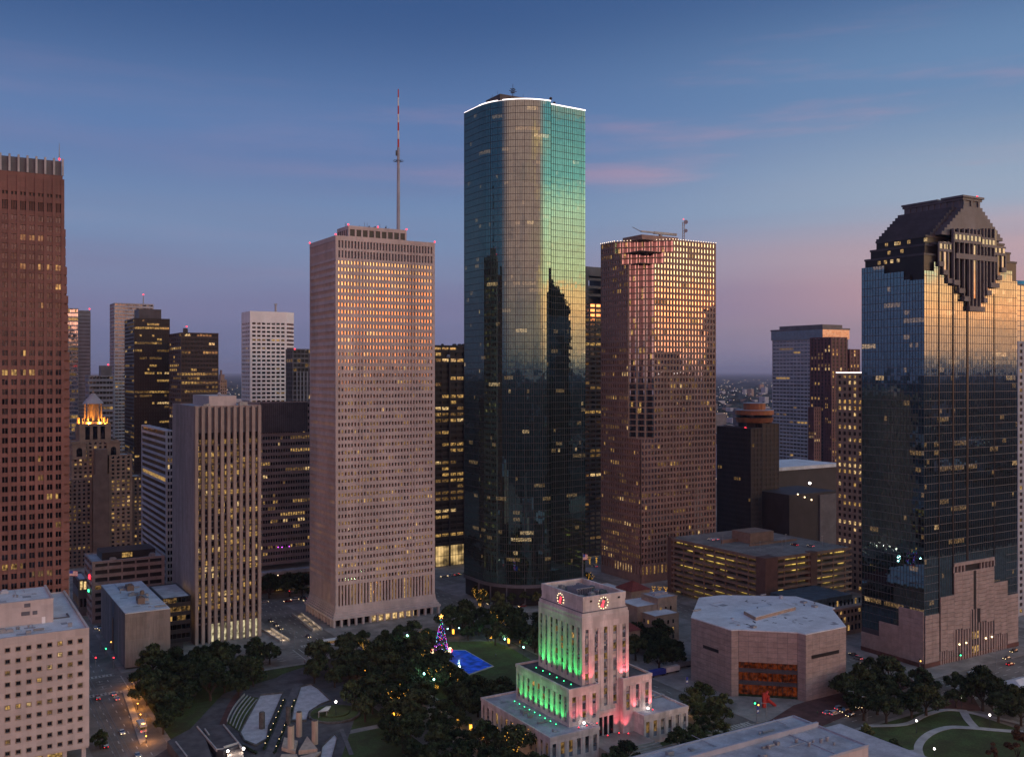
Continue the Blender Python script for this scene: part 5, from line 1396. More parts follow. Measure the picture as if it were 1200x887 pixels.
# ================================================================== foreground cream building with small square windows
FX, FY = atD(104.5, 347); FL = -70.0; FB = onX(76, FX); FZ = 49.0; FS = 7.4
t = thing('office_building', 'cream precast building with small square windows and a white roof in the left foreground', 'office building', (20, FY + 30, 0))
m2 = MB(); m2.box(FL + 1, FY + 1.3, FS + .3, FX - 1, FB - 1, FZ - 1.2); m2.build('core', M['slate'], t)
fp, fr_ = 11.85 / 1145 * 347 * 1.0, 12.95 / 1145 * 347
ww_ = 1.35; gap = MB(); mullw = MB()
xr0 = onY(94, FY)                       # centre of the last column
zc0_ = zr(xr0, FY, 750.5)
# window centres: columns every 3.9 m along the wall
pitch = onY(94, FY) - onY(82.2, FY)
ncol, nrow = 24, 10
xcs = [xr0 - pitch * i for i in range(ncol)]; zcs = [zc0_ - fr_ * j for j in range(nrow)]
def cellbox(a, b, c, d, mb, y0=0.0, y1=.7):
    if b - a > .01 and d - c > .01: mb.box(a, FY + y0, c, b, FY + y1, d)
wallz = [FZ] + [z for z in zcs] + [FS]
band = MB()
# full width bands between window rows, then piers between windows: each storey a row of panels with recessed joints
top = FZ
me_cache = {}
for j, zc_ in enumerate(zcs):
    lo, hi = zc_ - ww_ / 2, zc_ + ww_ / 2
    nxt = (zcs[j + 1] + ww_ / 2) if j < nrow - 1 else FS
    if j == 0: cellbox(FL, FX, hi, FZ, band)
    cellbox(FL, FX, nxt, lo, band)
    for i in range(-1, ncol):
        a = xcs[i + 1] + ww_ / 2 if i + 1 < ncol else FL
        b = xcs[i] - ww_ / 2 if i >= 0 else FX
        cellbox(a, b, lo, hi, band)
band.build('wall', M['white'], t)
jt = MB()
for j in range(nrow):
    z = zcs[j] + fr_ / 2
    jt.box(FL, FY - .05, z - .06, FX, FY - .003, z + .06)
jt.build('string_course', M['white'], t)
r = random.Random(17)
fm = MB(); fm.box(-ww_ / 2 - .22, -.16, -ww_ / 2 - .22, ww_ / 2 + .22, -.003, -ww_ / 2); fm.box(-ww_ / 2 - .22, -.16, ww_ / 2, ww_ / 2 + .22, -.003, ww_ / 2 + .22)
fm.box(-ww_ / 2 - .22, -.16, -ww_ / 2 + .001, -ww_ / 2, -.003, ww_ / 2 - .001); fm.box(ww_ / 2, -.16, -ww_ / 2 + .001, ww_ / 2 + .22, -.003, ww_ / 2 - .001)
fm = fm.mesh('frame', M['tan'])
wms = []
for k, mm in enumerate((M['g_dark'], M['l1'], M['l2'], M['l3'])):
    mb = MB(); mb.box(-ww_ / 2 + .02, .45, -ww_ / 2 + .02, ww_ / 2 - .02, .55, ww_ / 2 - .02, 0); mb.box(-.05, .38, -ww_ / 2 + .05, .05, .44, ww_ / 2 - .05, 1)
    wms.append(mb.mesh('window', [mm, M['darkmetal']]))
lit_cells = {(5, j): v for j, v in ((0, 0), (1, 1), (4, 1), (3, 1), (5, 3), (6, 2), (7, 2))}
for j in range(nrow):
    for i in range(ncol):
        if xcs[i] < FL + 2 or i > 10: 
            if i > 14: continue
        v = lit_cells.get((j, i), r.choices((0, 1, 2, 3), (.86, .09, .04, .01))[0])
        w_ = place('window', wms[v], t, (xcs[i], FY, zcs[j])); 
        f_ = place('frame', fm, w_, (xcs[i], FY, zcs[j]))
m2 = MB(); m2.box(FX - .7, FY + .7, FS, FX, FB, FZ); m2.box(FL, FB - .7, FS, FX - .7, FB, FZ); m2.build('wall', M['white'], t)
m2 = MB(); m2.box(FL, FY + .7, FZ - 1.1, FX - .7, FB - .7, FZ - .5); m2.build('roof', M['roofw'], t)
m2 = MB(); m2.box(FL, FY - .05, FZ, FX + .05, FY + .7, FZ + .35); m2.box(FX - .7, FY + .7, FZ, FX + .05, FB, FZ + .35); m2.build('parapet', M['white'], t)
m2 = MB(); m2.box(FL, FY + .4, FS - .6, FX - .2, FB, FS); m2.build('soffit', M['white'], t)
for i in range(8):
    m2 = MB(); x = FX - 1.6 - i * 6.2; m2.box(x - .7, FY + 1.2, .1, x + .7, FY + 2.6, FS - .6); m2.build('column', M['white'], t)
m2 = MB(); m2.box(FL, FY + 9, .1, FX - 7, FB - 2, FS - .62); m2.build('lobby', M['slate2'], t)
m2 = MB(); m2.box(FX - 16, FY + 8.7, .6, FX - 7.5, FY + 8.95, FS - 1.2); m2.build('lobby_window', M['l2'], t)
# roof house
h0 = FY + 19; hx = onY(66, h0 - 0); hz = zr(hx, h0, 700)
hy1 = h0 + 26
hx = onY(62.5, h0); hz0 = FZ - .5
m2 = MB(); m2.box(FL, h0, hz0, hx, hy1, hz - .9); m2.box(FL, h0 - .12, hz - .9, hx + .12, h0 + .6, hz); m2.box(hx - .6, h0 + .6, hz - .9, hx + .12, hy1, hz); m2.build('penthouse', M['white'], t)
m2 = MB(); m2.box(FL, h0 + .6, hz - .88, hx - .6, hy1 - .3, hz - .6); m2.build('roof', M['roofw'], t)
for (p, y_, s_) in ((32, 709, 1.0), (32, 718.5, .8), (41, 717.5, .8), (27, 719, .6)):
    x = onY(p, h0); z = zr(x, h0, y_); m2 = MB(); m2.box(x - s_, h0 - .15, z - .7, x + s_, h0 - .0, z + .7); m2.build('louvre', M['slate2'], t)
m2 = MB(); x = onY(51, h0); m2.box(x - .6, h0 - .12, hz0, x + .6, h0, hz0 + 2.3); m2.build('roof_door', M['whitet'], t)
small_boxes(t, 8, FY + 10, 30, FY + 16, FZ - .5, 5, M['metal'], 9, hmax=1.6)
small_boxes(t, 12, hy1 - 8, 34, hy1 - 3, hz - .6, 4, M['slab'], 10, hmax=2.0)
m2 = MB(); m2.box(hx + .12, h0 + 4, FZ - .49, hx + 6, h0 + 4.6, FZ - .1); m2.box(hx + 5.4, h0 + 4.61, FZ - .49, hx + 6, h0 + 10, FZ - .1); m2.build('roof_duct', M['slate2'], t)
roof_detail(t, rect(0, FY + 1, FX - 1, h0), FZ - .5, 10, 42, 4, 8); roof_detail(t, rect(-5, h0 + 1, hx - 1, hy1 - 1), hz - .6, 9, 43, 3, 5)
fx, fy = onY(81, FB - 14), FB - 14
ft_ = thing('flagpole', 'flagpole with stars and stripes flag on the cream foreground building roof', 'flagpole', (fx, fy, FZ - .5)); flag_on_pole(ft_, fx, fy, FZ - .5, 11.5, 3.2, 2.0, 2, .1)

# ================================================================== generic towers of the skyline
def bt(name, label, cat, fx, D, lx, rx, ty, nxw, nxd, nz, wf, hf, wall, gm=None, pick=None, rec=.5, cs=.5, z0=.1, indiv='', ph=1.0, mroof=None, wf2=None, hf2=None, seed=1, group=None, lx_is_d=False, sides='FLRB', depth=None, tilt=.004, wallname='wall'):
    X, Y = atD(fx, D); w = onY(rx, Y) - X
    d = depth if depth else onX(lx, X) - Y
    z = zr(X, Y, ty)
    o = thing(name, label, cat, (X + w / 2, Y + d / 2, 0), group)
    tower(o, X, Y, w, d, z0, z, nxw, nxd, nz, wf, hf, wall, gm or STD, pick or litpick(seed, .8), rec, .05, cs, indiv, tilt, mroof, ph, sides, seed, wallname, wf2=wf2, hf2=hf2)
    return o, X, Y, w, d, z
# office block with deep framed windows behind the concrete block
o, X, Y, w, d, z = bt('office_building', 'pinkish office block with wide framed window bays and a neon sign at the street corner', 'office building', 108, 543, 100, 193, 660, 5, 3, 8, .90, .56, M['brown'] if 0 else M['pink'], [M['black'], M['l1'], M['l2'], M['l3']], litpick(81, .93), 1.2, 1.2, .1, 's', .8, M['roofg'], seed=81, depth=30)
m2 = MB(); m2.box(X + 6, Y + 6, z, X + w - 4, Y + d - 5, z + 4.2); m2.build('roof_plant', M['black'], o)
m2 = MB(); a = onY(143, Y + 5.8); m2.box(a, Y + 5.8, z + .8, a + 5.5, Y + 5.98, z + 3.4); m2.build('roof_plant_lit_bay', M['l2'], o)
small_boxes(o, X + 2, Y + 1.5, X + w - 3, Y + 5, z, 4, M['metal'], 5)
m2 = MB(); m2.box(X - .75, Y + 6, 24, X - .12, Y + 9.5, 24.8); m2.box(X - .75, Y + 6.3, 25.2, X - .12, Y + 9.2, 26); m2.build('neon_sign', M['e_red'], o)
m2 = MB(); m2.box(X - .7, Y + 10, 16, X - .12, Y + 12, 17.2); m2.build('neon_sign', M['e_green'], o)
o, X, Y, w, d, z = bt('low_building', 'low flat roofed building in the side street left of the framed office block', 'building', 92, 560, 85, 103, 681, 2, 4, 2, .7, .5, M['slate2'], None, litpick(82, .6), seed=82, depth=24, mroof=M['roofw'])
# stripe tower
o, X, Y, w, d, z = bt('office_tower', 'slim tower with pale horizontal stripes on its long side, behind the ribbed tower', 'office building', 194.5, 590, 165.7, 204, 506, 2, 1, 26, .72, .62, M['slab'], STD, litpick(83, .9), .5, .8, .1, '', .7, M['roofw'], wf2=.985, hf2=.62, seed=83)
# art deco tower
DX, DY = atD(97, 700); DW = onY(165, DY) - DX
t = thing('art_deco_tower', 'art deco stone tower topped by an amber lit round temple with a conical roof', 'skyscraper', (DX + 20, DY + 15, 0))
def deco_block(p0, p1, y, ty, d, nx, nz, seed, m, dark=.72):
    xa, xb = onY(p0, DY + y), onY(p1, DY + y); z = zr(xa, DY + y, ty)
    tower(t, xa, DY + y, xb - xa, d, .1, z, nx, max(2, int(d / 5)), nz, .5, .52, m, STD, litpick(seed, dark), .5, .05, .8, '', .004, M['roofg'], 1.0, 'FLR', seed)
    return xa, xb, z
deco_block(78, 108, 0, 564, 20, 5, 21, 91, M['decodk'], .8)
deco_block(128, 155, -1.5, 535, 24, 4, 27, 92, M['deco'], .55)
deco_block(150, 168, 2, 560, 20, 3, 22, 93, M['decodk'], .6)
xa, xb, zc_ = deco_block(84, 139, 7, 519, 22, 9, 30, 94, M['deco'], .7)
m2 = MB(); a, b = onY(112, DY - 2.5), onY(126, DY - 2.5); m2.box(a, DY - 2.5, .1, b, DY + 10, zr(a, DY - 2.5, 527)); m2.build('blank_shaft', M['decodk'], t)
m2 = MB(); a2, b2 = onY(109, DY - 3.5), onY(128, DY - 3.5); m2.box(a2, DY - 3.5, .1, b2, DY - 2.6, zr(a2, DY - 3.5, 556)); m2.build('blank_shaft', M['decodk'], t)
for p in (93, 133):     # arched belvederes
    x = onY(p, DY + 5.5); z0_ = zc_ - 9; m2 = MB(); m2.box(x - 4.5, DY + 5.4, z0_ - 3, x + 4.5, DY + 6.9, z0_ + 8); m2.box(x - 5, DY + 5.1, z0_ + 8, x + 5, DY + 6.95, z0_ + 8.9); m2.build('belvedere', M['deco'], t)
    m2 = MB(); m2.prism([(x - 1.9, DY + 5.3), (x + 1.9, DY + 5.3), (x + 1.9, DY + 5.38), (x - 1.9, DY + 5.38)], z0_ - 1, z0_ + 3.5); 
    for k in range(6):
        a = math.pi * k / 6; a1 = math.pi * (k + 1) / 6
        m2.face([(x, DY + 5.34, z0_ + 3.5), (x + 1.9 * math.cos(a), DY + 5.3, z0_ + 3.5 + 1.9 * math.sin(a)), (x + 1.9 * math.cos(a1), DY + 5.3, z0_ + 3.5 + 1.9 * math.sin(a1))])
    m2.build('arched_window', M['g_dark'], t)
xa2, xb2 = onY(93, DY + 10), onY(130, DY + 10); z2_ = zr(xa2, DY + 10, 499)
cxx = (xa2 + xb2) / 2; cyy = DY + 10 + (xb2 - xa2) / 2
tower(t, xa2, DY + 10, xb2 - xa2, xb2 - xa2, zc_, z2_, 3, 3, 1, .62, .85, M['deco'], [M['g_dark']], lambda *a: 0, 1.2, .05, 3.0, '', .002, M['roofg'], 1.2, 'FLR', 3)
for dx, dy in ((-1, -1), (1, -1), (-1, 1), (1, 1)):
    m2 = MB(); q = (xb2 - xa2) / 2 - 1.6; m2.tube((cxx + dx * q, cyy + dy * q, z2_), (cxx + dx * q, cyy + dy * q, z2_ + 4), 1.2, .9, 8); m2.ball((cxx + dx * q, cyy + dy * q, z2_ + 4.5), 1.0, n=6); m2.build('urn', M['deco'], t)
rt = 5.9; ztop = zr(cxx, cyy, 473); 
m2 = MB(); m2.tube((cxx, cyy, z2_), (cxx, cyy, z2_ + 2.5), rt + 2.2, rt + 1.2, 20); m2.build('temple_base', M['deco'], t)
for k in range(10):
    a = 2 * math.pi * k / 10 + .2; m2 = MB(); m2.tube((cxx + rt * math.cos(a), cyy + rt * math.sin(a), z2_ + 2.5), (cxx + rt * math.cos(a), cyy + rt * math.sin(a), ztop), .62, .5, 8); m2.build('temple_column', M['deco'], t)
m2 = MB(); m2.tube((cxx, cyy, z2_ + 2.4), (cxx, cyy, ztop), rt - 2.2, rt - 2.2, 12); m2.build('temple_drum', M['deco'], t)
zq = zr(cxx, cyy, 461); m2 = MB()
for k in range(6): m2.tube((cxx, cyy, ztop + (zq - ztop) * k / 6), (cxx, cyy, ztop + (zq - ztop) * (k + 1) / 6 - .01), (rt + 1.4) * (1 - k / 6.6), (rt + 1.4) * (1 - k / 6.6) * .93, 16)
m2.build('cone_roof', M['slab'], t); m2 = MB(); m2.ball((cxx, cyy, zq + .8), 1.0, n=8); m2.tube((cxx, cyy, zq + 1.6), (cxx, cyy, zq + 3.6), .3, .1, 6); m2.build('finial', M['deco'], t)
for k in range(6):
    a = 2 * math.pi * k / 6; L = bpy.data.lights.new('amber_lamp', 'POINT'); L.energy = 13000; L.color = (1, .38, .04); L.shadow_soft_size = .3
    lo = bpy.data.objects.new('amber_lamp', L); COL.objects.link(lo); lo.location = (cxx + 8.1 * math.cos(a), cyy + 8.1 * math.sin(a), z2_ + 1.4)
    m2 = MB(); m2.ball((cxx + 8.3 * math.cos(a), cyy + 8.3 * math.sin(a), z2_ + .5), .35, n=6); m2.build('amber_lamp_fitting', M['e_amber'], t)

pf = litpick
o, X, Y, w, d, z = bt('glass_tower', 'pale blue glass tower just right of the red granite tower, with lit floors', 'skyscraper', 74, 1100, 60, 92, 362, 9, 5, 44, .93, .72, M['bluegrey'], [M['g_sky'], M['l1'], M['l2']], pf(101, .80, (1, 2), (2, 1), .9), seed=101, depth=30)
m2 = MB(); m2.box(X + w, Y + 3, .1, X + w + 13, Y + 30, z - 1); m2.build('side_wing', M['slate2'], o)
b_ = MB(); [b_.box(X + w, Y + 2.6, 4 + k * 4.1, X + w + 13.4, Y + 2.95, 5.3 + k * 4.1) for k in range(int(z / 4.1) - 1)]; b_.build('balcony', M['bluegrey'], o); beacon(o, X + w + 12, Y + 3, z + 1, .8)
o, X, Y, w, d, z = bt('office_tower', 'low blue grey office slab with a red roof beacon behind the art deco spire', 'office building', 104, 1000, 100, 133, 441, 7, 3, 26, .9, .5, M['bluegrey'], [M['g_mid'], M['l1'], M['l2']], pf(102, .9, (1, 2), (2, 1)), seed=102, depth=25)
m2 = MB(); m2.box(X + w * .5, Y + 2, z, X + w * .95, Y + 16, z + 11); m2.build('roof_plant', M['slate2'], o); beacon(o, X + w * .8, Y + 2, z + 12, .8)
o, X, Y, w, d, z = bt('office_tower', 'tall plain grey tower with a slim roof aerial behind the black tower', 'skyscraper', 134, 1050, 133, 180, 356, 11, 4, 58, .9, .48, M['slab'], [M['g_mid'], M['l1'], M['l2']], pf(103, .97, (1, 2), (2, 1)), seed=103, depth=30)
m2 = MB(); q = onY(168, Y + 6); m2.tube((q, Y + 6, z), (q, Y + 6, z + 11), .7, .3, 6); m2.build('aerial', M['metal'], o); beacon(o, q, Y + 6, z + 11.5, .8)
BLK = [M['black'], M['l1'], M['l2'], M['l3']]
X0_, Y0_ = atD(157, 860)
o, X, Y, w, d, z = bt('office_tower', 'black glass tower with scattered lit offices and a raised roof box, left of centre', 'skyscraper', 157, 860, 146, 199, 374, 14, 8, 56, .9, .55, M['black'], BLK, pf(104, .78, (1, 2, 3), (5, 4, 1), .9, .6), seed=104, mroof=M['roofd'])
m2 = MB(); a, b = onY(163, Y + 3), onY(189, Y + 3); m2.box(a, Y + 3, z, b, Y + 26, zr(a, Y + 3, 362)); m2.build('roof_box', M['slate'], o)
o, X, Y, w, d, z = bt('office_tower', 'short dark brown tower with bright lit top floors beside the black glass tower', 'skyscraper', 212, 800, 198, 256, 391, 12, 6, 48, .86, .55, M['dkbrown'], BLK, pf(105, .72, (1, 2, 3), (5, 4, 1), .9, .6), seed=105, mroof=M['roofd'])
small_boxes(o, X + 1, Y + 2, X + 10, Y + 12, z + 1, 4, M['darkmetal'], 3, hmax=4); beacon(o, X + 5, Y + 2, z + 6, .6)
o, X, Y, w, d, z = bt('office_tower', 'small stepped brown tower peeking out right of the short dark brown tower', 'office building', 258, 1300, 255, 266, 446, 3, 3, 34, .5, .5, M['brown'], None, pf(106, .9), seed=106, depth=14)
m2 = MB(); m2.box(X + 1, Y + 1, z, X + w - 3, Y + 10, z + 8); m2.box(X + 2, Y + 2, z + 8, X + w - 6, Y + 9, z + 14); m2.build('roof_step', M['brown'], o)
# white tower with a cut corner
X, Y = atD(293, 950); w = onY(336, Y) - X; z = zr(X, Y, 364.5)
o = thing('office_tower', 'white tower with dark slot windows and a slim roof aerial, standing clear of the skyline', 'skyscraper', (X + w / 2, Y + 15, 0))
tower(o, X, Y, w, 30, .1, z - 11, 7, 4, 47, .72, .48, M['whitet'], STD, pf(107, .82), .5, .05, 1.5, '', .003, M['roofg'], 0.1, 'FL', 107)
gm_, wm_ = MB(), MB(); ox, oy = X + w, Y; dx, dy = onY(344.5, Y + 7) - (X + w), 7.0; L = math.hypot(dx, dy); dvv = (dx / L, dy / L); nnn = (dvv[1], -dvv[0])
nfh = (z - 11) / 47; rnd = random.Random(1)
sbox(wm_, (ox, oy), dvv, nnn, 0, L, -1, -.2, z - 11, z)
for j in range(47):
    sbox(wm_, (ox, oy), dvv, nnn, 0.1, L, -.6, 0, j * nfh + .1, j * nfh + nfh * .5)
    for k in range(3): pane(gm_, (ox, oy), dvv, nnn, .4 + k * L / 3, (k + 1) * L / 3, -.45, j * nfh + nfh * .5, (j + 1) * nfh, 0, .002, rnd)
wm_.build('wall', M['whitet'], o); gm_.build('window', [M['g_dark']], o, kind='stuff')
m2 = MB(); m2.prism([(X + .01, Y + .01), (X + w, Y + .01), (X + w + dx, Y + dy), (X + w + dx, Y + 30), (X + .01, Y + 30)], z - 11 + .15, z); m2.build('crown', M['whitet'], o)
m2 = MB(); m2.prism([(X + w - 1, Y + 1.5), (X + w + dx - 1, Y + dy + 1), (X + w + dx - .5, Y + 29), (X + w - 2, Y + 29)], .1, z - 11); m2.build('core', M['slate'], o)
m2 = MB(); q = onY(323, Y + 8); m2.tube((q, Y + 8, z), (q, Y + 8, z + 8), 1.1, .9, 8); m2.tube((q - 1.6, Y + 8, z + 8), (q + 1.6, Y + 8, z + 8), .6, n=5); m2.build('aerial', M['metal'], o)
o, X, Y, w, d, z = bt('office_tower', 'dark slab with thin pale bars between the white tower and the pale stone tower', 'office building', 343, 900, 340, 380, 410, 8, 3, 38, .86, .7, M['slate2'], BLK, pf(108, .94), seed=108, depth=20)
m2 = MB(); [m2.box(onY(348 + 4 * k, Y - .3) - .5, Y - .5, .1, onY(348 + 4 * k, Y - .3) + .5, Y - .03, zr(X, Y, 435)) for k in range(5)]; m2.build('pale_bar', M['bluegrey'], o)
beacon(o, X + 2, Y, z + .8, .7)
# grey office slab with its podium
o, X, Y, w, d, z = bt('office_tower', 'long grey office slab behind the ribbed tower, plain dark top and scattered lit windows', 'office building', 304, 620, 290, 381, 474, 26, 4, 25, .74, .50, M['greyslab'], STD, pf(109, .80, (1, 2, 3), (3, 4, 2), .9, .62), .6, .5, 17, seed=109, depth=26, mroof=M['roofd'])
m2 = MB(); m2.box(X - .05, Y - .4, z - 18, X + w * .72, Y - .06, z + .9); m2.build('louvre_band', M['slate'], o)
for k in range(24): m2 = MB(); x = X + w * .72 * k / 24; m2.box(x, Y - .75, z - 18, x + .45, Y - .42, z + .9); m2.build('louvre_fin', M['slate2'], o)
m2 = MB(); m2.box(X - 3, Y - 6, 11.5, X + w + 8, Y + 20, 13.5); m2.build('podium_roof', M['roofg'], o)
m2 = MB(); m2.box(X - 2, Y - 3.5, .1, X + w + 6, Y + 22, 11.4); m2.build('podium', M['garaged'], o)
for k in range(6): m2 = MB(); x = X + 3 + k * 7.2; m2.ball((x, Y - 5.5, 11.1), .35); m2.build('soffit_lamp', M['e_warm'] if k % 2 else M['e_white'], o)
for px_, py_ in ((326, 641), (330.5, 641), (339, 640)):
    x = onY(px_, Y - 3.8); m2 = MB(); m2.ball((x, Y - 3.8, zr(x, Y - 3.8, py_)), .38); m2.build('sign_lamp', M['e_purple'], o)
x = onY(327, Y - 3.7); m2 = MB(); m2.box(x - 2.2, Y - 3.75, 1, x + 2.2, Y - 3.55, 5.5); m2.build('entrance_window', M['l2'], o)
# brown building with yellow lit floors, between the pale and the glass tower
o, X, Y, w, d, z = bt('office_tower', 'dark brown tower with many yellow lit floors between the pale stone and glass towers', 'skyscraper', 508, 700, 500, 562, 406, 6, 4, 33, .90, .50, M['dkbrown'], BLK, pf(110, .42, (1, 2, 3), (3, 5, 1), .5, .55), 1.0, .7, 15, seed=110, depth=26, mroof=M['roofd'])
m2 = MB(); [m2.box(X + (w - 1.2) * k / 3, Y - 1.0, .1, X + (w - 1.2) * k / 3 + 1.2, Y - .06, z - 3) for k in range(4)]; m2.build('pier', M['dkbrown'], o)
m2 = MB(); m2.box(X + 1.3, Y + .5, .4, X + w - 1.3, Y + .9, 14.6); m2.build('lobby_window', M['lobby'], o); m2 = MB(); [m2.box(X + 1.3 + k * 2.4, Y + .3, .4, X + 1.5 + k * 2.4, Y + .49, 14.6) for k in range(13)]; m2.box(X + 1.3, Y + .3, 7.4, X + w - 1.3, Y + .48, 7.7); m2.build('lobby_mullions', M['darkmetal'], o); m2 = MB(); m2.box(X + .5, Y + 1.2, .1, X + w - .5, Y + 24, 14.9); m2.build('core', M['slate'], o)
m2 = MB(); q = onY(524, Y + 1); m2.ball((q, Y - .6, z - 7), 1.4, n=10); m2.build('round_sign', M['slab'], o)
small_boxes(o, X + 3, Y + 2, X + w - 5, Y + 18, z + 1, 5, M['darkmetal'], 8)
# dark tower right behind the glass tower
o, X, Y, w, d, z = bt('office_tower', 'dark ribbed tower with orange reflections seen between the glass and brown granite towers', 'skyscraper', 684, 740, 680, 712, 356, 4, 6, 52, .84, .55, M['slate'], [M['g_shell'], M['l1'], M['l2'], M['l3']], pf(111, .84, (1, 2, 3), (4, 3, 1)), .4, .5, seed=111, depth=26)
m2 = MB(); zt_ = zr(X, Y, 312); m2.box(X, Y, z, X + 4.5, Y + 20, zt_); m2.box(X + w - 3, Y, z, X + w, Y + 20, zt_); m2.box(X + 4.5, Y, zt_ - 7, X + w - 3, Y + 20, zt_ - .1); m2.box(X + 4.5, Y + 8, z, X + w - 3, Y + 20, zt_ - 14)
for k in range(3): m2.box(X + 4.6, Y + 1, z + 6 + k * 6, X + w - 3.1, Y + 2.2, z + 8 + k * 6)
m2.build('crown_frame', M['slate2'], o)

# ================================================================== hotel with a revolving copper restaurant
X, Y = atD(898, 760); zt_ = zr(X, Y, 503)
t = thing('hotel', 'near black hotel block in two wings below a round copper coloured rooftop restaurant', 'hotel', (X, Y + 20, 0))
xw = onY(913, Y); xl = onX(840, X)
pkk = pf(121, .97)
xa, ya = onY(880, Y - 12), Y - 12
tower(t, xa - 0, Y - 12, onY(893, Y - 12) - xa, onX(840, xa) - Y + 12, .1, zr(xa, Y - 12, 503), 3, 14, 26, .8, .6, M['hotelblack'], [M['black'], M['l1']], pf(122, .985, (1,), (1,)), .3, .05, .5, '', .003, M['roofg'], .8, 'FL', 122)
a = onY(895.5, Y); tower(t, a, Y + 2, onY(913, Y + 2) - a, 26, .1, zr(a, Y + 2, 498), 4, 5, 26, .8, .6, M['hotelblack'], [M['black'], M['l1']], pf(123, .985, (1,), (1,)), .3, .05, .5, '', .003, M['roofg'], .8, 'FLR', 123)
cx_, cy_ = atD(884, 775); zz = lambda py: zr(cx_, cy_, py)
m2 = MB(); m2.tube((cx_, cy_, zz(520)), (cx_, cy_, zz(493)), 8.2, 8.2, 8); m2.build('restaurant_stem', M['dkbrown'], t)
for (a, b, r0, r1, nm, mm) in ((494.5, 489, 13.8, 15.2, 'lower_ring', 'copper'), (489, 485.5, 14.0, 14.0, 'restaurant_window', 'g_dark'), (485.5, 480.5, 15.2, 15.2, 'upper_ring', 'copper'), (480.5, 472.5, 8.6, 8.6, 'drum', 'copper'), (472.6, 471.8, 9.0, 9.0, 'drum_cap', 'slab')):
    m2 = MB(); m2.tube((cx_, cy_, zz(a)), (cx_, cy_, zz(b) - .01), r0, r1, 20 if r0 > 12 else 16); m2.build(nm, M[mm], t)
m2 = MB(); m2.tube((cx_, cy_, zz(480.5)), (cx_, cy_, zz(480)), 15.3, 15.3, 20); m2.build('ring_cap', M['slab'], t)
beacon(t, *(*atD(873.5, 742), zr(*atD(873.5, 742), 502)), 1.1); beacon(t, *(*atD(879, 742), zr(*atD(879, 742), 507.5)), .6)
# grey glass tower
o, X, Y, w, d, z = bt('office_tower', 'blue grey tower with fine horizontal bands and a taller glazed crown, right of the hotel', 'skyscraper', 964, 1150, 905, 994, 398, 6, 14, 40, .88, .52, M['slab'], [M['g_mid'], M['l1'], M['l2']], pf(131, .975, (1, 2), (1, 1)), .5, .6, seed=131, wf2=.93)
m2 = MB(); m2.box(X - 1, Y - 1, z + 1, X + w + 1, Y + d + 1, zr(X, Y, 386)); m2.build('crown_glass', M['g_mid'], o)
m2 = MB(); m2.box(X - 1.6, Y - 1.6, zr(X, Y, 386) + .01, X + w + 1.6, Y + d + 1.6, zr(X, Y, 384)); m2.box(X + 2, Y + 2, zr(X, Y, 384), X + w - 8, Y + d - 10, zr(X, Y, 380)); m2.build('crown_ledge', M['slate2'], o)
o, X, Y, w, d, z = bt('office_tower', 'dark maroon stepped tower with scattered lit windows in front of the blue grey tower', 'skyscraper', 974, 1000, 949, 993, 396, 4, 6, 46, .5, .7, M['plum'], BLK, pf(132, .86), .5, .6, seed=132)
for (p0, p1, yy, dy) in ((966, 985, 452, -6), (986, 1008, 410, 8), (947, 962, 478, -8)):
    Y1 = Y + dy; pf0 = p0 + (p1 - p0) * .45; a = onY(pf0, Y1); b = onY(p1, Y1)
    tower(o, a, Y1, b - a, onX(p0, a) - Y1, .1, zr(a, Y + dy, yy), 3, 4, 42 if yy < 460 else 30, .5, .7, M['plum'], BLK, pf(133 + dy, .80, (1, 2, 3), (2, 4, 1)), .5, .05, .6, '', .003, M['roofd'], .8, 'FL', 140 + dy)
# cream tower left of the crown tower
o, X, Y, w, d, z = bt('office_tower', 'cream gridded tower with warm lit windows tucked left of the stepped crown glass tower', 'office building', 1024, 610, 980, 1040, 439, 4, 7, 34, .52, .56, M['tan'], [M['black'], M['l2'], M['l3']], pf(141, .60, (1, 2), (3, 2), .8, .4), .6, .7, seed=141)
eb = MB(); eb.tube((X - .2, Y, z + 1.3), (X - .2, Y + d, z + 1.3), .3, n=5); eb.build('edge_light', M['e_edge'], o)
# low hall between hotel and cream tower
X, Y = atD(935, 820); t = thing('exhibition_hall', 'low dark hall with a pale roof and lit terrace below the blue grey tower', 'building', (X, Y, 0))
m2 = MB(); m2.box(onY(912, Y + 10), Y + 10, .1, onY(985, Y + 10), Y + 60, zr(X, Y, 552)); m2.build('wall', M['hotelblack'], t)
m2 = MB(); m2.box(onY(910, Y + 9), Y + 9, zr(X, Y, 552), onY(985, Y + 9), Y + 61, zr(X, Y, 548)); m2.build('roof', M['roofw'], t)
m2 = MB(); q0, q1 = onY(925, Y - 60), onY(981, Y - 60); m2.box(q0, Y - 60, .1, q1, Y - 20, zr(q0, Y - 60, 580)); m2.build('terrace_block', M['hotelblack'], t)
m2 = MB(); m2.box(onY(961, Y - 61), Y - 61, .1, q1, Y - 60.05, zr(q0, Y - 60, 583)); m2.build('terrace_end', M['slate2'], t)
for (px_, py_) in ((949, 566), (935, 579), (943, 582.5), (951, 585.5)):
    x = onY(px_, Y - 60.5); m2 = MB(); m2.ball((x, Y - 60.5, zr(x, Y - 60.5, py_)), .6 if py_ > 570 else 1.0); m2.build('terrace_lamp', M['e_warm'] if py_ > 570 else M['e_white'], t)

roof_detail(LIB, lp, LZ, 9, 46, 3, 8)
roof_detail(CITYHALL, rect(PX + 1, PY + 1, WX - 3, PYb - 2), PZ - .1, 6, 47, 2, 5); roof_detail(CITYHALL, rect(WXr + .5, PY + 8, PXr - 1, PYb - 2), PZ - .1, 5, 48, 2, 4)
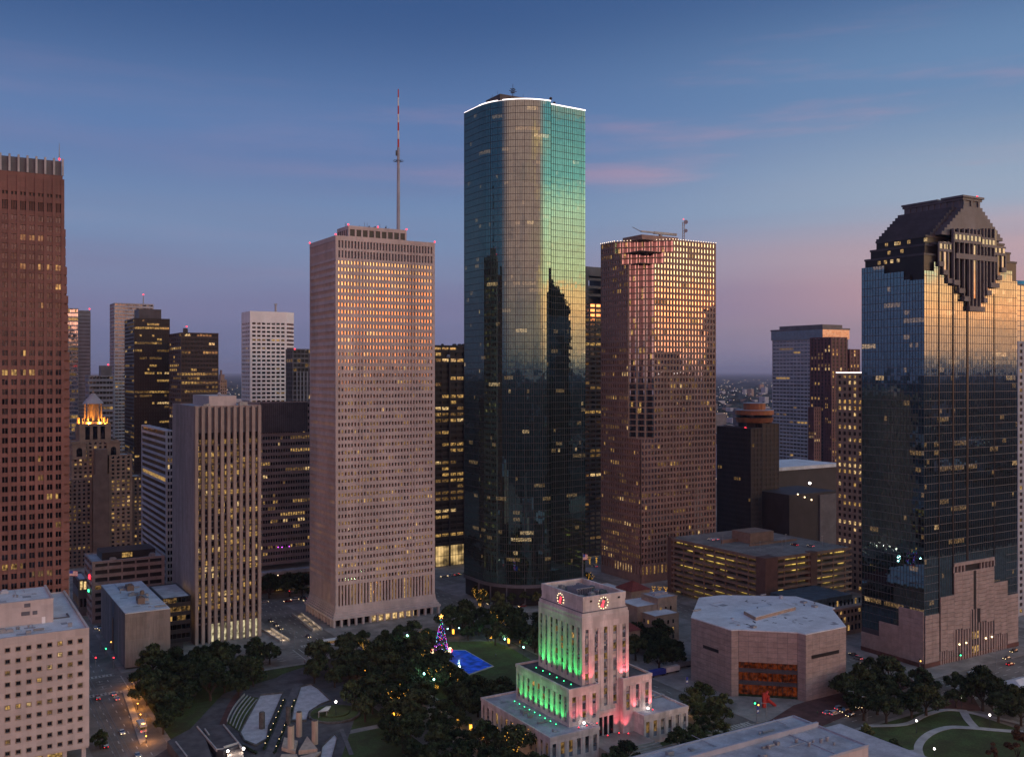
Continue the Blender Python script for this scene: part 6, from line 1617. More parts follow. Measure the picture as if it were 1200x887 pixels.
# ================================================================== parking garage
GX_, GY_, GW_, GD_ = frame_box(897, 552, 783, 998); GD_ = min(GD_, 500 - GY_ + 0); GZ = zr(GX_, GY_, 655)
t = thing('parking_garage', 'brown parking garage with lit open decks between long concrete slats', 'parking garage', (GX_ + GW_ / 2, GY_ + GD_ / 2, 0))
GD_ = onX(783, GX_) - GY_
lev = 10; lh = GZ / lev; xs1 = onY(960.5, GY_)
m2 = MB()
for j in range(lev): m2.box(GX_ + 1.2, GY_ + 1.2, j * lh + lh * .82, GX_ + GW_ - 1.2, GY_ + GD_ - 1.2, (j + 1) * lh - .05)
m2.build('deck', M['deck'], t)
m2 = MB(); m2.box(GX_ + 15, GY_ + 15, .1, GX_ + GW_ - 1.5, GY_ + GD_ - 1.5, GZ - 1); m2.build('core', M['slate'], t)
stair = onY(905, GY_)
for (a, b) in ((onY(911, GY_), onY(949.5, GY_)), (onY(957, GY_), GX_ + GW_ - .1)):
    for j in range(lev):
        m2 = MB(); m2.box(a, GY_ - .25, (j + 1) * lh - 1.35, b, GY_ + .15, (j + 1) * lh + (.0 if j < lev - 1 else .35)); m2.build('deck_slat', M['garage'], t)
for j in range(lev):
    m2 = MB(); m2.box(GX_ - .25, GY_ + 7, (j + 1) * lh - 1.35, GX_ + .15, GY_ + GD_ - 3, (j + 1) * lh + (.0 if j < lev - 1 else .35)); m2.build('deck_slat', M['garage'], t)
for q in ((GX_ - .5, GY_ - .5, .1, onY(911, GY_), GY_ + 7, GZ + .5), (onY(949.5, GY_), GY_ - .5, .1, onY(957, GY_), GY_ + 4, GZ + .5), (GX_ - .5, GY_ + GD_ - 3.5, .1, GX_ + 4, GY_ + GD_, GZ + .5)): m2 = MB(); m2.box(*q); m2.build('stair_tower', M['garaged'], t)
r = random.Random(31)
for sd_ in ('F', 'L'):
    L = GW_ if sd_ == 'F' else GD_
    gl = MB()
    for j in range(lev):
        n = int(L / 6); prev = 0
        for k in range(n):
            v = r.choices((0, 1, 2), (4, 3, 3))[0] if r.random() > .35 else prev; prev = v
            if j == lev - 1 and v == 0 and r.random() < .5: v = 1
            a, b = L * k / n + .25, L * (k + 1) / n - .25; z0_, z1_ = j * lh + .2, (j + 1) * lh - 1.4
            if sd_ == 'F': gl.box(GX_ + a, GY_ + 5, z0_, GX_ + b, GY_ + 5.2, z1_, v)
            else: gl.box(GX_ + 5, GY_ + a, z0_, GX_ + 5.2, GY_ + b, z1_, v)
    gl.build('lit_deck_wall', [M['slate'], M['l1'], M['garagelit']], t)
    cm_ = MB()
    for k in range(int(L / 9)):
        a = L * (k + .5) / int(L / 9)
        if sd_ == 'F': cm_.box(GX_ + a - .35, GY_ + .3, .1, GX_ + a + .35, GY_ + 1.0, GZ - .1)
        else: cm_.box(GX_ + .3, GY_ + a - .35, .1, GX_ + 1.0, GY_ + a + .35, GZ - .1)
    cm_.build('column', M['garage'], t)
m2 = MB(); m2.box(GX_ + .2, GY_ + .2, GZ - .045, GX_ + GW_ - .2, GY_ + GD_ - .2, GZ + .02); m2.build('top_deck', M['deck'], t)
m2 = MB()
for k in range(26): m2.box(GX_ + 4 + k * 2.6, GY_ + 22, GZ + .04, GX_ + 4.15 + k * 2.6, GY_ + 27, GZ + .06)
m2.build('bay_markings', M['paint'], t)
m2 = MB(); m2.box(GX_ + 28, GY_ + 40, GZ, GX_ + 48, GY_ + 56, GZ + 6.5); m2.build('ramp_house', M['garage'], t)
m2 = MB(); m2.box(GX_ + 22, GY_ + 34, GZ + .02, GX_ + 62, GY_ + 35, GZ + 1.2); m2.box(GX_ + 14, GY_ + 50, GZ + .02, GX_ + 27, GY_ + 51, GZ + 2.2); m2.build('ramp_wall', M['garage'], t)
for (a, b) in ((14, 18), (30, 16), (46, 28), (9, 44), (60, 12)):
    m2 = MB(); m2.tube((GX_ + a, GY_ + b, GZ), (GX_ + a, GY_ + b, GZ + 6), .12, .1, 5); m2.box(GX_ + a - .8, GY_ + b - .15, GZ + 6, GX_ + a + .8, GY_ + b + .15, GZ + 6.2); m2.build('deck_lamp', M['metal'], t)

# ================================================================== old library with clay tile roofs
t = thing('old_library', 'small tan stone library with red clay tile roofs behind the city hall', 'library', (*at(760, 745), 0))
def flat(root, pc, yc, zt, w, d, m, mr, wins=True, seed=1, rh=.8):
    """box whose front corner roof point sits at (pc, yc)"""
    X, Y = at(pc, yc, zt)
    m2 = MB(); m2.box(X, Y, .1, X + w, Y + d, zt - .35); m2.build('wall', m, root)
    m2 = MB(); m2.box(X + .4, Y + .4, zt - .34, X + w - .4, Y + d - .4, zt - .2); m2.build('roof', mr, root)
    m2 = MB(); m2.box(X - .3, Y - .3, zt - .35, X + w + .3, Y + .4, zt); m2.box(X - .3, Y + d - .4, zt - .35, X + w + .3, Y + d + .3, zt); m2.box(X - .3, Y + .4, zt - .35, X + .4, Y + d - .4, zt); m2.box(X + w - .4, Y + .4, zt - .35, X + w + .3, Y + d - .4, zt); m2.build('cornice', m, root)
    if wins:
        r = random.Random(seed)
        for k in range(int(w / 3.4)):
            for q in range(int((zt - 2) / 4)):
                m3 = MB(); x = X + 1.4 + k * 3.4; z = 1.6 + q * 4; m3.box(x, Y - .08, z, x + 1.1, Y + .05, z + 1.9); m3.build('window', M['g_dark'] if r.random() < .8 else M['l2'], root)
        for k in range(int(d / 3.4)):
            for q in range(int((zt - 2) / 4)):
                m3 = MB(); y = Y + 1.4 + k * 3.4; z = 1.6 + q * 4; m3.box(X - .08, y, z, X + .05, y + 1.1, z + 1.9); m3.build('window', M['g_dark'] if r.random() < .8 else M['l2'], root)
    return X, Y
def hip(root, X, Y, w, d, z, h, m, o=.7):
    m2 = MB(); a = min(w, d) / 2
    p = [(X - o, Y - o, z), (X + w + o, Y - o, z), (X + w + o, Y + d + o, z), (X - o, Y + d + o, z)]
    if w > d: r0, r1 = (X + a, Y + d / 2, z + h), (X + w - a, Y + d / 2, z + h); fs = [[p[0], p[1], r1, r0], [p[1], p[2], r1], [p[2], p[3], r0, r1], [p[3], p[0], r0]]
    else: r0, r1 = (X + w / 2, Y + a, z + h), (X + w / 2, Y + d - a, z + h); fs = [[p[0], p[1], r0], [p[1], p[2], r1, r0], [p[2], p[3], r1], [p[3], p[0], r0, r1]]
    for f in fs: m2.face(f)
    m2.face(p[::-1]); m2.build('tile_roof', m, root)
X, Y = flat(t, 767.5, 722, 14.5, 16, 13, M['tan'], M['roofw'], seed=3)
X, Y = flat(t, 747, 711, 17.5, 20, 17, M['tan'], M['roofw'], False, 4)
X, Y = flat(t, 771, 701, 20.5, 13, 14, M['tan'], M['roofg'], True, 5); small_boxes(t, X + 1, Y + 1, X + 12, Y + 12, 20.3, 4, M['slab'], 5, smin=2, smax=5, hmax=1.2)
X, Y = flat(t, 740, 693, 17, 13, 14, M['tan'], M['roofw'], True, 6); hip(t, X, Y, 13, 14, 17.02, 4.2, M['tile'])
X, Y = flat(t, 722, 742, 11, 15, 24, M['tan'], M['roofw'], False, 7); hip(t, X, Y, 15, 24, 11.02, 6, M['tile'])
X, Y = flat(t, 712, 691, 13.5, 12, 16, M['tan'], M['roofw'], False, 8)
# small buildings right of the library
t = thing('old_office', 'small old stone building with a dark teal roof squeezed beside the glass tower', 'building', (*at(985, 760), 0))
X, Y = atD(969, 512); X2 = onY(1010, Y); m2 = MB(); z = zr(X, Y, 716)
m2.box(X, Y, .1, X2, Y + 26, z); m2.build('wall', M['tan'], t); m2 = MB(); m2.box(X - 6, Y + 8, z, X2 + 2, Y + 34, z + 4); m2.build('roof', M['teal'], t)
m2 = MB(); m2.box(X - .5, Y - .5, z - 1.2, X2, Y + 1, z + .1); m2.build('cornice', M['tan'], t)
for k in range(9):
    for q in range(4): m3 = MB(); x = X + 1.5 + k * 2.9; m3.box(x, Y - .12, 2.5 + q * 4.6, x + 1.3, Y + .05, 5.3 + q * 4.6); m3.build('window', M['g_dark'] if (k + q) % 5 else M['l2'], t)
# right edge: round topped glass tower and white gridded block
o, X, Y, w, d, z = bt('glass_tower', 'blue glass tower with a rounded top at the right edge of the view', 'skyscraper', 1187, 620, 1180, 1240, 334, 12, 8, 60, .9, .9, M['bluegrey'], [M['g_blue'], M['lb1']], pf(151, .97, (1,), (1,)), .2, .4, seed=151, depth=28)
m2 = MB(); m2.tube((X + 14, Y + 13, z), (X + 14, Y + 13, z + 3.4), 13.5, 12.0, 24); m2.build('rounded_top', M['g_blue'], o)
o, X, Y, w, d, z = bt('office_tower', 'pale gridded office block at the right edge in front of the blue glass tower', 'office building', 1193, 560, 1192, 1240, 402, 8, 4, 42, .55, .55, M['slab'], [M['black'], M['l1'], M['l2']], pf(152, .85, (1, 2), (2, 1)), .5, .6, seed=152, depth=24)
# theatre roof in the foreground
TZ_ = 25.0
ax, ay = at(929.3, 837.3, TZ_); ex, ey = at(1020.3, 871.2, TZ_); ex = ax
t = thing('theatre', 'broad flat grey roof of a theatre with vents and long dark grooves, bottom right foreground', 'theatre', (ax - 40, ey + 10, 0))
m2 = MB(); m2.box(ax - 110, ey, .1, ax, ay, TZ_ - .8); m2.build('wall', M['white'], t)
m2 = MB(); m2.box(ax - 109.5, ey + .5, TZ_ - .79, ax - .5, ay - .5, TZ_ - .5); m2.build('roof', M['roofg'], t)
m2 = MB(); m2.box(ax - 110, ey - .1, TZ_ - .8, ax + .1, ey + .5, TZ_ - .0); m2.box(ax - .5, ey + .5, TZ_ - .8, ax + .1, ay - .5, TZ_); m2.box(ax - 110, ay - .5, TZ_ - .8, ax + .1, ay + .1, TZ_ - .15); m2.build('parapet', M['slab'], t)
ix, iy = at(960.8, 849.5, TZ_)
m2 = MB(); m2.box(ax - 100, iy, TZ_ - .5, ax - .5, iy + .9, TZ_ + 1.1); m2.box(ax - 14, ey + .6, TZ_ - .49, ax - 13.6, iy, TZ_ - .2); m2.build('roof_upstand', M['slab'], t)
for k in range(4):
    q = at(902 - k * 13.5, 862.5 + k * 3.6, TZ_); m2 = MB(); m2.box(q[0] - 3.2, q[1] - 0, TZ_ - .49, q[0] + 4.2, q[1] + .8, TZ_ - .25); m2.build('roof_groove', M['roofd'], t)
for (px_, py_) in ((933, 868), (948, 872), (962, 868), (901, 875), (969, 866)):
    q = at(px_, py_, TZ_); m2 = MB(); m2.tube((q[0], q[1], TZ_ - .5), (q[0], q[1], TZ_ + .6), .45, .45, 8); m2.tube((q[0], q[1], TZ_ + .6), (q[0], q[1], TZ_ + .9), .7, .5, 8); m2.build('roof_vent', M['metal'], t)
m2 = MB(); m2.box(ax + .2, ey - 40, .1, ax + 16, ay - 6, TZ_ - 4); m2.build('side_wing', M['roofg'], t)
roof_detail(t, rect(ax - 60, ey + 1, ax - 1, iy - 1), TZ_ - .5, 10, 44, 3, 8); roof_detail(t, rect(ax - 70, iy + 2, ax - 1, ay - 2), TZ_ - .5, 6, 45, 3, 6)
# white tent at the right edge
q = at(1192, 812)
t = thing('event_tent', 'white peaked event tent cut off by the right edge beside the park trees', 'tent', (q[0], q[1], 0))
m2 = MB(); a, b = 9, 7
for f in ([(-a, -b, 3.2), (a, -b, 3.2), (a * .6, 0, 6), (-a * .6, 0, 6)], [(a, -b, 3.2), (a, b, 3.2), (a * .6, 0, 6)], [(a, b, 3.2), (-a, b, 3.2), (-a * .6, 0, 6), (a * .6, 0, 6)], [(-a, b, 3.2), (-a, -b, 3.2), (-a * .6, 0, 6)]):
    m2.face([(q[0] + x + 4, q[1] + y, z) for x, y, z in f])
m2.build('canopy', M['whitepaint'], t)
for dx, dy in ((-a, -b), (a, -b), (a, b), (-a, b)): m2 = MB(); m2.tube((q[0] + 4 + dx, q[1] + dy, .1), (q[0] + 4 + dx, q[1] + dy, 3.2), .12, n=5); m2.build('leg', M['whitepaint'], t)
# ================================================================== parks
def sheet(name, pts, z, m, kind='structure', th=.0, parent=None):
    """a ground sheet given by picture points on the ground"""
    w_ = [at(px, py, z) for px, py in pts]
    mb = MB(); mb.prism(w_, z - .1 if th == 0 else z - th, z); return mb.build(name, m, parent, kind=None if parent else kind)
lawns = MB()
def lawn(x0, y0, x1, y1): lawns.box(x0, y0, .12, x1, y1, .22)
lawn(189, 362, 260, 453); lawn(81, 360, 161, 452); lawn(300, 395, 312, 450); lawn(305, 180, 368, 257); lawn(384 + 10, 130, 492, 250); lawn(187, 284, 262, 330); lawn(81, 284, 161, 356)
lawns.build('lawn', M['grass'], kind='structure')
sheet('brick_paving', [(930, 826), (1030, 795), (1060, 790), (1075, 800), (1010, 830), (945, 858), (905, 870), (880, 858)], .30, M['brickpave'])
sheet('park_paving', [(180, 887), (330, 790), (480, 740), (640, 735), (650, 750), (500, 752), (430, 800), (400, 887)], .25, M['darkpave'])
# reflecting pool with blue light
pp = [(514, 766), (522, 762.8), (545, 762.8), (577, 781), (549.5, 790.5), (535, 780)]
t = thing('reflecting_pool', 'bright blue lit pool on the square in front of the decorated tree', 'pool', (*at(545, 775), 0))
wp = [at(*p) for p in pp]; cxp = sum(p[0] for p in wp) / len(wp); cyp = sum(p[1] for p in wp) / len(wp)
m2 = MB(); m2.prism([(cxp + (x - cxp) * 1.05, cyp + (y - cyp) * 1.05) for x, y in wp], .2, .50); m2.build('rim', M['path'], t)
m2 = MB(); m2.prism(wp, .3, .53); m2.build('water', M['water'], t)
sheet('lawn', [(548, 762), (600, 752), (640, 775), (640, 800), (585, 800), (577, 780), (546, 761.5)], .27, M['grass'])
# curved promenade behind the lawn
def ribbon(name, pts, wid, z, m, parent=None):
    w_ = [Vector(at(px, py)) for px, py in pts]; mb = MB(); L, Rr2 = [], []
    # smooth with Catmull-Rom
    P2 = [w_[0]] + w_ + [w_[-1]]; sm = []
    for i in range(1, len(P2) - 2):
        for k in range(6):
            u = k / 6; a, b, c, d = P2[i - 1], P2[i], P2[i + 1], P2[i + 2]
            sm.append(.5 * ((2 * b) + (-a + c) * u + (2 * a - 5 * b + 4 * c - d) * u * u + (-a + 3 * b - 3 * c + d) * u ** 3))
    sm.append(w_[-1])
    for i, p in enumerate(sm):
        q = (sm[min(i + 1, len(sm) - 1)] - sm[max(i - 1, 0)]); q = Vector((-q.y, q.x)).normalized() * wid / 2
        L.append(p + q); Rr2.append(p - q)
    for i in range(len(sm) - 1):
        a, b, c, d = Rr2[i], Rr2[i + 1], L[i + 1], L[i]
        mb.face([(a.x, a.y, z), (b.x, b.y, z), (c.x, c.y, z), (d.x, d.y, z)])
        mb.face([(a.x, a.y, z - .1), (b.x, b.y, z - .1), (b.x, b.y, z), (a.x, a.y, z)]); mb.face([(d.x, d.y, z), (c.x, c.y, z), (c.x, c.y, z - .1), (d.x, d.y, z - .1)])
    return mb.build(name, m, parent, kind='structure')
ribbon('path', [(490, 750), (530, 745), (580, 750), (620, 768), (650, 790)], 5, .33, M['darkpave'])
# park at the right: lawn and curving paths
ribbon('path', [(1200, 858), (1170, 856), (1135, 853), (1110, 853), (1088, 861), (1076, 876), (1084, 895), (1100, 915)], 3.0, .33, M['path'])
ribbon('path', [(1128, 832), (1134, 843), (1142, 852)], 3.2, .34, M['path'])
ribbon('path', [(1010, 851), (1060, 849), (1085, 838), (1112, 832), (1150, 838), (1200, 849)], 2.4, .32, M['path'])
ribbon('path', [(1045, 880), (1060, 881), (1080, 880)], 2.4, .32, M['path'])
sheet('park_paving', [(1095, 832), (1110, 812), (1135, 806), (1150, 832)], .28, M['brickpave'])

# ------------------------------------------------------------------ fountain park with columns
sheet('plaza', [(200, 878), (262, 812), (330, 792), (385, 785), (420, 800), (405, 850), (398, 890), (300, 900)], .29, M['darkpave'])
ORD2 = ['first', 'second', 'third', 'fourth', 'fifth', 'sixth', 'seventh', 'eighth']
def basin(label, pts, z, rimw=1.03, m=None):
    wp = [at(*p) for p in pts]; cx_ = sum(p[0] for p in wp) / len(wp); cy_ = sum(p[1] for p in wp) / len(wp)
    o = thing('fountain_basin', label, 'fountain basin', (cx_, cy_, 0))
    m2 = MB(); n = len(wp); wo_ = [(cx_ + (x - cx_) * 1.06, cy_ + (y - cy_) * 1.06) for x, y in wp]
    for i in range(n):
        j = (i + 1) % n
        m2.face([(*wp[i], .9), (*wo_[i], .9), (*wo_[j], .9), (*wp[j], .9)][::-1]); m2.face([(*wo_[i], .1), (*wo_[j], .1), (*wo_[j], .9), (*wo_[i], .9)]); m2.face([(*wp[j], .3), (*wp[i], .3), (*wp[i], .9), (*wp[j], .9)])
    m2.build('rim', M['coldk'], o); m2 = MB(); m2.prism(wp, .2, z); m2.build('floor', m or M['pooldry'], o)
    return o
basin('long pale dry basin left of the dark walkway, one weathered column in it', [(282, 859), (287, 869), (300, 874), (312, 867), (314, 853), (331, 813.5), (305.5, 816)], .42)
basin('pale dry basin right of the dark walkway, below the round planted mound', [(342.5, 845), (345, 830), (353, 806), (364, 803), (373, 808.5), (387, 822), (376, 826), (362, 835), (359, 845)], .42)
basin('small dry basin at the foot of the tan columns, bottom edge', [(374, 900), (378, 876), (392, 862), (395, 866), (386, 900)], .42)
ribbon('path', [(314, 892), (326, 862), (338, 832), (350, 802)], 4.2, .36, M['path2'])
for k, (a, b) in enumerate((((309, 880), (333, 822)), ((322, 884), (346, 822)), ((266, 868), (300, 884)))):
    p, q = Vector((*at(*a), 0)), Vector((*at(*b), 0)); d = (q - p).normalized(); n = Vector((-d.y, d.x, 0)) * .5; m2 = MB()
    r9 = random.Random(k)
    for u in range(60):
        c = p + (q - p) * (u / 59); m2.ball((c.x + r9.uniform(-.25, .25), c.y + r9.uniform(-.25, .25), .9), .62, n=5)
    o = m2.build('hedge', M['hedge']); tag(o, ['clipped dark hedge left of the middle walkway', 'clipped dark hedge right of the middle walkway', 'dark hedge behind the garage entrance roof'][k], 'hedge')
    for u in range(8):
        if k == 2: break
        c = p + (q - p) * (u + .5) / 8; o2 = thing('path_light', f'small warm path light, {ORD2[u]} along the {["left", "right"][k]} hedge of the walkway', 'path light', (c.x, c.y, .3), 'walkway path lights'); m2 = MB(); m2.tube((c.x, c.y, .3), (c.x, c.y, 1.7), .05, n=4); m2.build('post', M['darkmetal'], o2); m2 = MB(); m2.ball((c.x, c.y, 1.8), .14, n=5); m2.build('lamp', M['e_warm'], o2)
ribbon('path', [(400, 855), (412, 885)], 1.6, .36, M['path2'])
ribbon('path', [(252, 872), (270, 828), (285, 806)], 2.6, .36, M['brickpave'])
sheet('terrace_grass', [(266, 847), (287, 815), (303, 817), (282, 858)], .50, M['grass'])
for k in range(5):
    a = (266.3 + 3.3 * k, 846.5 + 2.6 * k); b = (286.5 + 3.6 * k, 815.5 + 1.3 * k)
    p, q = Vector((*at(*a), 0)), Vector((*at(*b), 0)); m2 = MB(); d = (q - p).normalized(); nrm = Vector((-d.y, d.x, 0)); N = 10; L1 = []; L2 = []
    for u in range(N + 1):
        c = p + (q - p) * u / N + nrm * (.9 * math.sin(math.pi * u / N)); L1.append(c + nrm * .17); L2.append(c - nrm * .17)
    zt9 = 1.25 - .14 * k
    m2.prism([tuple(c.xy) for c in L1] + [tuple(c.xy) for c in L2[::-1]], .2, zt9); o = m2.build('terrace_wall', M['path']); tag(o, ['outermost thin pale terrace kerb beside the left dry basin', 'second thin pale terrace kerb beside the left dry basin', 'middle thin pale terrace kerb beside the left dry basin', 'fourth thin pale terrace kerb beside the left dry basin', 'innermost thin pale terrace kerb beside the left dry basin'][k], 'wall', 'terrace kerbs by the basin')
def fcol(px_, yb, yt, m, label, r=1.25):
    x, y = at(px_, yb, .4); z = zr(x, y, yt)
    o = thing('fountain_column', label, 'column', (x, y, .4), 'round columns of the fountain park')
    m2 = MB(); m2.tube((x, y, .3), (x, y, z), r, r, 20); m2.build('shaft', m, o, smooth=False)
    m2 = MB(); m2.tube((x, y, z), (x, y, z + .25), r * .8, r * .8, 16); m2.build('cap', M['coldk'], o)
fcol(307, 853, 834.5, M['coldk'], 'dark weathered column standing alone in the left basin', 1.15)
fcol(338, 849, 828, M['coldk'], 'dark weathered column beside the walkway, behind the tan columns', 1.0)
fcol(350.5, 862, 834, M['coltan'], 'tan column in the middle, farthest of the three tan ones', 1.15)
fcol(341, 880, 850, M['coltan'], 'nearest tan column, left of the three', 1.2)
fcol(369, 871, 844, M['coltan'], 'rightmost tan fountain column', 1.2)
# planted mound with a small canopy and a floodlight
x, y = at(392, 838)
t = thing('planted_mound', 'oval planted mound with a low ring wall beside the dry basin', 'planter', (x, y, 0))
def ell(cx_, cy_, a, b, n=28): return [(cx_ + a * math.cos(2 * math.pi * k / n), cy_ + b * math.sin(2 * math.pi * k / n)) for k in range(n)]
m2 = MB(); m2.prism(ell(x, y, 10.5, 10.5), .2, 1.0); m2.build('ring_wall', M['coldk'], t); m2 = MB(); m2.prism(ell(x, y, 9.7, 9.7), .9, 1.15); m2.prism(ell(x, y, 6, 6), 1.1, 1.7); m2.build('planting', M['grass'], t)
x, y = at(380, 842)
t = thing('canopy', 'small pale folded canopy on slim legs at the mound', 'canopy', (x, y, 1))
m2 = MB(); m2.prism([(x - 3, y - 1), (x + 1, y - 1.6), (x + 4, y + 3), (x + 2, y + 3.5)], 3.4, 3.7); m2.build('canopy_roof', M['path'], t)
for dx, dy in ((-2.6, -.8), (.6, -1.2), (2.8, 3)): m2 = MB(); m2.tube((x + dx, y + dy, .5), (x + dx, y + dy, 3.4), .16, n=5); m2.build('leg', M['path'], t)
# angular planters round the tan columns
for k, (pts, h) in enumerate((([(330, 880), (346, 885), (349, 872), (333, 868)], 1.5), ([(350, 885), (372, 883), (360, 868)], 1.9), ([(376, 884), (366, 893), (352, 890)], 1.3), ([(326, 896), (350, 893), (348, 886), (330, 886)], .9))):
    wp = [at(*p) for p in pts]; m2 = MB(); m2.prism(wp, .2, h); o = m2.build('fountain_block', M['coltan']); tag(o, ['angular tan stone block left of the nearest tan column', 'wedge of tan stone right of the nearest tan column', 'low tan wedge below the rightmost tan column', 'lowest angular tan block at the bottom edge'][k], 'fountain block', 'angular blocks of the fountain')
# underground garage entrance roofs, bottom left
t = thing('garage_entrance', 'low dark roofed garage entrance with white edge bands and two white lamps, bottom left park', 'building', (*at(240, 885), 0))
for pts, z in (([(196, 868), (222, 902), (252, 898), (237, 853), (230, 850)], 4.0), ([(237, 853), (262, 848), (283, 872), (262, 880), (254, 878)], 4.2)):
    wp = [at(px_, py_, z) for px_, py_ in pts]; m2 = MB(); m2.prism(wp, .2, z); m2.build('roof', M['darkpave'], t)
for a, b, z in (((231, 850), (254, 877), 4.5), ((262, 848), (285, 876), 4.7), ((254, 877), (262, 876), 4.5), ((262, 874), (279, 869), 4.9), ((206, 868), (219, 885), 4.3), ((240, 853), (245, 860), 4.6)):
    p, q = Vector((*at(*a, z), 0)), Vector((*at(*b, z), 0)); d = (q - p).normalized(); n = Vector((-d.y, d.x, 0)) * .22
    m2 = MB(); m2.prism([tuple((p + n).xy), tuple((p - n).xy), tuple((q - n).xy), tuple((q + n).xy)], z - 1, z); m2.build('edge_band', M['path'], t)
wp = [at(px_, py_, 3.5) for px_, py_ in ((266, 880), (284, 876), (288, 900), (268, 905))]; m2 = MB(); m2.prism(wp, .2, 3.5); m2.build('front_wall', M['tan'], t)
LIGHTS = []
def lamp_light(x, y, z, col, e, r=.3, name='lamp_light'):
    L = bpy.data.lights.new(name, 'POINT'); L.energy = e; L.color = col; L.shadow_soft_size = r
    o = bpy.data.objects.new(name, L); COL.objects.link(o); o.location = (x, y, z)
for px_, py_ in ((267, 880), (285.5, 877)):
    x, y = at(px_, py_, 4.6); m2 = MB(); m2.ball((x, y, 4.7), .5, n=8); m2.build('lamp', M['e_white'], t); lamp_light(x, y - .6, 4.9, (1, .95, .9), 500)

# ------------------------------------------------------------------ decorated tree
cx_, cy_ = at(517, 763.5); ch = 140 - (721.5 - 436) * (S * cx_ + C * cy_) / 1145
t = thing('christmas_tree', 'tall cone shaped christmas tree covered in coloured lights with a star on top', 'christmas tree', (cx_, cy_, 0))
m2 = MB(); r = random.Random(12)
for k in range(10): m2.tube((cx_, cy_, .6 + (ch - 1.5) * k / 10), (cx_, cy_, .6 + (ch - 1.5) * (k + 1.15) / 10), 3.3 * (1 - k / 10.5), 3.3 * (1 - (k + 1.4) / 11.6), 14)
m2.build('cone', M['hedge'], t)
cols = ['e_purple', 'e_red', 'e_green', 'e_blue', 'e_blue', 'e_purple']
for c_ in cols:
    m2 = MB()
    for k in range(52):
        h = (r.random() ** 1.4); a = r.uniform(0, 6.28); rr = 3.45 * (1 - h) + .15; m2.ball((cx_ + rr * math.cos(a), cy_ + rr * math.sin(a), .9 + (ch - 1.8) * h), .14, n=4)
    m2.build('coloured_lights', M[c_], t, kind='stuff')
m2 = MB()
for k in range(5):
    a = math.pi / 2 + k * 2 * math.pi / 5; b1, b2 = a - .63, a + .63; P = lambda an, rr, dy: (cx_ + rr * math.cos(an), cy_ + dy, ch - .3 + rr * math.sin(an))
    m2.face([P(a, 1.5, 0), P(b1, .55, 0), (cx_, cy_ - .3, ch - .3)]); m2.face([P(a, 1.5, 0), (cx_, cy_ - .3, ch - .3), P(b2, .55, 0)]); m2.face([P(a, 1.5, 0), P(b2, .55, 0), (cx_, cy_ + .3, ch - .3)]); m2.face([P(a, 1.5, 0), (cx_, cy_ + .3, ch - .3), P(b1, .55, 0)])
m2.build('star', M['e_amber'], t)
for k in range(12):
    a = 2 * math.pi * k / 12; m2 = MB(); x, y = cx_ + 5 * math.cos(a), cy_ + 5 * math.sin(a); m2.box(x - .5, y - .5, .2, x + .5, y + .5, 1.3); m2.build('gift_box', M[('e_warm', 'redpaint', 'e_red')[k % 3]] if k % 2 else M['e_warm'], t)
lamp_light(cx_ - 2, cy_ - 6, 5, (.7, .4, 1), 600, 1)

# ------------------------------------------------------------------ trees
def crown_mesh(seed, rx, rz_, nclump, nleaf, ls, m, lob=1.0, name='crown'):
    r = random.Random(seed); mb = MB()
    cl = []
    for k in range(nclump):
        a = r.uniform(0, 6.28); q = r.random() ** .6; rr = rx * q * .78
        zc_ = rz_ * (.15 + .75 * (1 - q * q) * r.uniform(.55, 1.1) ) 
        cl.append((rr * math.cos(a), rr * math.sin(a), zc_, rx * r.uniform(.20, .36) * lob))
    for i in range(nleaf):
        c = cl[i % nclump] if r.random() < .9 else r.choice(cl)
        d = Vector((r.gauss(0, 1), r.gauss(0, 1), r.gauss(0, 1) + .25)).normalized(); q = c[3] * (r.uniform(.62, 1.05) if r.random() < .75 else r.uniform(.2, .8))
        p = Vector((c[0] + d.x * q, c[1] + d.y * q, c[2] + d.z * q * .72))
        n = (d + Vector((r.gauss(0, .5), r.gauss(0, .5), r.gauss(0, .5)))).normalized()
        u = n.orthogonal().normalized(); w_ = n.cross(u); s_ = ls * r.uniform(.6, 1.35); an_ = r.uniform(0, 3.14)
        u, w_ = u * math.cos(an_) + w_ * math.sin(an_), w_ * math.cos(an_) - u * math.sin(an_)
        mb.face([tuple(p + u * s_), tuple(p + w_ * s_ * .55 + n * s_ * .12), tuple(p - u * s_), tuple(p - w_ * s_ * .55 + n * s_ * .12)])
    return mb.mesh(name, m)
def trunk_mesh(seed, h, r0, spread):
    r = random.Random(seed); mb = MB(); mb.tube((0, 0, -.2), (0, 0, h * .55), r0, r0 * .75, 7)
    for k in range(5):
        a = 2 * math.pi * k / 5 + r.uniform(-.4, .4); q = spread * r.uniform(.4, .7)
        mid_ = (q * .45 * math.cos(a), q * .45 * math.sin(a), h * .85); mb.tube((0, 0, h * .5), mid_, r0 * .5, r0 * .36, 5); mb.tube(mid_, (q * math.cos(a), q * math.sin(a), h * 1.35), r0 * .36, r0 * .12, 5)
        mb.tube(mid_, (q * .6 * math.cos(a + .7), q * .6 * math.sin(a + .7), h * 1.3), r0 * .28, r0 * .1, 5)
    return mb.mesh('trunk', M['bark'])
def string_mesh(seed, h, r0):
    """light strings wound round trunk and limbs: small bulbs"""
    r = random.Random(seed); mb = MB()
    for k in range(110):
        z = .4 + (h * 1.7) * k / 110; a = k * 1.1; q = r0 * 1.1 + (0 if z < h * .45 else (z - h * .45) * .62 * r.choice((0, .7, 1, 1.1)))
        if z > h * .45: a = round(a / 1.2566) * 1.2566
        mb.ball((q * math.cos(a), q * math.sin(a), z), .12, n=4)
    return mb.mesh('string_lights', M['e_string'])
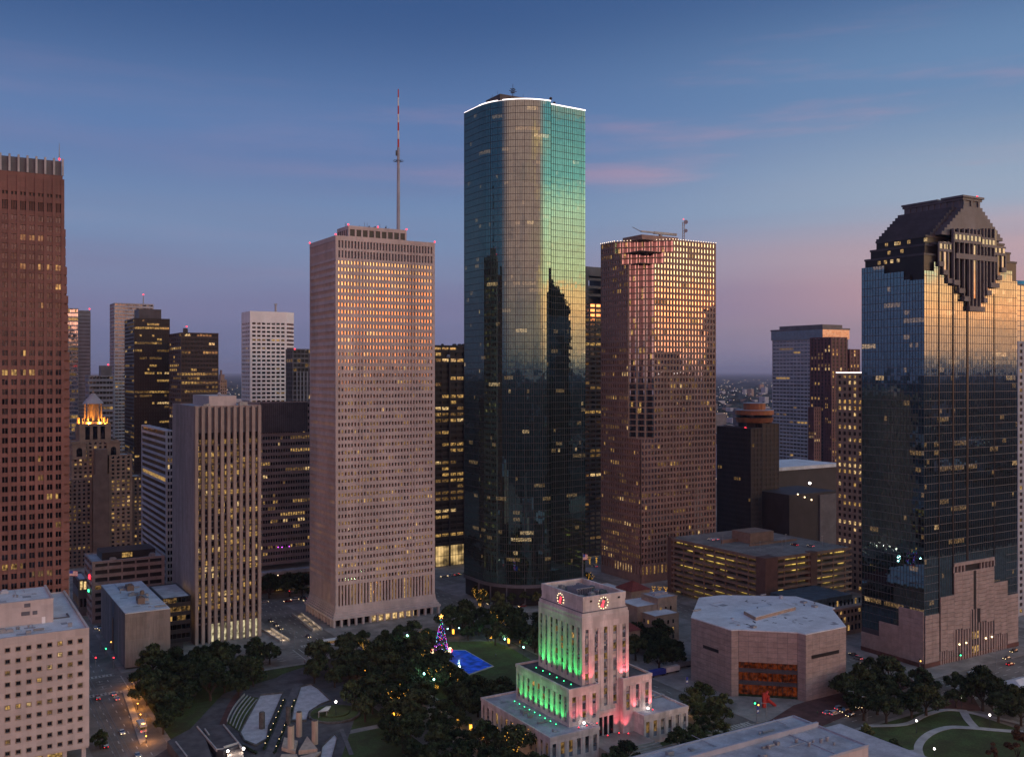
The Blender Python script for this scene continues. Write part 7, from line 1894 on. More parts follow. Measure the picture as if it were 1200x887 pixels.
OAK = [(crown_mesh(s, 6.0, 5.6, 19, 3000, .42, M['leaf']), trunk_mesh(s, 4.2, .45, 5)) for s in (1, 2, 3, 4)]
OAK2 = [(crown_mesh(s, 6.0, 5.6, 19, 2900, .40, M['leaf2']), trunk_mesh(s, 4.2, .42, 5)) for s in (5, 6)]
ORN = (crown_mesh(7, 4.4, 6.0, 14, 3000, .36, M['leafor'], 1.2), trunk_mesh(7, 3.0, .3, 3))
SML = [(crown_mesh(s, 3.4, 4.0, 9, 1500, .34, M['leaf2']), trunk_mesh(s, 3.0, .22, 2.6)) for s in (8, 9)]
STR = [string_mesh(s, 4.6, .5) for s in (1, 2)]
tr_r = random.Random(77)
def tree(x, y, kinds, label, group, scale=1.0, lights=False, cat='tree', name='oak_tree'):
    k = tr_r.choice(kinds); s_ = scale * tr_r.uniform(.68, 1.25); rz = tr_r.uniform(0, 6.28)
    o = thing(name, label, cat, (x, y, .2), group)
    for nm, me, dz in (('crown', k[0], 3.4), ('trunk', k[1], 0)):
        c = place(nm, me, o, (x, y, .2 + dz * s_), rz=rz); c.scale = (s_, s_, s_ * tr_r.uniform(.9, 1.12))
    if lights:
        c = place('string_lights', tr_r.choice(STR), o, (x, y, .2), kind='stuff', rz=rz); c.scale = (s_, s_, s_)
    return o
def inside(p, poly):
    c = False; n = len(poly)
    for i in range(n):
        a, b = poly[i], poly[(i + 1) % n]
        if (a[1] > p[1]) != (b[1] > p[1]) and p[0] < (b[0] - a[0]) * (p[1] - a[1]) / (b[1] - a[1]) + a[0]: c = not c
    return c
placed = []
ORD = ['', 'leftmost', 'second', 'third', 'fourth', 'fifth', 'sixth', 'seventh', 'eighth', 'ninth', 'tenth', 'eleventh', 'twelfth', 'thirteenth', 'fourteenth', 'fifteenth', 'sixteenth', 'seventeenth', 'eighteenth', 'nineteenth', 'twentieth', 'twenty first', 'twenty second']
WRD = ['', 'one', 'two', 'three', 'four', 'five', 'six', 'seven', 'eight', 'nine', 'ten', 'eleven', 'twelve', 'thirteen', 'fourteen', 'fifteen', 'sixteen', 'seventeen', 'eighteen', 'nineteen', 'twenty', 'twenty one']
def grove(poly, label, group, sp=9.0, kinds=None, scale=1.0, plights=0.0, name='oak_tree', llabel=None, avoid=()):
    """trees spread through an area; the area is given by picture points at crown height"""
    kinds = kinds or OAK; wp = [at(px_, py_, 6) for px_, py_ in poly]
    x0_, x1_ = min(p[0] for p in wp), max(p[0] for p in wp); y0_, y1_ = min(p[1] for p in wp), max(p[1] for p in wp)
    sp *= 1.24; scale *= 1.2; nth = {}; j = 0; y = y0_ + sp * .3; row = 0; rows = 0
    while y < y1_:
        x = x0_ + sp * (.25 if row % 2 else .7); col = 0
        while x < x1_:
            q = (x + tr_r.uniform(-.22, .22) * sp, y + tr_r.uniform(-.22, .22) * sp)
            if PX - 5 < q[0] < PXr + 5 and PY - 4.5 < q[1] < PYb + 4: x += sp; continue
            if inside(q, wp) and all(math.hypot(q[0] - p[0], q[1] - p[1]) > sp * .62 for p in placed):
                L = tr_r.random() < plights; placed.append(q)
                if not col: rows += 1
                col += 1
                tree(q[0], q[1], kinds, f'{"lit " if L else ""}{ORD[col]} {label} in row {WRD[rows]} from the front', group, scale, L, name=name); j += 1
            x += sp
        y += sp * .87; row += 1
    return j
G1 = grove([(150, 778), (205, 768), (285, 772), (318, 782), (285, 800), (228, 808), (206, 838), (192, 858), (176, 830)], 'oak below the ribbed tower', 'live oaks below the ribbed tower', 9.0)
grove([(212, 757), (312, 752), (340, 765), (320, 772), (230, 770)], 'street oak along the ribbed tower', 'street oaks in front of the ribbed tower', 8.5, scale=.8)
grove([(400, 742), (460, 738), (505, 730), (505, 752), (450, 760), (410, 756)], 'oak at the pale stone tower foot', 'oaks at the foot of the pale tower', 8.0, scale=.72, plights=.25, llabel='oak with yellow string lights on its trunk at the foot of the pale tower')
grove([(530, 712), (600, 718), (655, 738), (645, 765), (600, 748), (560, 738), (525, 738)], 'oak behind the oval lawn', 'oaks behind the oval lawn', 8.8, plights=.15, llabel='oak with lit trunk between the oval lawn and the glass tower')
grove([(350, 768), (400, 752), (500, 756), (505, 768), (530, 785), (555, 800), (600, 800), (590, 830), (545, 830), (500, 800), (440, 800), (360, 785)], 'oak left of the blue pool', 'oaks in the broad grove by the blue pool', 8.6, plights=.12, llabel='oak wound with yellow lights in the broad grove left of the blue pool')
grove([(395, 805), (500, 800), (600, 830), (650, 880), (630, 905), (480, 905), (470, 850), (430, 835)], 'oak left of the city hall', 'oaks left of the city hall', 8.8, plights=.10, llabel='oak with a glowing yellow trunk left of the city hall podium')
grove([(738, 722), (785, 730), (800, 765), (760, 775), (738, 760)], 'oak beside the old library', 'oaks between the halls and the old library', 8.5)
grove([(795, 800), (835, 805), (862, 822), (850, 840), (810, 845), (800, 825)], 'light green tree at the granite library corner', 'trees by the library corner', 7.5, OAK2, .75)
grove([(780, 858), (850, 835), (855, 850), (790, 880)], 'street tree between city hall and theatre', 'street trees beside the city hall', 8, OAK2, .72)
grove([(700, 872), (760, 868), (775, 885), (700, 905)], 'oak before the city hall entrance', 'oaks in front of the city hall', 8.5, scale=.85)
grove([(985, 800), (1030, 790), (1060, 787), (1100, 793), (1098, 820), (1050, 830), (1000, 838)], 'oak in the clump left of the paths', 'oaks in the park across from the crown tower', 8.8)
grove([(1105, 792), (1170, 800), (1200, 815), (1200, 838), (1150, 825), (1110, 810)], 'oak right of the path fork', 'oaks at the right of the park', 8.8)
grove([(985, 860), (1025, 858), (1050, 878), (1035, 886)], 'small tree by the theatre edge', 'small trees by the theatre', 6.5, SML, 1.0)
grove([(310, 690), (362, 690), (362, 655), (318, 655)], 'tree on the block before the grey slab', 'trees on the block before the grey slab', 9.0)
grove([(560, 690), (650, 690), (700, 680), (690, 668), (640, 700), (560, 705)], 'low tree at the glass tower foot', 'small trees at the foot of the glass tower', 8, SML, 1.0, .6)
grove([(108, 850), (124, 850), (128, 872), (110, 880)], 'yellowish tree by the cream building', 'street trees by the cream building', 7, OAK2, .7)
grove([(786, 830), (806, 840), (830, 872), (800, 868)], 'thin tree right of the city hall podium', 'street trees beside the podium', 8, OAK2, .62)
def one_tree(px_, py_, k, label, scale=1.0, name='oak_tree', lights=False):
    x, y = at(px_, py_); return tree(x, y, [k], label, None, scale, lights, name=name)
one_tree(299, 795, ORN, 'round orange autumn tree at the lower corner of the street crossing', .85, 'autumn_tree')
one_tree(1018, 786, OAK[1], 'single spreading oak at the street corner left of the crown tower', .85)
one_tree(1163, 905, (crown_mesh(31, 3, 7.5, 12, 2200, .32, M['leafcy'], 1.0), trunk_mesh(3, 3, .25, 2)), 'rusty brown bald cypress in the lower right corner', 1.0, 'cypress_tree')
one_tree(1192, 895, (crown_mesh(32, 3, 7.5, 12, 2200, .32, M['leafcy'], 1.0), trunk_mesh(4, 3, .25, 2)), 'dark reddish cypress at the right edge of the lower lawn', 1.15, 'cypress_tree')
one_tree(1052, 886, SML[0], 'low bush like tree beside the theatre corner and the path end', .6)
hb = MB(); r = random.Random(5)

# ------------------------------------------------------------------ lamps, signals, street furniture
def street_lamp(px_, py_, label, h=4.6, col='e_white', e=260, rgb=(1, .92, .82), group='park lamps', rr=.38):
    x, y = at(px_, py_); o = thing('park_lamp', label, 'street lamp', (x, y, .2), group)
    m2 = MB(); m2.tube((x, y, .2), (x, y, h), .12, .09, 6); m2.tube((x, y, .2), (x, y, .7), .22, .16, 6); m2.build('post', M['darkmetal'], o)
    m2 = MB(); m2.ball((x, y, h + rr * .8), rr, n=8); m2.build('globe', M[col], o)
    lamp_light(x, y, h + rr * 2.2, rgb, e, .35)
street_lamp(1074, 859, 'park lamp beside the curving path, left of the round lawn')
street_lamp(1160, 852, 'park lamp right of the path fork')
street_lamp(1127, 831, 'park lamp at the brick paving behind the path fork')
street_lamp(1095, 893, 'park lamp at the bottom edge beside the round lawn')
for i, (px_, py_) in enumerate(((571, 750), (581, 754.5), (591.5, 760), (613.5, 770))): street_lamp(px_, py_, ['park lamp at the left end of the row behind the oval lawn', 'second park lamp of the row behind the oval lawn', 'third park lamp of the row behind the oval lawn', 'park lamp nearest the city hall behind the oval lawn'][i], 4.6, 'e_cool', 700, (.5, 1, .8), 'blue green lamps of the square', .42)
for i, (px_, py_) in enumerate(((477.5, 768), (497, 816), (508.5, 823), (524.5, 759), (538, 758))): street_lamp(px_, py_, ['blue green lamp glowing among the trees left of the decorated tree', 'left one of two blue green lamps in the dark grove', 'right one of two blue green lamps in the dark grove', 'blue green lamp just right of the decorated tree', 'faint blue green lamp farther right of the decorated tree'][i], 9.5, 'e_cool', 900, (.5, 1, .8), 'blue green lamps of the square', .45 if i < 3 else .3)
street_lamp(393.5, 842, 'bright floodlight on a post at the planted mound', 6.5, 'e_white', 900, (1, .95, .9), 'park lamps', .5)
def lantern(px_, py_, label):
    x, y = at(px_, py_); o = thing('lantern', label, 'lantern', (x, y, .2), 'orange lanterns in the trees')
    m2 = MB(); m2.box(x - .42, y - .42, 2.0, x + .42, y + .42, 4.6); m2.build('glass_box', M['e_string'], o); m2 = MB(); m2.box(x - .15, y - .15, .2, x + .15, y + .15, 2.0); m2.box(x - .5, y - .5, 4.6, x + .5, y + .5, 4.8); m2.build('post', M['darkmetal'], o)
    lamp_light(x, y - 1, 3.4, (1, .5, .1), 160, .4)
for i, (px_, py_) in enumerate(((409, 763), (427, 792), (436, 776), (461, 844), (492.5, 822), (513.5, 833), (537, 852), (551.5, 862), (565, 872), (586.5, 884), (531, 747), (596, 758), (575, 752), (641, 762), (401, 776), (806.5, 838))):
    lab = ['behind the crossing at the left end of the belt', 'in the grove just right of the dry basins', 'in the middle of the left grove', 'low in the grove, the one above the path', 'just below the two blue green lamps', 'right below the blue green lamps', 'the upper of the chain left of the podium', 'second of the chain left of the podium', 'third of the chain left of the podium', 'lowest of the chain at the bottom edge', 'beside the blue green lamps by the decorated tree', 'between lamps behind the oval lawn', 'at the left of the lamp row behind the oval lawn', 'at the rear corner of the city hall', 'above the round mound', 'on the wall side right of the podium'][i]
    lantern(px_, py_, 'glowing orange lantern ' + lab)
def signal(px_, py_, label, col='e_red', h=5.2, arm=0):
    x, y = at(px_, py_); o = thing('traffic_signal', label, 'traffic light', (x, y, .1), 'traffic lights')
    m2 = MB(); m2.tube((x, y, .1), (x, y, h), .13, .1, 6)
    if arm: m2.tube((x, y, h - .3), (x + arm, y, h), .09, .07, 5)
    m2.build('post', M['metal'], o); m2 = MB(); m2.box(x + arm - .25, y - .25, h - 1.1, x + arm + .25, y + .2, h + .3); m2.build('head', M['darkmetal'], o)
    m2 = MB(); m2.ball((x + arm, y - .35, h - (.0 if col == 'e_red' else .8)), .36, n=8); m2.build('light', M[col], o)
for i, (px_, py_, c_) in enumerate(((96.5, 720, 'e_green'), (112, 783, 'e_red'), (133, 783, 'e_red'), (124, 770, 'e_green'), (303, 773, 'e_red'), (553, 722, 'e_red'), (282, 703, 'e_red'), (884, 836, 'e_green'), (1125, 778, 'e_green'), (1078, 785, 'e_amber'), (888, 838, 'e_amber'), (130, 762, 'e_amber'), (338, 668, 'e_red'), (310, 667, 'e_red'))):
    signal(px_, py_, ['green traffic light far up the left street', 'red traffic light at the corner of the cream building', 'red traffic light at the corner of the concrete block', 'green traffic light beside the concrete block', 'red traffic light by the orange tree crossing', 'red traffic light near the foot of the glass tower', 'red traffic light on the far side of the ribbed tower', 'green signal at the library corner', 'green signal in front of the crown tower', 'amber signal at the corner above the park oaks', 'amber signal beside the red sculpture', 'amber lamp at the side of the concrete block', 'red signal before the grey slab at right', 'red signal before the grey slab at left'][i], c_, arm=0)
# red sculpture on the library plaza
x, y = at(899, 829)
t = thing('sculpture', 'red abstract sculpture on the plaza in front of the library atrium', 'sculpture', (x, y, .3))
m2 = MB()
m2.prism([(x - 2.2, y), (x - .6, y - .3), (x - .2, y + 1), (x - 1.8, y + 1.2)], .3, 6.2); m2.prism([(x - .6, y + .1), (x + 1.2, y - .2), (x + 1.2, y + .9), (x - .5, y + .9)], 2.0, 5.0); m2.build('upright', M['redpaint'], t)
m2 = MB(); m2.tube((x - .2, y, 3.6), (x + 4.2, y - .6, .4), .9, .55, 8); m2.tube((x - .5, y + .2, 5.6), (x + .5, y, 6.9), .8, .4, 8); m2.build('limb', M['redpaint'], t)
# blue and white banners on posts near the library
for i, (px_, py_) in enumerate(((886.5, 848), (803.5, 812))):
    x, y = at(px_, py_); o = thing('banner_post', ['post with a blue banner beside the red sculpture', 'post with a blue banner right of the city hall wings'][i], 'banner', (x, y, .2), 'blue banners')
    m2 = MB(); m2.tube((x, y, .2), (x, y, 7.4), .12, .1, 6); m2.build('post', M['metal'], o); m2 = MB(); m2.box(x + .15, y - .06, 4.2, x + 1.4, y + .06, 7.0); m2.build('banner', M['bluepaint'], o); m2 = MB(); m2.box(x + .3, y - .1, 4.6, x + 1.2, y - .07, 5.5); m2.build('emblem', M['whitepaint'], o)
# street light on the corners
for i, (px_, py_) in enumerate(((171, 866), (330, 757), (898, 853), (1016, 845), (1168, 786), (118, 760), (345, 762), (612, 700), (1000, 838), (575, 700))):
    x, y = at(px_, py_); o = thing('street_light', ['tall street light post by the orange lit kerb', 'slim street light at the crossing corner', 'street light behind the sculpture', 'street light left of the park clump', 'street light before the crown tower', 'street light along the concrete block', 'street light in the middle of the crossing', 'street light near the glass tower foot', 'second street light by the theatre', 'street light behind the oval lawn'][i], 'street light', (x, y, .2), 'tall street lights')
    m2 = MB(); m2.tube((x, y, .2), (x, y, 10), .14, .09, 6); m2.tube((x, y, 9.8), (x - 2.4, y, 10.4), .07, .06, 5); m2.build('post', M['metal'], o); m2 = MB(); m2.box(x - 3.0, y - .2, 10.3, x - 2.2, y + .2, 10.5); m2.build('lamp_head', M['metal'], o)
# orange lit footway along the left road
sheet('footway', [(143, 808), (149, 806), (172, 866), (164, 872)], .31, M['path'])
x0_, y0_ = at(157, 818); x1_, y1_ = at(168, 868)
for k in range(6):
    q = at(152 + 3.2 * k, 806 + 13 * k); lamp_light(q[0] + 1.0, q[1], 3.2, (1, .38, .06), 1100, .4, 'bollard_light')
    o = thing('bollard_lamp', ['nearest', 'second', 'third', 'fourth', 'fifth', 'farthest'][5 - k] + ' orange bollard lamp on the lit footway beside the left road', 'bollard lamp', (q[0] + 1, q[1], .15), 'orange bollard lamps'); m2 = MB(); m2.tube((q[0] + 1, q[1], .15), (q[0] + 1, q[1], 2.4), .12, .1, 6); m2.build('post', M['darkmetal'], o); m2 = MB(); m2.ball((q[0] + 1, q[1], 2.6), .25, n=6); m2.build('lamp', M['e_amber'], o)
# ramp walls at the crossing, with strip lights
for i, (a, b) in enumerate((((312, 738), (334, 752)), ((348, 720), (372, 739)))):
    p, q = Vector((*at(*a), 0)), Vector((*at(*b), 0)); d = (q - p).normalized(); n = Vector((-d.y, d.x, 0))
    o = thing('ramp_wall', ['low lit ramp wall in front of the ribbed tower', 'low lit ramp wall beside the pale stone tower'][i], 'wall', (p.x, p.y, 0), 'lit ramp walls')
    for s_ in (-2.6, 2.6): m2 = MB(); m2.prism([tuple((p + n * (s_ + .25)).xy), tuple((p + n * (s_ - .25)).xy), tuple((q + n * (s_ - .25)).xy), tuple((q + n * (s_ + .25)).xy)], .05, 1.3); m2.build('wall', M['path'], o)
    for k in range(4):
        c = p + (q - p) * (k + .5) / 4; m2 = MB(); m2.box(c.x - .2, c.y - .2, .5, c.x + .2, c.y + .2, .7); m2.build('wall_light', M['l3'], o); lamp_light(c.x, c.y, 1.6, (1, .75, .5), 260, .3)
# glowing trees at tower feet are fairy lit shrubs
for i, (px_, py_) in enumerate(((598.5, 703), (605.5, 706), (614.5, 704), (622, 703), (634, 702), (691, 661), (699, 660), (766, 697), (773, 697), (780, 697))):
    x, y = at(px_, py_); o = thing('fairy_light_tree', 'bare tree in yellow fairy lights ' + ['at the left foot of the glass tower', 'second from the left below the glass tower', 'third from the left below the glass tower', 'fourth from the left below the glass tower', 'nearest the city hall tower below the glass tower', 'left one of two in the street behind the flagpole', 'right one of two in the street behind the flagpole', 'left of three at the brown granite tower', 'middle of three at the brown granite tower', 'right of three at the brown granite tower'][i], 'tree', (x, y, .1), 'fairy lit trees')
    m2 = MB(); r2 = random.Random(i); m2.tube((0, 0, 0), (0, 0, 2.4), .2, .15, 5)
    for k in range(5): a = k * 1.26; m2.tube((0, 0, 2.2), (1.2 * math.cos(a), 1.2 * math.sin(a), 5), .1, .05, 4)
    m2.v = [(vx + x, vy + y, vz + .1) for vx, vy, vz in m2.v]; m2.build('trunk', M['bark'], o)
    m2 = MB()
    for k in range(60):
        if k < 25: p = (x + r2.gauss(0, .25), y + r2.gauss(0, .25), .3 + 2.4 * k / 25)
        else: a = r2.choice((0, 1, 2, 3, 4)) * 1.26; u = r2.random(); p = (x + 1.3 * u * math.cos(a) + r2.gauss(0, .2), y + 1.3 * u * math.sin(a) + r2.gauss(0, .2), 2.4 + 3 * u)
        m2.ball(p, .13, n=4)
    m2.build('fairy_lights', M['e_string'], o, kind='stuff')

# ------------------------------------------------------------------ vehicles
def car_proto(body, name, label, cat, L=4.5, W=1.85, H=1.45, kind='sedan'):
    o = thing(name, label, cat, (0, 0, 0)); hw = W / 2
    m2 = MB(); pr = [(-L / 2, .35), (-L / 2, .85), (-L / 2 + .9, .92), (L / 2 - 1.2, .88), (L / 2 - .1, .72), (L / 2, .35)]
    if kind == 'suv': pr = [(-L / 2, .4), (-L / 2, 1.0), (-L / 2 + .3, 1.05), (L / 2 - 1.2, 1.0), (L / 2 - .1, .85), (L / 2, .4)]
    def extr(p, y0_, y1_, mi=0):
        a = [(x, y0_, z) for x, z in p]; b = [(x, y1_, z) for x, z in p]; m2.face(a, mi); m2.face(b[::-1], mi)
        for i in range(len(p)): j = (i + 1) % len(p); m2.face([a[j], a[i], b[i], b[j]], mi)
    extr(pr, -hw, hw); m2.build('body', body, o)
    c = pr[2][1]; m2 = MB(); q = .22
    x = (-L / 2 + .75, -L / 2 + 1.3, L / 2 - 2.0, L / 2 - 1.25) if kind == 'sedan' else (-L / 2 + .15, -L / 2 + .4, L / 2 - 1.9, L / 2 - 1.2)
    b0 = [(x[0], -hw + .06, c - .02), (x[3], -hw + .06, c - .05), (x[3], hw - .06, c - .05), (x[0], hw - .06, c - .02)]
    b1 = [(x[1], -hw + q, H - .06), (x[2], -hw + q, H - .06), (x[2], hw - q, H - .06), (x[1], hw - q, H - .06)]
    for i in range(4): j = (i + 1) % 4; m2.face([b0[i], b0[j], b1[j], b1[i]])
    m2.face(b1); m2.build('window', M['g_mid'], o)
    m2 = MB(); m2.box(x[1] - .02, -hw + q - .02, H - .07, x[2] + .02, hw - q + .02, H); m2.build('car_roof', body, o)
    for sx in (-1, 1):
        for sy in (-1, 1): m2 = MB(); m2.tube((sx * L * .31, sy * (hw - .2), .33), (sx * L * .31, sy * (hw + .02), .33), .33, n=12); m2.build('wheel', M['black'], o)
    for sy in (-1, 1):
        m2 = MB(); m2.ball((L / 2 + .02, sy * .62, .62), .15, n=6); m2.build('headlight', M['e_warm'], o)
        m2 = MB(); m2.ball((-L / 2 - .02, sy * .66, .72), .13, n=6); m2.build('taillight', M['e_red'], o)
    remember(o); return o
PAINTS = {'white': (.6, .6, .6), 'silver': (.35, .36, .38), 'black': (.02, .02, .022), 'dark grey': (.08, .08, .09), 'dark red': (.2, .02, .02), 'dark blue': (.02, .04, .12)}
PROT = {}; used_p = set()
def car(px_, py_, ang, colour, label, kind='sedan', z=0.05, group=None, world=None):
    key = (colour, kind)
    if key not in PROT:
        pm_ = bpy.data.materials.get('paint_' + colour) or mat('paint_' + colour, PAINTS[colour], .25, .03, 1, spec=.6)
        PROT[key] = car_proto(pm_, 'suv' if kind == 'suv' else 'car', label, 'car', H=1.75 if kind == 'suv' else 1.45, kind=kind); o = PROT[key]
    else: o = copy_tree(PROT[key])
    x, y = world if world else at(px_, py_, z)
    o.location = (x, y, z); o.rotation_euler = (0, 0, R_(ang)); o['label'] = label
    if group: o['group'] = group
    return o
ROADCARS = [(112, 736.5, -90, 'white', 'white car with headlights waiting far up the left street'), (117, 738, -90, 'dark grey', 'dark car beside the white one far up the left street'),
 (114.5, 819, 90, 'dark red', 'dark red car braking in the left lane of the left road'), (133, 814, 90, 'white', 'white car braking in the middle of the left road'),
 (137, 819.5, 90, 'white', 'second white car braking at the crossing line on the left road'), (143, 859, -90, 'white', 'white car driving alone down the left road'),
 (123.5, 875, 90, 'black', 'black car parked in shade by the cream building'), (161, 886, -90, 'silver', 'silver car cut off by the bottom edge on the left road'),
 (200, 876, 90, 'white', 'white car beside the garage entrance roof', ), (317, 728, -90, 'black', 'black car first in the queue of three beside the ribbed tower'),
 (323.5, 733, -90, 'dark grey', 'dark car in the middle of the queue beside the ribbed tower'), (328.5, 737, -90, 'black', 'black car last in the queue beside the ribbed tower'),
 (361, 746.5, -90, 'dark blue', 'dark blue car with white headlights crossing by the pale tower'), (301, 769, 180, 'silver', 'silver car passing the orange tree'), (312, 767, 180, 'white', 'white car passing right of the orange tree'),
 (251, 778, 0, 'dark grey', 'dark car with headlights under the street oaks'), (262, 776, 180, 'silver', 'silver car under the street oaks'),
 (337, 705, 180, 'dark red', 'dark red car in traffic behind the crossing'), (345, 703, 180, 'white', 'white car in traffic behind the crossing'), (354, 702, 180, 'dark grey', 'dark grey car in traffic behind the crossing'), (360, 704, 180, 'silver', 'silver car in traffic behind the crossing'),
 (310, 706, 0, 'silver', 'silver car leaving the far side of the crossing'), (612, 711, 180, 'dark red', 'dark red car on the street between the square and the glass tower'), (617, 707.5, 180, 'white', 'white car on the street between the square and the glass tower'),
 (575, 708, 180, 'dark grey', 'dark car left of the red one below the glass tower'), (520, 676, 180, 'silver', 'silver car in front of the lit lobby'), (528, 675, 180, 'white', 'white car in front of the lit lobby'), (536, 674, 0, 'dark red', 'red car in front of the lit lobby'), (541, 672.5, 0, 'black', 'black car in front of the lit lobby'),
 (990, 834, 180, 'dark grey', 'first dark car of the cluster waiting left of the park'), (997, 839, 180, 'black', 'black car low in the cluster left of the park'), (984, 831, 0, 'silver', 'silver car heading right in the cluster left of the park'), (1000, 832, 0, 'dark blue', 'dark blue car in the cluster left of the park'),
 (978, 837, 0, 'white', 'white car nearest the theatre roof'), (970, 836, 0, 'silver', 'silver car behind the one nearest the theatre roof'), (1013, 829, 180, 'dark red', 'dark red car at the edge of the park clump'), (1021, 827, 180, 'black', 'black car half under the park oaks'),
 (1012, 780, 90, 'white', 'white car on the street left of the crown tower'), (1005, 772, 90, 'silver', 'silver car behind the white one left of the crown tower'), (1000, 768, 90, 'dark grey', 'dark car farther up the street left of the crown tower'), (1044, 785, 0, 'black', 'black car at the corner in front of the crown tower'),
 (1180, 772, 180, 'dark grey', 'dark car with headlights in front of the crown tower'), (1188, 764, 180, 'black', 'black car behind it with headlights in front of the crown tower'), (1184, 779, 0, 'dark red', 'dark red car heading away in front of the crown tower'),
 (697, 664, 90, 'silver', 'silver car far down the street behind the flagpole'), (692, 650, 90, 'dark grey', 'dark car far down the street behind the flagpole'), (700, 640, 90, 'white', 'white car farthest down the street behind the flagpole')]
for c_ in ROADCARS: car(c_[0], c_[1], c_[2], c_[3], c_[4], 'suv' if hash(c_[4][:3] + str(c_[0])) % 3 == 0 and False else ('suv' if c_[0] % 3 < 1 else 'sedan'), z=.05 if not (c_[1] > 884) else .05, group='cars in the streets')
for i, (a, b, c_) in enumerate(((16, 62, 'white'), (20, 62, 'white'), (30, 52, 'silver'), (52, 14, 'silver'), (47, 22, 'dark red'))):
    car(0, 0, 90, c_, ['white car parked left on the garage roof', 'second white car parked beside it on the garage roof', 'silver car parked alone on the garage roof', 'silver car near the front of the garage roof', 'dark red car on the garage roof'][i], 'sedan', z=GZ + .03, group='cars on the garage roof', world=(GX_ + a, GY_ + b))
def bus(px_, py_, ang, label, L=12.0, z=.05, stripe='redpaint'):
    x, y = at(px_, py_); o = thing('bus', label, 'bus', (x, y, z)); o.rotation_euler = (0, 0, 0); W = 1.27
    ca_, sa_ = math.cos(R_(ang)), math.sin(R_(ang))
    def T(mb): mb.v = [(x + vx * ca_ - vy * sa_, y + vx * sa_ + vy * ca_, z + vz) for vx, vy, vz in mb.v]; return mb
    m2 = MB(); m2.box(-L / 2, -W, .35, L / 2, W, 1.35); m2.box(-L / 2, -W, 2.35, L / 2, W, 3.05); m2.box(-L / 2 + .4, -W + .3, 3.051, L / 2 - .4, W - .3, 3.2); T(m2).build('body', M['whitepaint'], o)
    m2 = MB(); m2.box(-L / 2 + .04, -W + .04, 1.352, L / 2 - .04, W - .04, 2.348); T(m2).build('window', M['l1'], o)
    m2 = MB(); m2.box(-L / 2 - .02, -W - .02, 1.0, L / 2 + .02, W + .02, 1.2); T(m2).build('stripe', M[stripe], o)
    for sx in (-.32, .3):
        for sy in (-1, 1): m2 = MB(); m2.tube((sx * L, sy * (W - .25), .48), (sx * L, sy * (W + .02), .48), .48, n=12); T(m2).build('wheel', M['black'], o)
    for sy in (-.8, .8):
        m2 = MB(); m2.ball((L / 2, sy, .8), .2, n=6); T(m2).build('headlight', M['e_warm'], o); m2 = MB(); m2.ball((-L / 2, sy, .8), .2, n=6); T(m2).build('taillight', M['e_red'], o)
    return o
bus(391, 755, 180, 'white city bus with a red stripe turning at the crossing by the pale tower'); bus(352, 692.5, 0, 'white city bus passing behind the crossing at the edge of the pale tower', 14, stripe='bluepaint')
bus(1143, 794, 0, 'white and blue bus with a red roof light in front of the crown tower', 9, stripe='bluepaint')
bus(166, 855, 90, 'white bus lit orange beside the footway on the left road', 8)
# stage trucks and tarps behind the city hall
for i, (px_, py_, c_) in enumerate(((786, 788, 'whitepaint'), (770, 792, 'bluepaint'), (800, 782, 'metal'))):
    x, y = at(px_, py_); o = thing('trailer', ['white event trailer parked behind the city hall', 'blue covered trailer parked behind the city hall', 'grey trailer parked near the library side'][i], 'trailer', (x, y, .1), 'event trailers behind the city hall')
    m2 = MB(); m2.box(x - 4.5, y - 1.2, .9, x + 4.5, y + 1.2, 3.1); m2.build('body', M[c_], o)
    for sx in (-3, 2.6, 3.6): m2 = MB(); m2.tube((x + sx, y - 1.22, .5), (x + sx, y + 1.22, .5), .45, n=10); m2.build('wheel', M['black'], o)

# zebra crossings
zb = MB()
for xc in (66, 175, 273.5, 381.5):
    for yc in (469, 271):
        for s_ in (-1, 1):
            for u in range(12): zb.face([(xc - 9.5 + u * 1.6, yc + s_ * 13.7 - 1.2, .075), (xc - 8.7 + u * 1.6, yc + s_ * 13.7 - 1.2, .075), (xc - 8.7 + u * 1.6, yc + s_ * 13.7 + 1.2, .075), (xc - 9.5 + u * 1.6, yc + s_ * 13.7 + 1.2, .075)])
zb.build('zebra_crossings', M['paint'], kind='structure')
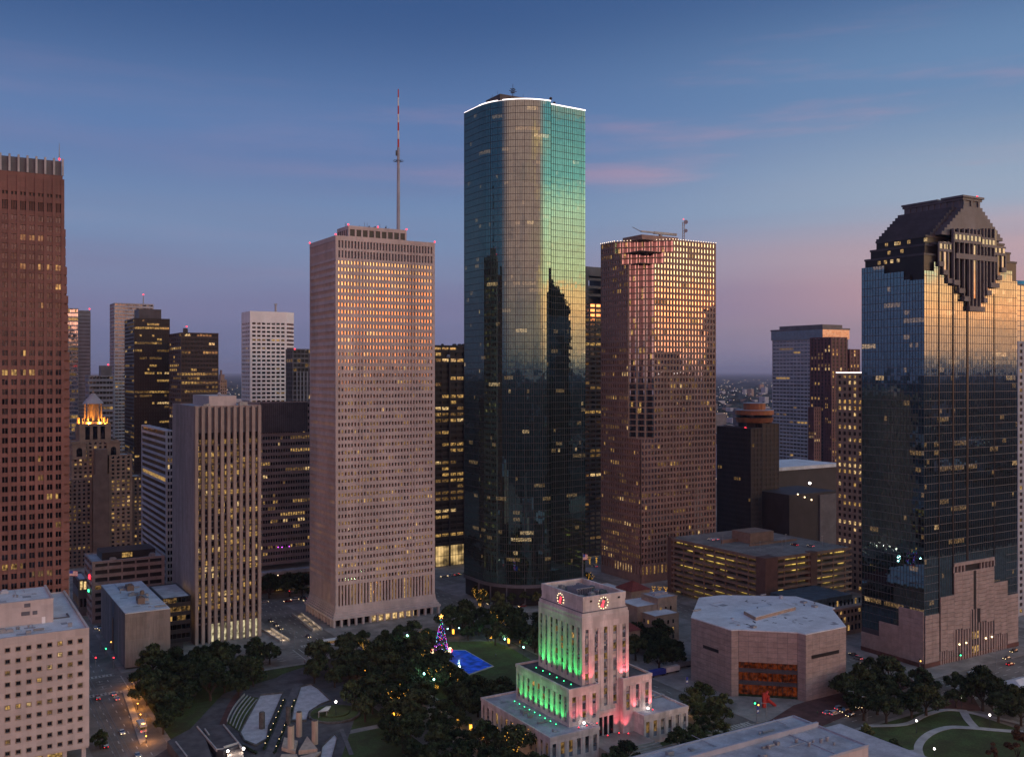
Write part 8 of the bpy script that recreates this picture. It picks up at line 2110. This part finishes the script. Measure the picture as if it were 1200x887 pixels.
# people, each one continuous skinned body
def person_mesh(pose, m):
    me = bpy.data.meshes.new('person'); st_ = .22 if pose == 1 else .06
    V = [(0, 0, .95), (0, 0, 1.2), (0, 0, 1.42), (0, 0, 1.52), (0, .02, 1.66), (.19, 0, 1.40), (.25, .04 * pose, 1.12), (.24, .12 * pose, .88), (-.19, 0, 1.40), (-.25, -.04 * pose, 1.12), (-.24, -.12 * pose, .88),
         (.10, 0, .90), (.11, st_ * .6, .50), (.11, st_ * .7, .08), (.11, st_ * .7 + .13, .05), (-.10, 0, .90), (-.11, -st_ * .5, .50), (-.11, -st_ * 1.1, .09), (-.11, -st_ * 1.1 + .13, .05)]
    E_ = [(0, 1), (1, 2), (2, 3), (3, 4), (2, 5), (5, 6), (6, 7), (2, 8), (8, 9), (9, 10), (0, 11), (11, 12), (12, 13), (13, 14), (0, 15), (15, 16), (16, 17), (17, 18)]
    RR = [.15, .14, .15, .055, .105, .07, .05, .035, .07, .05, .035, .10, .07, .045, .04, .10, .07, .045, .04]
    me.from_pydata(V, E_, []); o = bpy.data.objects.new('person_build', me); COL.objects.link(o)
    md = o.modifiers.new('skin', 'SKIN')
    for i, r9 in enumerate(RR): me.skin_vertices[0].data[i].radius = (r9, r9)
    me.skin_vertices[0].data[0].use_root = True
    o.modifiers.new('sub', 'SUBSURF').levels = 1
    dg = bpy.context.evaluated_depsgraph_get(); m3 = bpy.data.meshes.new_from_object(o.evaluated_get(dg)); m3.materials.clear()
    for k in m: m3.materials.append(k)
    for p in m3.polygons:
        z = p.center.z; p.material_index = 2 if (z > 1.47 or (abs(p.center.x) > .18 and z < .93)) else (1 if z < .95 else 0)
    bpy.data.objects.remove(o); return m3
skin_ = mat('skin', (.35, .2, .14), .6, .05); jeans = mat('dark_trousers', (.03, .035, .06), .9, .05)
for i, (px_, py_, cn, cc_, an_, lab) in enumerate(((519, 771, 'dark_coat', (.03, .03, .035), 20, 'person in a dark coat standing at the left rim of the blue pool'), (581, 770, 'grey_coat', (.2, .2, .22), 120, 'person in a grey coat on the oval lawn right of the pool'),
    (357, 778, 'red_jacket', (.35, .04, .03), 80, 'person in a red jacket walking below the street crossing'), (365, 776, 'blue_jacket', (.04, .07, .2), 80, 'person in a blue jacket walking below the street crossing'), (373, 779, 'pale_coat', (.4, .38, .34), 260, 'person in a pale coat near the park corner below the crossing'),
    (303, 787, 'black_coat', (.02, .02, .02), 10, 'person in black on the grass beside the orange tree'), (508, 757, 'white_shirt', (.55, .55, .55), 200, 'person in white looking at the decorated tree'), (526, 765, 'brown_coat', (.14, .08, .05), 300, 'person in a brown coat right of the decorated tree'),
    (712, 864, 'dark_suit', (.03, .03, .05), 40, 'person in a dark suit in front of the city hall entrance'), (958, 838, 'green_jacket', (.05, .14, .07), 150, 'person in a green jacket on the brick paving by the library'))):
    x, y = at(px_, py_); mm = mat(cn, cc_, .9, .05); me = person_mesh(1 if i % 2 else 0, [mm, jeans, skin_]); z9 = .3
    if i == 8: z9 = 4.0; x, y = at(px_, py_ - 8, 4.0)
    o = place('person', me, None, (x, y, z9), rz=R_(an_)); tag(o, lab, 'person', None)
# ------------------------------------------------------------------ far city: low roofs, tree cover and lights out to the horizon
r = random.Random(99)
far_t, far_b, far_l, far_w = MB(), MB(), MB(), MB()
def ang_pos(lo, hi, d0, d1):
    a = R_(r.uniform(lo, hi)); d = math.exp(r.uniform(math.log(d0), math.log(d1))); return d * math.sin(a), d * math.cos(a), d
for i in range(5200):
    x, y, d = ang_pos(-60, 200, 1150, 7000) if i % 2 else ang_pos(2, 62, 1250, 9000)
    s_ = r.uniform(6, 16) * (1 + d / 4000); far_t.ball((x, y, 3), s_, n=5, rz=s_ * .55)
for i in range(1500):
    x, y, d = ang_pos(-60, 200, 1150, 4500) if i % 3 == 0 else ang_pos(2, 62, 1250, 8000)
    a, b, h = r.uniform(12, 45), r.uniform(12, 45), r.uniform(5, 14) if r.random() < .9 else r.uniform(18, 50); far_b.box(x - a / 2, y - b / 2, 0.01, x + a / 2, y + b / 2, h, r.choice((0, 0, 1, 2)))
for i in range(3200):
    x, y, d = ang_pos(0, 62, 1100, 16000) if i % 3 else ang_pos(-60, 200, 1100, 6000)
    (far_l if r.random() < .75 else far_w).ball((x, y, r.uniform(9, 14) + d * .001), .5 + d * .00030, n=4)
far_t.build('far_trees', mat('far_tree_cover', (.06, .075, .07), 1.0, .4, .01, spec=0), kind='stuff')
far_b.build('far_low_buildings', [M['slab'], M['slate2'], M['tan']], kind='stuff')
far_l.build('far_city_lights', M['e_city'], kind='stuff'); far_w.build('far_white_city_lights', M['e_cityw'], kind='stuff')
# evening haze: one closed box of thin even air
m2 = MB(); m2.box(-50000, -50000, -2.0, 50000, 50000, 420.0)
hz = m2.build('haze', bpy.data.materials.new('haze_air'), kind='stuff')
hm = hz.data.materials[0]; hm.use_nodes = True; hm.node_tree.nodes.clear()
pv = hm.node_tree.nodes.new('ShaderNodeVolumePrincipled'); pv.inputs['Color'].default_value = (.62, .72, 1.0, 1); pv.inputs['Density'].default_value = HAZE
ho = hm.node_tree.nodes.new('ShaderNodeOutputMaterial'); hm.node_tree.links.new(pv.outputs[0], ho.inputs['Volume'])
